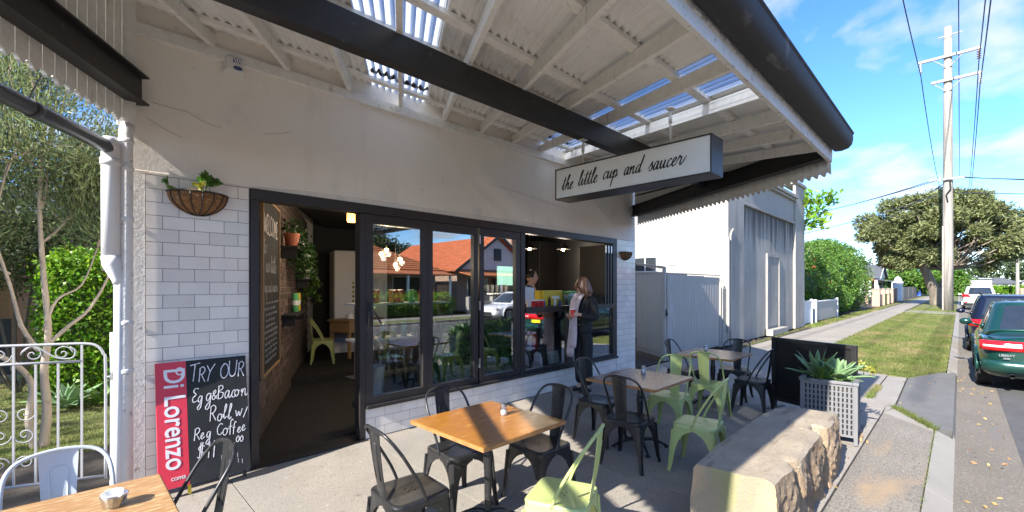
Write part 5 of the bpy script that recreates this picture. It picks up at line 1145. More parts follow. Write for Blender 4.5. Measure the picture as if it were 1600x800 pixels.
def face_bits(c, M4, parent, s=1.0, lip=(.45, .12, .12)):
    m = MB()
    for sx in (-1, 1): m.ball((sx*.030, .079, .010), (.013, .008, .007), 8, 6)
    m.v = [tuple((M4 @ (Vector(p)*s))+Vector(c)) for p in m.v]; m.build('eyes', 'white', parent, True)
    m = MB()
    for sx in (-1, 1):
        m.ball((sx*.030, .0855, .010), (.006, .004, .006), 8, 6); m.tube([(sx*.016, .090, .029), (sx*.030, .091, .034), (sx*.046, .081, .030)], .0028, 5)
    m.v = [tuple((M4 @ (Vector(p)*s))+Vector(c)) for p in m.v]; m.build('brows_and_irises', 'hairdark', parent, True)
    m = MB(); m.tube([(-.024, .086, -.050), (-.010, .096, -.054), (0, .097, -.054), (.010, .096, -.054), (.024, .086, -.050)], [.002, .0048, .005, .0048, .002], 6)
    m.v = [tuple((M4 @ (Vector(p)*s))+Vector(c)) for p in m.v]; m.build('lips', 'lips' if 'lips' in W_ else 'red', parent, True)
W_['lips'] = M('lips', (.50, .16, .14), .4, var=.02)
def hand(mb, wrist, d, palm_n, curl=.9, s=1.0, thumb_side=1):
    """palm and five curled fingers; d = direction wrist to knuckles, palm_n = way the palm faces"""
    d = Vector(d).normalized(); n = Vector(palm_n); n = (n-d*n.dot(d)).normalized(); w_ = d.cross(n)*thumb_side; W0 = Vector(wrist)
    g = [W0, W0+d*.03*s, W0+d*.06*s, W0+d*.088*s]
    M4 = Matrix((w_, d, n)).transposed().to_4x4()
    mb.ball(W0+d*.048*s, (.040*s, .052*s, .016*s), 12, 8, M4=M4)
    for k, (o, l) in enumerate(((.030, .072), (.010, .082), (-.010, .076), (-.029, .060))):
        p = W0+w_*o*s+d*.088*s; pts = [W0+w_*o*.8*s+d*.055*s, p]; a = 0
        for q, f in enumerate((.45, .32, .23)):
            a += curl*(.55+.12*k*(q == 0)); p = p+(d*math.cos(a)+n*math.sin(a))*l*f*s; pts.append(p)
        mb.tube(pts, [.0092*s, .0095*s, .0088*s, .008*s, .0065*s], 8)
    p = W0+w_*.034*s+d*.022*s; e = (w_*.55+d*.65+n*.5).normalized(); e2 = (d*.7+n*.75-w_*.15).normalized()
    mb.tube([W0+w_*.015*s+d*.012*s, p, p+e*.034*s, p+e*.034*s+e2*.030*s, p+e*.034*s+e2*.042*s], [.012*s, .0115*s, .0105*s, .009*s, .006*s], 8)
# the woman: stands by the servery, body turned to the viewer's left, a cup in her hand
wx, wy = 5.60, -.30; wom = thing('person', 'woman in black blazer and pale pink scarf holding a red cup by the servery', 'person', (wx, wy, gz(wy)), R(170-90))
# local frame: +y is the way she faces, +x her right
HB = 1.725; hc = (0, .035, 1.615); nk = 1.485
body_v = [(0, 0, .95, .075, .06), (0, -.005, 1.10, .09, .07), (0, -.01, 1.25, .10, .075), (0, -.01, 1.37, .105, .075), (0, .0, 1.44, .065, .06), (0, .012, 1.49, .050, .052), (0, .03, 1.56, .05, .055),
          (.15, -.01, 1.40, .055), (.195, -.015, 1.27, .043), (.21, .0, 1.13, .037), (.15, .13, 1.08, .031), (.085, .205, 1.11, .025),
          (-.15, -.01, 1.40, .055), (-.20, -.03, 1.26, .043), (-.225, -.02, 1.11, .037), (-.175, .12, 1.145, .031), (-.10, .225, 1.185, .025),
          (.085, 0, .86, .060), (.085, .02, .50, .050), (.08, -.02, .10, .04), (.08, .10, .035, .03, .03),
          (-.085, 0, .86, .060), (-.085, .03, .50, .050), (-.08, .0, .10, .04), (-.08, .12, .035, .03, .03)]
body_e = [(0,1),(1,2),(2,3),(3,4),(4,5),(5,6),(3,7),(7,8),(8,9),(9,10),(10,11),(3,12),(12,13),(13,14),(14,15),(15,16),(0,17),(17,18),(18,19),(19,20),(0,21),(21,22),(22,23),(23,24)]
ex, HM = head_mesh(hc, R(-16), R(4)); cupc = Vector((-.062, .285, 1.19))
hand(ex, (-.11, .218, 1.178), (.35, .92, .12), (1, -.25, .05), .95, 1.0, -1); hand(ex, (.085, .205, 1.11), (-.5, .75, .2), (-.3, -.2, .9), .5, 1.0, 1)
wb = skinned('body', body_v, body_e, 'skin', wom, 2, extra=ex); face_bits(hc, HM, wom)
# clothing: trousers, blazer with lapels and cuffs, top, shoes, scarf, hair
skinned('trousers', [(0, 0, .98, .135, .115), (0, -.01, .90, .14, .125), (.088, -.005, .84, .102), (.09, .01, .50, .080), (.085, -.015, .09, .088), (-.088, -.005, .84, .102), (-.09, .02, .50, .080), (-.085, .005, .09, .088)], [(0,1),(1,2),(2,3),(3,4),(1,5),(5,6),(6,7)], 'trouser', wom)
bl = skinned('blazer', [(0, -.005, .83, .160, .140), (0, -.005, 1.0, .145, .125), (0, -.005, 1.12, .132, .112), (0, -.01, 1.26, .150, .122), (0, -.015, 1.38, .145, .105), (0, -.012, 1.455, .085, .075),
    (.165, -.012, 1.40, .070), (.205, -.015, 1.27, .060), (.22, -.002, 1.13, .055), (.155, .125, 1.08, .049), (.115, .172, 1.10, .045),
    (-.165, -.012, 1.40, .070), (-.21, -.03, 1.26, .060), (-.235, -.02, 1.11, .055), (-.18, .115, 1.142, .049), (-.13, .19, 1.172, .045)], [(0,1),(1,2),(2,3),(3,4),(4,5),(4,6),(6,7),(7,8),(8,9),(9,10),(4,11),(11,12),(12,13),(13,14),(14,15)], 'blazer', wom)
m = MB()
for k in range(3): m.ball((-.045, .142-.004*k, 1.02+.085*k), (.011, .005, .011), 10, 6); m.ball((.035, .142-.004*k, 1.02+.085*k), (.011, .005, .011), 10, 6)
for k in range(3): m.ball((-.215+.02*k, .05+.03*k, 1.085+.012*k), (.006, .006, .006), 8, 5)
m.build('button', 'gold', bl, True)
m = MB()
for sx in (-1, 1): m.solid_sheet([[(sx*.02, .145, 1.10), (sx*.05, .142, 1.12)], [(sx*.035, .135, 1.25), (sx*.10, .118, 1.27)], [(sx*.05, .10, 1.38), (sx*.115, .07, 1.36)], [(sx*.055, .02, 1.475), (sx*.09, .02, 1.45)]], (0, .006, 0))
m.build('lapel', 'blazer', bl, True)
sc = MB()
def drape(path, wd, name_mb):
    P = smooth_path(path, 5); g = []; n = len(P)
    for i, p in enumerate(P):
        w_ = wd*(.75+.35*i/(n-1)); g.append([(p.x+w_*(u-.5)*.95, p.y+.016*math.sin(u*14+i*.25), p.z-(0 if i < n-1 else .03*math.sin(u*19)**2)) for u in [k/12 for k in range(13)]])
    name_mb.solid_sheet(g, (0, .008, 0))
drape([(.075, .02, 1.50), (.085, .10, 1.42), (.075, .165, 1.28), (.07, .185, 1.05), (.08, .19, .80), (.085, .195, .58)], .13, sc)
drape([(-.055, .03, 1.50), (-.04, .12, 1.41), (-.015, .175, 1.26), (.005, .20, 1.05), (.01, .205, .86), (.01, .21, .70)], .12, sc)
sc.tube(smooth_path([(.085, .04, 1.49), (.06, -.05, 1.52), (0, -.075, 1.53), (-.06, -.05, 1.52), (-.075, .04, 1.49)], 4), .030, 8)
sc.build('scarf', 'scarf', wom, True)
m = MB()
for k in range(15): m.tube([(.03+.009*k, .198, .575), (.03+.009*k, .20, .53)], .003, 4)
m.build('scarf_fringe', 'scarf', wom)
hm = MB(); random.seed(12)
for k in range(170):
    a = random.uniform(R(100), R(440)); a = random.gauss(R(270), R(58)); el = random.uniform(.05, 1); st = Vector((.075*math.cos(a)*math.sqrt(1-(el*.97)**2)*1.05, .098*math.sin(a)*math.sqrt(1-(el*.97)**2)*1.05, .122*el))
    if st.y > .035 and st.z < .085: continue
    L = random.uniform(.20, .36); out = Vector((st.x, st.y, 0)); out = out.normalized() if out.length > .01 else Vector((0, -1, 0)); wv = random.uniform(0, 6)
    pts = [st, st+out*.022+Vector((0, 0, -.05)), st+out*(.040+.02*math.sin(wv))+Vector((.008*math.sin(wv), -.004, -.14)), Vector((st.x*1.25+.012*math.cos(wv), min(st.y, .02)*1.1-.03, st.z-L*.75)), Vector((st.x*1.35+.02*math.sin(wv*2), min(st.y, .02)*1.1-.04, st.z-L-.04))]
    hm.tube([tuple((HM @ p)+Vector(hc)) for p in smooth_path(pts, 3)], [.013, .015, .015, .015, .015, .015, .014, .013, .012, .010, .008, .006, .004], 5)
for k in range(60):
    b = -PI*.05+1.1*PI*k/59; p = [Vector((.080*math.cos(b)*math.sin(t), .055*math.sin(t)*.3+.035-.11*(1-math.cos(t))*.0+(.06*math.cos(t)-.02) if False else .05*math.cos(b*0)-.13*abs(math.sin(t))**1.5+.02, .118*math.cos(t)+.012)) for t in [0]]
cap = MB(); cap.ball((0, 0, 0), 1, 18, 12); cap.v = [(x*.084, y*.102-.010, max(z, -.35)*.126+.006) for x, y, z in cap.v]
cap.v = [(x, (y if z > .062 or y < .02 else .02+(y-.02)*.25), z) for x, y, z in cap.v]; cap.v = [tuple((HM @ Vector(p))+Vector(hc)) for p in cap.v]
hm.add(cap.v, cap.f); hm.build('hair', 'hair', wom, True)
m = MB()
for sx, y0 in ((1, -.015), (-1, .005)): m.ball((sx*.083, y0+.055, .035), (.042, .125, .036), 12, 8); m.box((sx*.083-.02, y0-.06, .0), (sx*.083+.02, y0-.01, .05))
m.build('shoe', 'plastic', wom, True)
cw = Matrix.Translation((wx, wy, gz(wy))) @ Matrix.Rotation(R(80), 4, 'Z'); cp_ = cw @ cupc
t = thing('takeaway_cup', 'red takeaway cup with a white lid in the hand of the woman', 'cup', (cp_.x, cp_.y, cp_.z-.045)); MB().lathe([(.028, 0), (.040, .105), (.041, .108)], n=18).build('cup_body', 'redcup', t, 'auto'); MB().lathe([(.0425, .104), (.0425, .114), (.036, .122), (.034, .118)], n=18).build('cup_lid', 'white', t, 'auto')
# the man behind the counter with a clipboard
mx_, my_ = 5.93, 1.12; man = thing('person', 'smiling dark haired man behind the servery counter with a clipboard', 'person', (mx_, my_, .12), R(-60-90))
hc2 = (0, .03, 1.62); ex, HM2 = head_mesh(hc2, R(14), R(3), 1.06); hand(ex, (-.02, .34, 1.24), (.6, .6, .3), (0, -.5, .8), .8, 1.05, 1)
skinned('body', [(0, 0, .95, .14, .11), (0, 0, 1.12, .14, .11), (0, 0, 1.28, .16, .12), (0, 0, 1.40, .14, .1), (0, .005, 1.47, .07), (0, .02, 1.56, .06), (.19, 0, 1.41, .07), (.25, .02, 1.22, .055), (.24, .10, 1.08, .045), (.10, .30, 1.18, .035), (-.19, 0, 1.41, .07), (-.25, .02, 1.22, .055), (-.22, .12, 1.10, .045), (-.05, .32, 1.22, .032), (.09, 0, .85, .10), (.09, 0, .45, .07), (.09, 0, -.06, .05), (-.09, 0, .85, .10), (-.09, 0, .45, .07), (-.09, 0, -.06, .05)], [(0,1),(1,2),(2,3),(3,4),(4,5),(3,6),(6,7),(7,8),(8,9),(3,10),(10,11),(11,12),(12,13),(0,14),(14,15),(15,16),(0,17),(17,18),(18,19)], 'skin', man, 2, extra=ex)
skinned('shirt', [(0, 0, .90, .165, .14), (0, 0, 1.12, .165, .135), (0, 0, 1.28, .185, .145), (0, 0, 1.40, .165, .12), (0, .005, 1.475, .085), (.205, 0, 1.41, .085), (.26, .02, 1.22, .07), (-.205, 0, 1.41, .085), (-.26, .02, 1.22, .07)], [(0,1),(1,2),(2,3),(3,4),(3,5),(5,6),(3,7),(7,8)], 'intdark', man)
skinned('trousers', [(0, 0, .93, .16, .14), (.095, 0, .82, .115), (.095, 0, .40, .085), (.09, 0, -.06, .075), (-.095, 0, .82, .115), (-.095, 0, .40, .085), (-.09, 0, -.06, .075)], [(0,1),(1,2),(2,3),(0,4),(4,5),(5,6)], 'jeans', man)
face_bits(hc2, HM2, man, 1.06); cap = MB(); cap.ball((0, 0, 0), 1, 18, 12); cap.v = [(x*.088, y*.106-.008, max(z, -.1)*.132+.014) for x, y, z in cap.v]; cap.v = [(x, (y if z > .075 or y < .03 else .03+(y-.03)*.3), z) for x, y, z in cap.v]; cap.v = [tuple((HM2 @ Vector(p))+Vector(hc2)) for p in cap.v]; cap.build('hair', 'hairdark', man, True)
m = MB(); m.ball((0, 0, 0), 1, 14, 10); m.v = [(x*.060, y*.045+.052, z*.040-.082) for x, y, z in m.v]; m.v = [tuple((HM2 @ Vector(p))+Vector(hc2)) for p in m.v]
t = thing('clipboard', 'white page clipboard held up behind the servery window', 'clipboard', (5.06, .33, 1.30)); t.rotation_euler = (R(-14), R(8), R(-12)); bx('board', 'intwood', t, (-.105, 0, 0), (.105, .005, .31), .002); bx('paper_sheet', 'paper', t, (-.10, -.003, .005), (.10, -.0004, .285)); bx('clip', 'plastic', t, (-.045, -.012, .285), (.045, -.0008, .315), .002)
# ------------------------------------------------------------------ plants and trees
def limb(mb, a, d, L, r_, depth, tips, bend=.25, up=.15, kids_=3, shrink=.68, spread=.7, n=6):
    pts = [Vector(a)]; d = Vector(d).normalized(); k = 4
    for i in range(k):
        d = (d+Vector((random.gauss(0, bend), random.gauss(0, bend), random.gauss(0, bend)+up))*.5).normalized(); pts.append(pts[-1]+d*L/k)
    mb.tube(pts, [r_*(1-.45*i/k) for i in range(k+1)], n if depth > 1 else 4)
    if depth == 0: tips += [(pts[i], d) for i in (2, 3, 4)]; return
    for i in range(kids_):
        s = Vector((random.gauss(0, 1), random.gauss(0, 1), random.gauss(0, .6))).normalized(); limb(mb, pts[random.choice((2, 3, 4, 4))], (d*(1-spread)+s*spread), L*shrink*random.uniform(.8, 1.2), r_*.52, depth-1, tips, bend, up, kids_, shrink, spread, n)
def tree(label, loc, trunk, seed, leafm, n, L, Wd, depth=3, barkm='bark', group=None, fuzz=.3, nm='tree', sub=None, start=None, **k):
    random.seed(seed); t = thing(nm, label, 'tree', loc, 0, group); m = MB(); tips = []
    for (a, d, l, r_) in trunk: limb(m, a, d, l, r_, depth, tips, **k)
    m.build('trunk', barkm, t, True)
    P = np.array([p for p, d in tips]); Dm = np.array([d for p, d in tips]); idx = RNG.integers(0, len(P), n)
    leaves('crown', P[idx]+RNG.normal(0, fuzz, (n, 3))*np.array([1, 1, .7]), leafm, t, L, Wd, .1, Dm[idx]); return t
ol = thing('olive_tree', 'feathery olive tree on pale twisted trunks behind the white gate', 'tree', (-.17, 2.02, 0)); random.seed(21); m = MB(); tips = []
def trunkline(p, r0, r1): q = smooth_path(p, 4); m.tube(q, [.68*(r0+(r1-r0)*i/(len(q)-1)) for i in range(len(q))], 9)
trunkline([(.02, 0, -.02), (.05, 0, .35), (.03, .02, .75), (.06, 0, 1.15), (.02, .05, 1.8), (.0, .05, 2.5), (.05, .05, 3.3)], .062, .018)
trunkline([(-.03, 0, -.02), (-.07, -.02, .3), (-.05, .0, .62), (-.16, -.05, .85), (-.42, -.1, 1.08), (-.75, -.1, 1.5), (-1.0, -.1, 2.1)], .05, .016)
trunkline([(.05, 0, 1.0), (.20, -.02, 1.18), (.36, 0, 1.36), (.52, 0, 1.75), (.62, 0, 2.3)], .03, .010)
trunkline([(.0, 0, .95), (-.12, .05, 1.2), (-.2, .1, 1.6), (-.35, .1, 2.3), (-.4, .1, 3.0)], .032, .010)
trunkline([(.03, 0, 1.15), (.12, 0, 1.45), (.30, .05, 1.6), (.42, 0, 2.0)], .022, .008)
for a, d, l in [((.0, .05, 2.3), (.1, 0, 1), .9), ((.05, .05, 3.0), (.2, 0, 1), .7), ((.03, .05, 2.7), (-.6, .2, .8), .8), ((.6, 0, 2.2), (.4, .1, 1), .6), ((.45, 0, 1.75), (.5, -.2, .8), .55), ((-.4, .1, 2.8), (-.2, .1, 1), .8), ((-.38, .1, 2.4), (-.8, 0, .6), .7), ((-1.0, -.1, 2.0), (-.3, 0, 1), .8), ((-.8, -.1, 1.6), (-.2, -.3, .9), .7), ((-.5, -.1, 1.2), (-.6, .4, .6), .6), ((.42, 0, 2.0), (.1, .2, 1), .6), ((.0, .05, 2.0), (.7, .3, .5), .6), ((-.2, .1, 1.7), (-.6, .3, .5), .6), ((-.3, .1, 2.1), (.2, -.5, .8), .7), ((.02, .05, 3.2), (-.3, -.2, 1), .7), ((-1., -.1, 2.1), (-.6, .3, .8), .8), ((.55, 0, 2.0), (.2, .5, .8), .6)]:
    limb(m, a, d, l, .014, 2, tips, .22, .25, 4, .62, .55, 5)
m.build('trunk', 'barkpale', ol, True); P = np.array([p for p, d in tips]); Dm = np.array([d for p, d in tips]); idx = RNG.integers(0, len(P), 62000)
leaves('crown', P[idx]+RNG.normal(0, .13, (62000, 3)), 'leafolive', ol, .062, .012, .0, Dm[idx]+np.array([0, 0, .35]))
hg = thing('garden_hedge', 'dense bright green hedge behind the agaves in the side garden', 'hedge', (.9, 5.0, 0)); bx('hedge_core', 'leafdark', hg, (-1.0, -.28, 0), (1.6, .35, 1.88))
pts = np.concatenate([np.stack([RNG.uniform(-1.1, 1.6, 15000), -.36+.10*RNG.normal(size=15000), RNG.uniform(.02, 2.0, 15000)], 1), np.stack([-1.05+.08*RNG.normal(size=4000), RNG.uniform(-.35, .4, 4000), RNG.uniform(.02, 2.0, 4000)], 1), np.stack([RNG.uniform(-1.05, 1.6, 6000), RNG.uniform(-.4, .4, 6000), 1.95+.10*RNG.normal(size=6000)], 1)])
leaves('leaves', pts, 'leafbright', hg, .065, .038, .1)
rosette('agave_plant', 'larger soft green agave under the hedge behind the gate', 'plant', .05, 3.75, .02, 22, .56, .062, 'leafagave', .54, .12, 'agaves under the garden hedge', 41)
rosette('agave_plant', 'smaller yellow green agave right beside the white gate post', 'plant', .36, 3.65, .02, 18, .44, .05, 'leafmid', .5, .12, 'agaves under the garden hedge', 43)
# the white iron gate, swung a little open
ga, gb = Vector((.215, .07, 0)), Vector((-.62, .42, 0)); gd = (gb-ga).normalized(); GW = (gb-ga).length; gate = thing('iron_gate', 'white wrought iron garden gate with scrolls beside the cafe corner', 'gate', (ga.x, ga.y, 0), math.atan2(gd.y, gd.x))
m = MB(); m.tube(smooth_path([(.0, 0, .18), (0, 0, .98), (.012, 0, 1.09), (.05, 0, 1.15), (.12, 0, 1.17), (.3, 0, 1.172), (GW, 0, 1.175)], 5), .0095, 6); m.tube([(.0, 0, .20), (GW, 0, .20)], .010, 6); m.tube([(.13, 0, 1.045), (GW, 0, 1.045)], .009, 6); m.build('gate_frame', 'whiteiron', gate, True)
for x in (.135, .265, .385, .50, .63, .76): MB().box((x-.0055, -.0055, .205), (x+.0055, .0055, 1.165 if x in (.135, .50) else 1.04)).build('gate_bar', 'whiteiron', gate)
def scroll(cx, cz, s, turns, a0, dirn=1): return [(cx+s*(1-k/40)*math.cos(a0+dirn*turns*2*PI*k/40), 0, cz+s*(1-k/40)*math.sin(a0+dirn*turns*2*PI*k/40)) for k in range(38)]
for cx, cz, s, a0, dr in ((.40, 1.107, .062, 0, 1), (.24, 1.107, .055, PI, -1), (.57, 1.107, .062, PI, 1), (.44, .70, .055, PI, 1), (.44, .55, .060, 0, -1), (.57, .70, .055, 0, -1), (.57, .55, .06, PI, 1), (.44, .36, .05, 0, 1), (.57, .36, .05, PI, -1)):
    MB().tube(scroll(cx, cz, s, 1.6, a0, dr), .0042, 5).build('scroll', 'whiteiron', gate, True)
MB().tube(smooth_path([(.46, 0, 1.12), (.40, 0, 1.165), (.33, 0, 1.12), (.27, 0, 1.075), (.19, 0, 1.07), (.17, 0, 1.12), (.2, 0, 1.15)], 4), .0055, 5).build('scroll', 'whiteiron', gate, True)
gp = thing('gate_post', 'square white timber gate post beside the rough drainpipe', 'post', (.275, .055, 0), R(20)); bx('post_shaft', 'pvc', gp, (-.03, -.03, 0), (.03, .03, 1.245), .003); m = MB(); m.box((-.05, -.034, .90), (-.02, -.028, .96)); m.tube([(-.075, -.03, .93), (-.02, -.03, .93)], .006, 6); m.build('latch', 'steel', gp)
# the house behind the garden
nh = thing('neighbour_house', 'dim brick house with a dark verandah behind the olive tree', 'house', (0, 8.6, 0)); bx('wall', 'housebrick', nh, (-9, .4, 0), (2.6, 4.4, 3.0)); bx('verandah_floor', 'pale_concrete', nh, (-9, -1.9, 0), (-.5, .39, .12)); bx('verandah_screen', 'intwood', nh, (-9, .2, .12), (-.75, .36, 2.6)); bx('door', 'housedark', nh, (-1.9, .14, .12), (-1.0, .199, 2.2)); bx('window', 'winglass', nh, (-4.2, .15, .9), (-2.4, .199, 2.1))
bx('verandah_roof', 'roofgrey', nh, (-9, -2.2, 2.65), (-.3, .4, 2.75)); bx('dark_panelling', 'housedark', nh, (-9, -1.8, .13), (-.62, -1.76, 1.05)); bx('post', 'pvc', nh, (-.345, -2.1, 0), (-.285, -2.04, 2.649)); MB().add([(-9.3, -.1, 3.0), (2.9, -.1, 3.0), (2.9, 4.7, 3.0), (-9.3, 4.7, 3.0), (-7, 2.3, 3.9), (.8, 2.3, 3.9)], [(0, 1, 5, 4), (1, 2, 5), (2, 3, 4, 5), (3, 0, 4), (0, 3, 2, 1)]).build('roof', 'roofgrey', nh)
tree('broad green tree beyond the neighbouring verandah at the left edge', (-2.5, 6.2, 0), [((0, 0, 0), (0, 0, 1), 1.8, .12)], 5, 'leafmid', 9000, .10, .05, 3, fuzz=.25)

def shrub(nm, label, cat, clumps, n, leafm, L, Wd):
    c0 = np.mean([c for c, r_ in clumps], 0); t = thing(nm, label, cat, (c0[0], c0[1], 0)); rel = [((c[0]-c0[0], c[1]-c0[1], c[2]), r_) for c, r_ in clumps]; m = MB()
    for c, r_ in rel: m.tube(smooth_path([(random.uniform(-.1, .1), 0, 0), (c[0]*.5, c[1]*.5, c[2]*.5), c], 3), .018, 5)
    m.build('stems', 'bark', t, True); P = clump_pts(rel, n, .15); P = P[P[:, 2] > 0]; leaves('leaves', P, leafm, t, L, Wd, .1); return t
shrub('garden_shrub', 'feathery grey green shrub between the olive tree and the neighbouring house', 'shrub', [((-1.2, 5.2, 2.1), (.9, .5, .8)), ((-.5, 5.4, 2.7), (.8, .5, .7)), ((-1.9, 5.3, 2.6), (.9, .6, .9)), ((-1.0, 5.6, 3.3), (1.0, .6, .7)), ((.3, 5.7, 2.5), (.8, .5, .55)), ((-.3, 5.5, 1.9), (.5, .4, .5)), ((1.0, 5.9, 2.6), (.7, .5, .6))], 26000, 'leafolive', .09, .022)
# ------------------------------------------------------------------ the neighbouring building to the right
nb = thing('neighbour_building', 'white and stained grey rendered building beyond the side gate', 'building', (12.57, .08, 0))
LX = 8.23
bx('side_wall', 'nbwhite', nb, (0, .0, 0), (.3, 11, 5.25)); bx('front_wall', 'nbstain', nb, (.301, .03, 0), (LX, .33, 3.97)); bx('parapet_wall', 'nbwhite', nb, (.301, .0, 3.971), (LX, .33, 5.02)); bx('corner_pier', 'nbgrey', nb, (-.02, -.05, 0), (1.24, .029, 4.05), .01)
bx('end_pier', 'nbgrey', nb, (LX-1.36, -.06, 0), (LX+.02, .029, 5.45), .01); bx('pier_cap', 'nbwhite', nb, (LX-1.46, -.12, 5.451), (LX+.1, .4, 5.58), .02); bx('ledge', 'nbwhite', nb, (1.25, -.05, 3.94), (LX-1.37, .028, 4.02), .015)
m = MB(); m.box((1.25, -.10, 4.78), (LX-1.37, -.001, 4.86)); m.box((1.25, -.17, 4.861), (LX-1.37, -.001, 4.97)); m.build('cornice', 'nbwhite', nb, bevel=.012)
m = MB(); m.box((3.55, -.02, .2), (3.66, .029, 2.66)); m.box((4.9, -.02, .2), (5.01, .029, 2.66)); m.box((3.661, -.02, 2.56), (4.899, .029, 2.66)); m.build('door_surround', 'nbgrey', nb); bx('blocked_door', 'nbgrey', nb, (3.661, .005, .27), (4.899, .029, 2.559)); bx('door_step', 'nbgrey', nb, (3.4, -.22, 0), (5.2, -.021, .2), .015)
bx('back_wall', 'nbwhite', nb, (.301, 10.7, 0), (LX, 11, 4.6)); bx('far_wall', 'nbwhite', nb, (LX-.3, .331, 0), (LX, 10.69, 4.9)); MB().box((.301, .331, 4.3), (LX-.301, 10.69, 4.36)).build('roof', 'roofgrey', nb)
f = bx('window', 'housewhite', nb, (-.06, 1.95, 2.02), (-.001, 2.75, 2.5)); bx('pane', 'winglass', f, (-.066, 1.99, 2.06), (-.0601, 2.33, 2.46)); bx('pane', 'winglass', f, (-.066, 2.37, 2.06), (-.0601, 2.71, 2.46)); bx('vent', 'nbgrey', nb, (-.02, 1.42, 2.2), (-.001, 1.6, 2.4)); m = MB(); m.tube(smooth_path([(.10, -.07, 0), (.10, -.07, 2.7), (.12, -.07, 3.0), (.3, -.07, 3.15)], 4), .025, 8); m.build('conduit', 'nbgrey', nb, True)
m = MB(); m.tube([(-.004, .3, 3.35), (-.004, .9, 3.28), (-.004, 1.8, 3.2), (-.004, 2.9, 3.22)], .008, 4); m.build('crack', 'nbgrey', nb); bx('corner_plinth', 'nbgrey', nb, (-.35, -.03, 0), (-.021, .3, 1.55), .02); bx('meter_pipe', 'nbgrey', nb, (-.1, -.10, .4), (-.021, -.031, 2.9), .01)
# side gate and grey fence
sg = thing('side_gate', 'beige ribbed steel side gate standing open in a grey frame', 'gate', (9.03, .10, 0)); e = Vector((.70, 1.04, 0)); m = MB(); g = []
for i in range(61): p = e*i/60; d = .012*(abs((i % 6)-3) < 2); g.append([(p.x+d*.83, p.y-d*.55, .06), (p.x+d*.83, p.y-d*.55, 1.90)])
MB().solid_sheet(g, (-.004, .003, 0)).build('gate_leaf', 'beige', sg); bx('post', 'greyfence', sg, (-.03, -.03, 0), (.03, .03, 2.0), .003); MB().bar((0, 0, 1.985), (.70, 1.04, 2.13), .05, .05).build('top_bar', 'greyfence', sg); m = MB(); m.bar((.05, .05, .15), (.68, 1.0, .15), .03, .04); m.bar((.05, .05, 1.87), (.68, 1.0, 1.87), .03, .04); m.build('gate_rail', 'greyfence', sg); m = MB(); m.box((.0, -.05, .95), (.05, -.031, 1.1)); m.ball((.02, -.06, 1.0), .02, 8, 6); m.build('lock', 'plastic', sg)
gf = thing('grey_fence', 'flat grey metal fence between the side gate and the white building', 'fence', (9.12, .10, 0)); bx('post', 'greyfence', gf, (0, -.03, 0), (.06, .03, 1.87), .003); bx('post', 'greyfence', gf, (3.0, -.03, 0), (3.06, .03, 1.80), .003)
for k in range(3): g = [[(.065+.978*k+.978*i/24, .004*(1 if (i % 4) < 2 else 0), z) for z in (.04, 1.86-.02*k)] for i in range(25)]; MB().solid_sheet(g, (0, .003, 0)).build('fence_panel', 'greyfence', gf)
bx('capping', 'greyfence', gf, (.061, -.02, 1.862), (2.999, .03, 1.885), .003)
# low front fences further along
def lowfence(x0, x1, h, mat, label, npan):
    t = thing('low_fence', label, 'fence', (x0, .1, 0)); w_ = (x1-x0)/npan
    for k in range(npan+1): bx('post', 'housewhite', t, (k*w_-.06, -.06, 0), (k*w_+.06, .06, h+.06), .005)
    for k in range(npan): bx('fence_panel', mat, t, (k*w_+.065, -.02, .08), ((k+1)*w_-.065, .02, h-.06), .004); bx('cap_rail', 'housewhite', t, (k*w_+.061, -.05, h-.058), ((k+1)*w_-.061, .05, h), .004)
    return t
lowfence(20.95, 22.3, 1.0, 'housewhite', 'short white front fence against the stained building', 1); lowfence(23.1, 27.9, .96, 'greyfence', 'low grey panelled front fence with white posts before the flowering bush', 1)
def bush(nm, label, cat, clumps, n, leafm, L, Wd, core='leafdark', flowers=None, group=None):
    c0 = np.mean([c for c, r_ in clumps], 0); t = thing(nm, label, cat, (c0[0], c0[1], 0), 0, group); m = MB()
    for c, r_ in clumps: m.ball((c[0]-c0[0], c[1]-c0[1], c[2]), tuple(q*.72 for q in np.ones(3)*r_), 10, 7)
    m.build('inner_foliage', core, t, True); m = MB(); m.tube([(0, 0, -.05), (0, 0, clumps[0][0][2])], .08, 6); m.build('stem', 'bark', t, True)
    rel = [((c[0]-c0[0], c[1]-c0[1], c[2]), r_) for c, r_ in clumps]; P = clump_pts(rel, n, .72); P = P[P[:, 2] > .0]; leaves('leaves', P, leafm, t, L, Wd, .1)
    if flowers: P = clump_pts(rel, 160, .98); leaves('flowers', P[:40], flowers, t, .22, .16)['kind'] = 'stuff'
    return t
W_['flower'] = M('red_flower', (.75, .10, .04), .6, transl=.3)
bush('flowering_bush', 'rounded green bush with red flowers overhanging the low grey fence', 'bush', [((26.5, 1.9, 1.5), (2.6, 1.7, 1.5)), ((29.5, 1.7, 1.7), (2.4, 1.6, 1.9)), ((28.5, 2.4, 3.0), (2.6, 1.8, 1.3)), ((31.5, 1.4, 1.0), (1.8, 1.3, 1.1)), ((25.0, 2.6, 2.3), (2, 1.6, 1.5))], 46000, 'leafmid', .125, .06, flowers='flower')
bush('tall_hedge', 'tall dark clipped hedge beyond the flowering bush', 'hedge', [((34, 1.9, 2.0), (2.6, 1.9, 2.4)), ((37.5, 1.7, 2.1), (2.8, 1.9, 2.5)), ((36, 2.4, 3.3), (3.0, 2.0, 1.4))], 46000, 'leafmid', .12, .065)
bush('pale_shrub', 'low shrub with cream flowers just behind the short white fence', 'bush', [((23.4, 1.6, 1.0), (1.3, .9, .8)), ((25.2, 1.5, .9), (1.2, .8, .7))], 4200, 'leafbright', .13, .06)
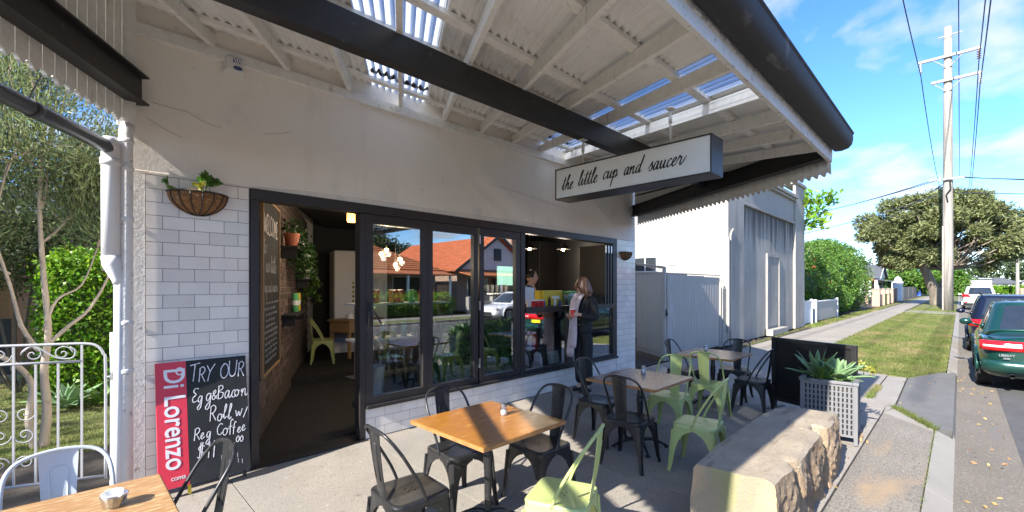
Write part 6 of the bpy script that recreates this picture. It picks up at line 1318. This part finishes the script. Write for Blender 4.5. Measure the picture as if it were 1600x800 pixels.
tree('thin young tree with bright leaves behind the stained building', (22.6, 2.6, 0), [((0, 0, 0), (.05, -.05, 1), 3.2, .10)], 17, 'leafbright', 2600, .24, .13, 3, fuzz=.22, shrink=.62, spread=.6)
# ------------------------------------------------------------------ houses
def house(nm_label, loc, w_, d, h, rh, wall, roof, trim='housewhite', rz=0, gable=True, verandah=True, courses=14, chimney=False, group=None):
    """front looks along local -y; ridge along local y (gable to the street) or along x"""
    t = thing('house', nm_label, 'house', loc, rz, group); bx('wall', wall, t, (0, 0, 0), (w_, d, h)); o_ = .45; m = MB()
    def tilt_roof(a0, a1, b0, b1):       # stepped courses of tiles between eave a0-a1 and ridge b0-b1
        a0, a1, b0, b1 = map(Vector, (a0, a1, b0, b1)); nrm = ((a1-a0).cross(b0-a0)).normalized(); nrm = nrm if nrm.z > 0 else -nrm
        for k in range(courses):
            f, g_ = k/courses, (k+1.15)/courses; g_ = min(g_, 1); p = [a0.lerp(b0, f)+nrm*.045, a1.lerp(b1, f)+nrm*.045, a1.lerp(b1, g_)+nrm*.006, a0.lerp(b0, g_)+nrm*.006]; q = [a0.lerp(b0, f)-nrm*.01, a1.lerp(b1, f)-nrm*.01]; m.add(p+q, [(0, 1, 2, 3), (4, 5, 1, 0)])
        m.add([a0-nrm*.012, a1-nrm*.012, b1-nrm*.012, b0-nrm*.012], [(3, 2, 1, 0)])
    zr_ = h+rh; e_ = h-.16
    if gable:
        tilt_roof((-o_, -o_, e_), (-o_, d+o_, e_), (w_/2, -o_, zr_), (w_/2, d+o_, zr_)); tilt_roof((w_+o_, -o_, e_), (w_+o_, d+o_, e_), (w_/2, -o_, zr_), (w_/2, d+o_, zr_)); gb_ = MB()
        for y0 in (0, d): gb_.prism([(.0, h), (w_, h), (w_/2, h+rh*.93)], 0, .12, Matrix.Translation((0, y0 if y0 == 0 else y0, 0)) @ Matrix.Rotation(R(90), 4, 'X'))
        gb_.build('gable_wall', trim, t); bm_ = MB(); n_ = 9
        for sx in (-1, 1): bm_.bar((w_/2+sx*(w_/2+o_), -o_-.02, e_-.02), (w_/2, -o_-.02, zr_-.02), .05, .2)
        bm_.build('barge_board', 'housedark' if trim != 'housewhite' else 'housewhite', t); bx('gable_vent', 'housedark', t, (w_/2-.35, -.20, h+rh*.28), (w_/2+.35, -.13, h+rh*.62))
    else:
        k = min(w_, d)*.45; A, B_, C_, D_ = (-o_, -o_, e_), (w_+o_, -o_, e_), (w_+o_, d+o_, e_), (-o_, d+o_, e_); E_, F_ = (k, d/2, zr_), (w_-k, d/2, zr_); tilt_roof(A, B_, E_, F_); tilt_roof(D_, C_, E_, F_); tilt_roof(A, D_, E_, E_); tilt_roof(B_, C_, F_, F_)
    m.build('roof', roof, t)
    for x0, x1 in ((.12, .34), (.62, .88)):
        f = bx('window', trim, t, (w_*x0, -.07, .95), (w_*x1, -.001, 2.35)); n_ = 2
        for q in range(n_): a = w_*x0+.06+(w_*(x1-x0)-.06)/n_*q; bx('pane', 'winglass', f, (a, -.08, 1.02), (a+(w_*(x1-x0)-.06)/n_-.06, -.0701, 2.28))
    bx('door', 'housedark', t, (w_*.44, -.05, .1), (w_*.55, -.001, 2.25))
    for y0 in (d*.2, d*.6): bx('window', 'winglass', t, (-.05, y0, 1.0), (-.001, y0+1.1, 2.2)); 
    if verandah:
        m = MB(); tr_ = MB(); a0, a1, b0, b1 = [Vector(v) for v in ((-.2, -1.9, 2.45), (w_+.2, -1.9, 2.45), (-.2, -.09, 2.78), (w_+.2, -.09, 2.78))]; m.add([a0, a1, b1, b0, a0-Vector((0, 0, .08)), a1-Vector((0, 0, .08)), b1-Vector((0, 0, .08)), b0-Vector((0, 0, .08))], [(0, 1, 2, 3), (7, 6, 5, 4), (0, 4, 5, 1), (1, 5, 6, 2), (2, 6, 7, 3), (3, 7, 4, 0)]); m.build('verandah_roof', roof, t)
        for k in range(4): bx('verandah_post', trim, t, (.05+(w_-.2)*k/3, -1.85, .1), (.17+(w_-.2)*k/3, -1.73, 2.46))
        bx('verandah_floor', 'pale_concrete', t, (0, -1.9, 0), (w_, -.001, .1))
    if chimney: c_ = bx('chimney', 'housebrick', t, (w_*.7, d*.4, h+.2), (w_*.7+.7, d*.4+.7, h+rh+.7)); bx('chimney_pot', 'terracotta', c_, (w_*.7+.2, d*.4+.2, h+rh+.701), (w_*.7+.5, d*.4+.5, h+rh+1.1))
    return t
house('white weatherboard gabled house beyond the tall hedge', (62.5, 14.0, 0), 9, 11, 3.1, 2.4, 'housewhite', 'roofgrey', 'housewhite', R(-90), True, False)
house('red roofed cottage showing behind the flowering bush', (33, 13, 0), 9, 9, 3.3, 2.6, 'housebrick', 'rooforange', 'housewhite', 0, False, False)
house('pale house with a verandah further down the footpath side', (92, 5, 0), 10, 11, 3.1, 2.2, 'housewhite', 'roofgrey', 'housewhite', 0, True, True)
# the houses across the road, seen in the shop windows; they face this side
house('brick bungalow with an orange tiled roof across the road opposite the door', (17.6, -20.5, -.1), 9.5, 11, 2.9, 2.5, 'housebrick', 'rooforange', 'housewhite', PI, False, True, 18)
house('twin gabled bungalow with dark barge boards across the road', (26.6, -20.2, -.1), 7.4, 11, 2.9, 2.6, 'housebrick', 'rooforange', 'bone', PI, True, True, 18)
house('bungalow with a wide orange gable across the road opposite the servery', (35.6, -20.6, -.1), 8.0, 11, 2.9, 2.9, 'nbgrey', 'rooforange', 'housedark', PI, True, True, 18, True)
house('tiled cottage across the road left of the camera', (6.8, -20.6, -.1), 9, 10, 2.9, 2.4, 'housewhite', 'rooforange', 'housewhite', PI, True, True, 14)
house('tiled cottage across the road far to the left', (-4, -20.6, -.1), 9, 10, 2.9, 2.4, 'housebrick', 'rooforange', 'housewhite', PI, False, True, 12); house('tiled brick house across the road beyond the wide gable', (46, -20.6, -.1), 8.5, 10, 2.9, 2.4, 'housebrick', 'rooforange', 'housewhite', PI, False, True, 12)
bush('front_hedge', 'low bright hedge before the bungalow opposite the door', 'hedge', [((9.5+1.1*k, -17.6, .55), (.8, .55, .75)) for k in range(7)], 9000, 'leafbright', .12, .06); bush('front_hedge', 'dark low hedge before the twin gabled bungalow', 'hedge', [((26.5+1.1*k, -17.6, .4), (.8, .5, .55)) for k in range(7)], 6000, 'leafmid', .12, .06)
ff = thing('front_fence', 'low pale rendered wall across the road before the twin gabled bungalow', 'fence', (17.8, -17.2, -.1)); bx('wall', 'nbgrey', ff, (0, -.1, 0), (8.2, .1, .75), .02); m = MB()
for k in range(5): bx('pier', 'nbgrey', ff, (2*k-.15, -.15, 0), (2*k+.15, .15, 1.05), .02)
for k, (x, mt) in enumerate([(20.6, 'greyfence'), (21.4, 'cardgreen'), (22.2, 'housedark')]):
    t = thing('wheelie_bin', ['grey wheelie bin', 'green lidded wheelie bin', 'black wheelie bin'][k]+' on the far verge across the road', 'bin', (x, -15.0, -.095)); MB().add([(-.22, -.25, .06), (.22, -.25, .06), (.25, .25, .06), (-.25, .25, .06), (-.28, -.33, .95), (.28, -.33, .95), (.28, .3, .95), (-.28, .3, .95)], [(0, 3, 2, 1), (4, 5, 6, 7), (0, 1, 5, 4), (1, 2, 6, 5), (2, 3, 7, 6), (3, 0, 4, 7)]).build('bin_body', mt if k != 1 else 'housedark', t, bevel=.02); MB().box((-.3, -.36, .951), (.3, .33, 1.02)).build('lid', mt, t, bevel=.02); m = MB(); [m.tube([(sx*.2-.03, .24, .1), (sx*.2+.03, .24, .1)], .10, 12) for sx in (-1, 1)]; m.build('wheels', 'tyre', t)
tree('street tree across the road behind the roofs', (24, -36, 0), [((0, 0, 0), (0, 0, 1), 3, .25)], 51, 'leaffar', 9000, .3, .18, 3, fuzz=.5)
# ------------------------------------------------------------------ street tree, poles, wires
def crowntree(nm, label, loc, trunks, clumps, n, leafm, L, Wd, seed, barkm='bark'):
    random.seed(seed); t = thing(nm, label, 'tree', loc); m = MB()
    for pts, r0, r1 in trunks: q = smooth_path(pts, 4); m.tube(q, [r0+(r1-r0)*i/(len(q)-1) for i in range(len(q))], 10)
    top = Vector(trunks[0][0][-1])
    for c, r_ in clumps:
        a = Vector(random.choice(trunks)[0][-2]); b_ = Vector(c); mid = (a+b_)/2+Vector((random.uniform(-.5, .5), random.uniform(-.5, .5), -.3)); m.tube(smooth_path([tuple(a), tuple(mid), tuple(b_)], 4), [.10-.009*i for i in range(9)], 6)
    m.build('trunk', barkm, t, True); P = clump_pts(clumps, n, .45); d = P-np.array([0, 0, 3.5]); d = d/(np.linalg.norm(d, axis=1)[:, None]+1e-6)
    leaves('crown', P, leafm, t, L, Wd, .35, d*.6); return t
random.seed(70); cl = []
ax = Vector((.7, -.71, 0)); ay = Vector((.71, .7, 0))
for k in range(200):
    u, v, w_ = [random.uniform(-1, 1) for _ in range(3)]
    if u*u+v*v+w_*w_ > 1 or (w_ < -.1 and abs(u) < .3 and v < .3): continue
    z = 6.2+w_*(3.5 if w_ > 0 else 2.7)+.3*math.sin(u*7)
    if w_ < 0 and .62 < u: z = max(z, 4.6)
    p = ax*(u*6.3)+ay*(v*4.4); cl.append(((p.x+.2, p.y-.2, z), (1.05*random.uniform(.6, 1.3), 1.05*random.uniform(.6, 1.3), .75*random.uniform(.6, 1.25))))
crowntree('street_tree', 'broad spreading street tree with a leaning dark trunk behind the power pole', (55.2, -2.9, -.1), [([(0, 0, 0), (-.1, .1, 1.0), (-.6, .5, 2.4), (-1.0, 1.0, 3.9), (-1.3, 1.3, 5.2)], .52, .22), ([(.1, 0, .4), (.3, -.25, 1.6), (.9, -.8, 3.2), (1.7, -1.6, 5.0)], .32, .16)], cl, 80000, 'leaftree', .34, .10, 71)
tree('dull green tree behind the white gabled house', (92, 13.0, 0), [((0, 0, 0), (0, 0, 1), 3.2, .3)], 8, 'leaftree', 16000, .5, .3, 3, fuzz=.8, kids_=4, shrink=.85, up=.05)
tree('smaller tree past the street tree on the footpath side', (104, 2.0, 0), [((0, 0, 0), (0, 0, 1), 2.6, .25)], 9, 'leafmid', 10000, .5, .3, 3, fuzz=.7, kids_=4, shrink=.8, up=.05)
tree('rounded tree beside the far end of the footpath', (118, -2.5, 0), [((0, 0, 0), (0, 0, 1), 2.2, .2)], 10, 'leafmid', 9000, .5, .3, 3, fuzz=.7, kids_=4, shrink=.75, up=.05)
PXp, PYp = 44.6, -3.74
pp = thing('power_pole', 'tall weathered timber power pole with two cross arms on the verge', 'pole', (PXp, PYp, -.1)); MB().tube([(0, 0, 0), (0, 0, 4), (.0, 0, 12), (0, 0, 20.2)], [.30, .285, .255, .215], 16).build('pole_shaft', 'pole', pp, True); ins = []
for z, y0, y1 in ((18.05, -1.65, 1.55), (16.35, -1.7, .85)):
    MB().box((-.36, y0, z-.09), (-.22, y1, z+.09)).build('cross_arm', 'greytimber', pp); m = MB(); m.bar((-.29, -.75, z-.09), (-.30, -.1, z-.75), .05, .04); m.bar((-.29, .75, z-.09), (-.30, .1, z-.75), .05, .04); m.build('brace', 'greytimber', pp)
    for y in (y0+.12, y1-.12):
        if z < 17 and y > 0: continue
        ins.append((y, z-.85)); m = MB(); m.tube([(-.29, y, z-.09), (-.29, y, z-.85)], .03, 6); [m.lathe([(.05, 0), (.12, .03), (.05, .08)], (-.29, y, z-.75+.15*q), 10) for q in range(4)]; m.build('insulator', 'brickmix' if y < 0 and z > 17 else 'bone', pp)
m = MB(); m.lathe([(.235, 0), (.235, .10)], (0, 0, 19.4), 14); m.bar((-.1, -.7, 19.6), (-.1, .5, 19.55), .06, .06); m.build('pole_band', 'greytimber', pp); MB().box((-.46, -.9, 9.25), (-.38, 1.0, 9.37)).build('cross_arm', 'greytimber', pp); m = MB(); m.tube([(-.34, -.1, 9.2), (-.36, -.15, 8.6), (-.36, .08, 8.2), (-.34, 0, 7.7)], .05, 6); m.build('cable_joint', 'plastic', pp); MB().tube([(-.42, .25, 0), (-.41, .25, 6)], .05, 6).build('cable_guard', 'greytimber', pp)
def wire(name_label, a, b, sag, r_=.018, n=18):
    a, b = Vector(a), Vector(b); return tag(MB().tube([a.lerp(b, k/n)-Vector((0, 0, sag*4*(k/n)*(1-k/n))) for k in range(n+1)], r_, 5).build('overhead_wire', 'wire'), name_label, 'wire', 'overhead wires on the power pole')
for k, (y, z) in enumerate(ins+[(-.55, 19.5)]):
    lb = ['highest outer wire on the road side of the upper arm', 'wire hung from the footpath end of the upper arm', 'wire hung from the road end of the lower arm', 'single wire at the very top of the pole'][k]
    wire(lb, (PXp-.29, PYp+y, z-.1), (-16, PYp+y, z-.1), 1.4, .030, 30); wire(lb+', running on past the pole', (PXp-.29, PYp+y, z-.1), (104, PYp+y, z-.1), 1.6, .03, 30)
for k, (y, z, tgt, sg_) in enumerate([(.9, 9.2, (33, 14, 5.8), .9), (.5, 9.2, (30, 15, 5.0), .8), (.2, 8.9, (62, 9, 5.0), .6), (-.6, 9.2, (58, -30, 8.0), .5), (-.8, 9.2, (54, -30, 7.6), .8), (-.4, 8.2, (56, -30, 6.6), .4), (.4, 8.2, (36, 13.5, 4.6), .9)]):
    wire(['service wire dropping to the red roofed cottage', 'lower service wire to the cottage behind the bush', 'service wire to the white gabled house', 'upper service wire crossing the road', 'second service wire crossing the road', 'lowest service wire crossing the road', 'lowest service wire towards the bush side'][k], (PXp-.4, PYp+y, z), tgt, sg_, .028)
for k, (x, y, h) in enumerate([(130, -12.2, 8.5), (137, -15.0, 12.5)]):
    t = thing('power_pole', ['short far power pole beyond the white car', 'taller far power pole at the right edge'][k], 'pole', (x, y, 0)); MB().tube([(0, 0, 0), (0, 0, h)], [.28, .2], 8).build('pole_shaft', 'pole', t); m = MB(); m.box((-.1, -1.3, h-1.2), (.1, 1.3, h-1.0)); m.box((-.1, -1.1, h-2.2), (.1, 1.1, h-2.0)); m.build('cross_arm', 'greytimber', t)
# ------------------------------------------------------------------ fences, sign and far end of the street
bf = thing('brick_fence', 'low red brick front fence with piers beyond the tall hedge', 'fence', (46, .4, 0))
for k in range(5): bx('pier', 'housebrick', bf, (3.4*k-.25, -.25, 0), (3.4*k+.25, .25, 1.35), .01); bx('pier_cap', 'pale_concrete', bf, (3.4*k-.3, -.3, 1.351), (3.4*k+.3, .3, 1.42))
for k in range(4): bx('panel', 'housebrick' if k != 1 else 'leafbright', bf, (3.4*k+.251, -.1, 0), (3.4*k+3.149, .1, .95 if k < 3 else .7))
wp_ = thing('white_gate_pier', 'white rounded gate pier on the footpath side past the brick fence', 'pillar', (66.5, .6, 0)); MB().lathe([(.42, 0), (.42, 1.9), (.5, 1.95), (.5, 2.1), (.36, 2.2), (.3, 2.5), (.05, 2.75)], n=12).build('pier_shaft', 'housewhite', wp_, 'auto'); df = thing('dark_picket_fence', 'dark picket fence running down the footpath to the far sign', 'fence', (68, .9, 0)); m = MB(); bx('rail', 'housedark', df, (0, -.03, .3), (34, .03, .42)); bx('rail', 'housedark', df, (0, -.03, 1.1), (34, .03, 1.22))
for k in range(68): bx('picket', 'housedark' if k % 17 else 'housebrick', df, (.5*k, -.06, 0), (.5*k+(.34 if k % 17 else .5), -.031, 1.55))
rf = thing('porch_roof', 'small red tiled porch behind the brick fence', 'porch', (55, 3.0, 0)); MB().add([(-2.5, -1.5, 2.2), (2.5, -1.5, 2.2), (2.5, 2.5, 2.2), (-2.5, 2.5, 2.2), (0, .5, 3.5)], [(0, 1, 4), (1, 2, 4), (2, 3, 4), (3, 0, 4), (0, 3, 2, 1)]).build('roof', 'rooforange', rf); m = MB(); [m.box((x-.12, y-.12, 0), (x+.12, y+.12, 2.2)) for x in (-2.1, 2.1) for y in (-1.2, 2.1)]; m.build('posts', 'housebrick', rf)
ys_ = thing('street_sign', 'small yellow sign on a blue post far down the footpath', 'sign', (103, .6, 0)); MB().box((-.2, -.25, 0), (.2, .25, 4.5)).build('sign_post', 'signblue', ys_); MB().box((-.25, .251, 3.4), (.25, 2.4, 4.1)).build('sign_panel', 'signyellow', ys_)
house('long white building closing the end of the street', (141.5, -9.0, 0), 9, 6, 3.3, .5, 'housewhite', 'roofgrey', 'housewhite', R(-90)+PI, False, False, 4); house('low house with a long dark roof behind the far hedge', (150, -13.6, 0), 8, 6, 2.4, 1.2, 'housewhite', 'roofgrey', 'housewhite', R(-90)+PI, False, False, 6); house('small white house with a brown fence at the far right', (146, -19.0, 0), 5.5, 5, 2.6, 1.1, 'housewhite', 'roofgrey', 'housewhite', R(-90)+PI, True, False, 5)
bush('far_hedge', 'bright clipped hedge at the far end of the street', 'hedge', [((139, -8.6-1.2*k, .9), (1.0, .9, 1.0)) for k in range(5)], 5000, 'leafbright', .3, .16); bf2 = thing('brown_fence', 'brown timber fence before the small far white house', 'fence', (137.5, -18, 0)); [bx('paling', 'brickmix', bf2, (0, .5*k, 0), (.06, .5*k+.46, 1.3)) for k in range(10)]
far = [((190+9*math.sin(k*3.1), 70-5.5*k, 4.5+1.8*math.sin(k*1.7)), (6, 5, 5.0+1.6*math.sin(k*2.3))) for k in range(44)]; rel = clump_pts(far, 52000, .7); rel = rel[rel[:, 2] > 0]; tl = leaves('distant_trees', rel, 'leaffar', None, 1.0, .6); tl['kind'] = 'stuff'
cl2 = [((-20+7*math.sin(k*2.1), -4+5*k, 3.5+1.2*math.sin(k*1.3)), (4, 4, 4.2)) for k in range(8)]+[((-4+6*k, 24+3*math.sin(k), 4), (4, 4, 4.5)) for k in range(9)]; rel = clump_pts(cl2, 26000, .7); rel = rel[rel[:, 2] > 0]; tl = leaves('distant_trees', rel, 'leaffar', None, .45, .25); tl['kind'] = 'stuff'
# ------------------------------------------------------------------ cars
def car(label, loc, Ln, Wd, H, paint, style, rz=0):
    t = thing('parked_car', label, 'car', loc, rz, 'cars parked along the street'); hw = Wd/2; gc = .20; sh = {'sedan': .62, 'wagon': .60, 'suv': .60}[style]*H
    st = {'sedan': [(0, .34, .60, .86, .70), (.015, .27, .78, .90, .985), (.05, .22, .93, .955, 1.0), (.14, .20, 1, 1.0, 1.02), (.30, .19, 1, 1.0, 1.0), (.55, .19, 1, .985, .98), (.72, .19, 1, .95, .97), (.86, .20, .98, .86, .90), (.96, .24, .90, .74, .78), (1, .34, .72, .56, .58)],
          'wagon': [(0, .34, .72, .93, .85), (.012, .27, .84, .97, 1.0), (.05, .22, .95, 1.0, 1.02), (.2, .19, 1, 1.0, 1.01), (.5, .19, 1, .985, .99), (.70, .19, 1, .95, .97), (.86, .20, .98, .86, .90), (.96, .24, .90, .74, .78), (1, .34, .72, .56, .58)],
          'suv': [(0, .36, .78, .93, .85), (.012, .30, .88, .97, 1.0), (.05, .25, .96, 1.0, 1.02), (.2, .23, 1, 1.0, 1.01), (.5, .23, 1, .99, .99), (.72, .23, 1, .96, .98), (.88, .25, .97, .88, .93), (.97, .30, .88, .76, .80), (1, .38, .72, .60, .62)]}[style]
    g = []
    for f, zb, ws, zs_, zc in st:
        w_ = hw*ws; s_ = sh*zs_; c_ = sh*zc; b = zb*1.0
        half = [(0, b), (w_*.80, b), (w_*.95, b+.05), (w_*.985, b+(s_-b)*.35), (w_, b+(s_-b)*.62), (w_*.985, b+(s_-b)*.86), (w_*.94, s_-.012), (w_*.86, s_+.012), (w_*.5, s_+.012+(c_-s_)*.75+.012), (0, c_+.03)]
        g.append([(f*Ln, -y, z) for y, z in half]+[(f*Ln, y, z) for y, z in half[::-1][1:]])
    m = MB(); m.sheet(g); n = len(g[0]); m.add(g[0], [tuple(range(n))]); m.add(g[-1], [tuple(range(n))[::-1]])
    me = m.mesh('body', paint, True); bm = bmesh.new(); bm.from_mesh(me); bmesh.ops.remove_doubles(bm, verts=bm.verts, dist=1e-4); bmesh.ops.recalc_face_normals(bm, faces=bm.faces); bm.to_mesh(me); bm.free(); bo = obj('body', me, t); sm = bo.modifiers.new('sub', 'SUBSURF'); sm.levels = 2; sm.render_levels = 2
    # greenhouse: base and roof outlines
    bs = {'sedan': (.13, .275, .54, .72), 'wagon': (.02, .085, .52, .71), 'suv': (.02, .085, .54, .74)}[style]; x0, x1, x2, x3 = [q*Ln for q in bs]; wb, wt, zs0 = hw*.90, hw*.70, sh-.02; rings = []
    def ring(f):     # f 0 at the belt, 1 at the roof edge
        xa, xb = x0+(x1-x0)*f, x3+(x2-x3)*f; w_ = wb+(wt-wb)*f; z = zs0+(H-.05-zs0)*f; nn = 7; p = []
        for k in range(nn): s = k/(nn-1); p.append((xa-.09*(1-(2*s-1)**2)*1.0, w_*(2*s-1), z))
        for k in range(1, 9): s = k/9; p.append((xa+(xb-xa)*s, w_+.03*math.sin(PI*s), z))
        for k in range(nn): s = k/(nn-1); p.append((xb+.14*(1-(2*s-1)**2), w_*(1-2*s), z))
        for k in range(1, 9): s = k/9; p.append((xb+(xa-xb)*s, -w_-.03*math.sin(PI*s), z))
        return p
    fr = (0, .12, .3, .5, .7, .88, 1.0); rr = [ring(f) for f in fr]; N = len(rr[0]); top = ring(1.0); ctr = [sum(p[i] for p in top)/N for i in (0, 1)]
    for sc_, dz in ((.93, .022), (.75, .040), (.4, .050), (.02, .052)): rr.append([(ctr[0]+(p[0]-ctr[0])*sc_, ctr[1]+(p[1]-ctr[1])*sc_, p[2]+dz) for p in top])
    m = MB(); vs = [p for r_ in rr for p in r_]; m.add(vs, [(i*N+k, i*N+(k+1) % N, (i+1)*N+(k+1) % N, (i+1)*N+k) for i in range(len(rr)-1) for k in range(N)]); me = m.mesh('cabin_roof', paint, True); bm = bmesh.new(); bm.from_mesh(me); bmesh.ops.recalc_face_normals(bm, faces=bm.faces); bm.to_mesh(me); bm.free(); obj('cabin_roof', me, t)
    def pane(nm, k0, k1, f0, f1, mat='carglass', off=.006):
        gg = []; cx = (x1+x2)/2
        for q in range(9):
            f = f0+(f1-f0)*q/8; rg = ring(f); row = []
            for j in range(int((k1-k0)*4)+1):
                kk = k0+j/4; a = rg[int(math.floor(kk)) % N]; b = rg[(int(math.floor(kk))+1) % N]; u = kk-math.floor(kk); p = Vector(a).lerp(Vector(b), u); d = Vector((p.x-cx, p.y*2.2, .3)); d.normalize(); row.append(p+d*off)
            gg.append(row)
        m = MB(); m.sheet(gg); me = m.mesh(nm, mat, True); return obj(nm, me, t)
    pane('rear_window', .55, 5.45, .16, .93); pane('windscreen', 15.5, 20.5, .10, .93); sd = {'sedan': ((7.6, 9.6), (9.85, 13.3)), 'wagon': ((6.7, 8.4), (8.65, 10.9), (11.1, 13.6)), 'suv': ((6.7, 8.2), (8.45, 10.8), (11.0, 13.6))}[style]
    for a, b in sd: pane('side_window', a, b, .12, .86); pane('side_window', 36-b if False else N-(b-6)+0-0 if False else (15-b)+21-.0, (15-a)+21, .12, .86)
    # wheels
    wr = {'sedan': .305, 'wagon': .31, 'suv': .36}[style]
    for fx in (.20, .795):
        for sy in (-1, 1):
            y = sy*(hw-.10); wl = MB(); wl.tube([(fx*Ln, y-.10, wr), (fx*Ln, y+.10, wr)], wr, 22); o = wl.build('wheel', 'tyre', t, 'auto'); m = MB(); yy = sy*(hw+.002); m.tube([(fx*Ln, yy-sy*.012, wr), (fx*Ln, yy, wr)], wr*.62, 18); o2 = m.build('rim', 'rim', o, 'auto'); m = MB()
            for q in range(6): a = q*PI/3; m.tube([(fx*Ln+wr*.36*math.cos(a), yy, wr+wr*.36*math.sin(a)), (fx*Ln+wr*.36*math.cos(a), yy+sy*.003, wr+wr*.36*math.sin(a))], wr*.11, 8)
            m.build('rim_opening', 'plastic', o); m = MB(); m.tube([(fx*Ln+wr*1.16*math.cos(a), sy*(hw*.985), wr+.02+wr*1.16*math.sin(a)) for a in [PI*q/14-.15 for q in range(16)]], .03, 6); m.build('wheel_arch', paint, t, True)
    return t, hw, sh
def mirror(t, x, hw, sh, paint):
    for sy in (-1, 1): m = MB(); m.ball((x, sy*(hw+.11), sh+.07), (.07, .11, .075), 10, 7); m.bar((x, sy*hw*.9, sh+.0), (x, sy*(hw+.06), sh+.05), .06, .04); m.build('wing_mirror', paint, t, True)
zR = -.176; Lg, Wg, Hg = 4.5, 1.70, 1.50
g1, hw, sh = car('dark green sedan with wide red tail lights and a rear spoiler, nearest parked car', (10.9, -4.55-Wg/2, zR), Lg, Wg, Hg, 'cargreen', 'sedan'); mirror(g1, 3.15, hw, sh, 'cargreen')
def rear_strip(nm, mat, y0, y1, z0, z1, par, bulge=.0, xo=-.012):
    g = []
    for k in range(17):
        y = y0+(y1-y0)*k/16; q = abs(y)/hw; x = xo+.16*max(0, q-.62)**2/.12*.9; g.append([(x, y, z) for z in (z0, (z0+z1)/2, z1)])
    return MB().solid_sheet(g, (.05, 0, 0)).build(nm, mat, par, True)
for sy in (1, -1):
    rear_strip('tail_lamp', 'lampred', sy*.32, sy*.815, .70, .86, g1, xo=-.016); rear_strip('reversing_lens', 'lampclear', sy*.34, sy*.78, .755, .79, g1, xo=-.024)
rear_strip('garnish', 'lampred', -.318, .318, .70, .86, g1, xo=-.014)
m = MB(); m.tube(smooth_path([(.40, .72, .945), (.26, .66, 1.0), (.18, .5, 1.045), (.15, 0, 1.06), (.18, -.5, 1.045), (.26, -.66, 1.0), (.40, -.72, .945)], 5), .034, 8); m.v = [(x, y, z if z < 1.02 else 1.02+(z-1.02)*.6) for x, y, z in m.v]; m.build('rear_spoiler', 'cargreen', g1, True)
rear_strip('rear_bumper', 'cargreen', -.80, .80, .36, .54, g1, xo=-.06); MB().tube([(-.06, .45, .30), (.2, .45, .31)], .035, 12, caps=False).build('exhaust_tip', 'steel', g1, True); bx('number_plate', 'signyellow', g1, (-.03, -.19, .58), (-.018, .19, .68), .003)
for tx, sz, y, z in (('LIBERTY', .062, .60, .615), ('250B', .046, .55, .57)):
    me = font(tx, sz, .002, .001); o = obj('badge_lettering', me, g1); me.materials.clear(); me.materials.append(W_['rim']); o.rotation_euler = (R(90), 0, R(-90)); o.location = (-.030+.0, y, z); o.scale = (.8, .8, 1)
m = MB(); m.tube([(.9, hw*1.0, .42), (3.7, hw*1.0, .42)], .012, 5); m.tube([(.9, -hw*1.0, .42), (3.7, -hw*1.0, .42)], .012, 5); m.build('side_trim', 'plastic', g1)
for x in (1.75, 2.7): m = MB(); [m.box((x, sy*hw*.99-.012, .70), (x+.16, sy*hw*.99+.012, .735)) for sy in (-1, 1)]; m.build('door_handle', 'plastic', g1)
g2, hw, sh = car('dark blue station wagon with roof rails parked in front of the green sedan', (16.9, -4.47-.86, zR), 4.7, 1.72, 1.55, 'carblue', 'wagon'); mirror(g2, 3.2, hw, sh, 'carblue')
for sy in (1, -1): rear_strip('tail_lamp', 'lampred', sy*.45, sy*.84, .72, .90, g2, xo=-.012); MB().tube(smooth_path([(.5, sy*.58, 1.54), (.6, sy*.58, 1.60), (2.2, sy*.56, 1.615), (2.35, sy*.55, 1.55)], 4), .018, 6).build('roof_rail', 'plastic', g2, True)
rear_strip('rear_bumper', 'carblue', -.80, .80, .34, .52, g2, xo=-.05)
g3, hw, sh = car('white four wheel drive parked beyond the power pole', (48.4, -4.45-.95, zR), 4.7, 1.90, 1.80, 'carwhite', 'suv'); mirror(g3, 3.2, hw, sh, 'carwhite')
for sy in (1, -1): rear_strip('tail_lamp', 'lampred', sy*.50, sy*.94, .98, 1.20, g3, xo=-.012); m = MB(); m.ball((-.05, sy*.72, .58), (.03, .08, .05), 8, 6); m.build('reflector', 'lampred', g3)
rear_strip('rear_bumper', 'plastic', -.86, .86, .36, .56, g3, xo=-.05)
g4, hw, sh = car('white hatchback parked on the far side of the road opposite the servery', (18.95, -12.2, zR), 4.3, 1.78, 1.52, 'carwhite', 'suv', PI)
for sy in (1, -1): m = MB(); m.ball((4.15, sy*.62, .68), (.12, .2, .08), 10, 7); m.build('headlamp', 'lampclear', g4, True)
bx('grille', 'plastic', g4, (4.22, -.5, .38), (4.31, .5, .52), .02)
g5, hw, sh = car('red hatchback parked on the far side of the road beyond the white one', (25.0, -12.2, zR), 4.2, 1.7, 1.48, 'carred', 'suv', PI)
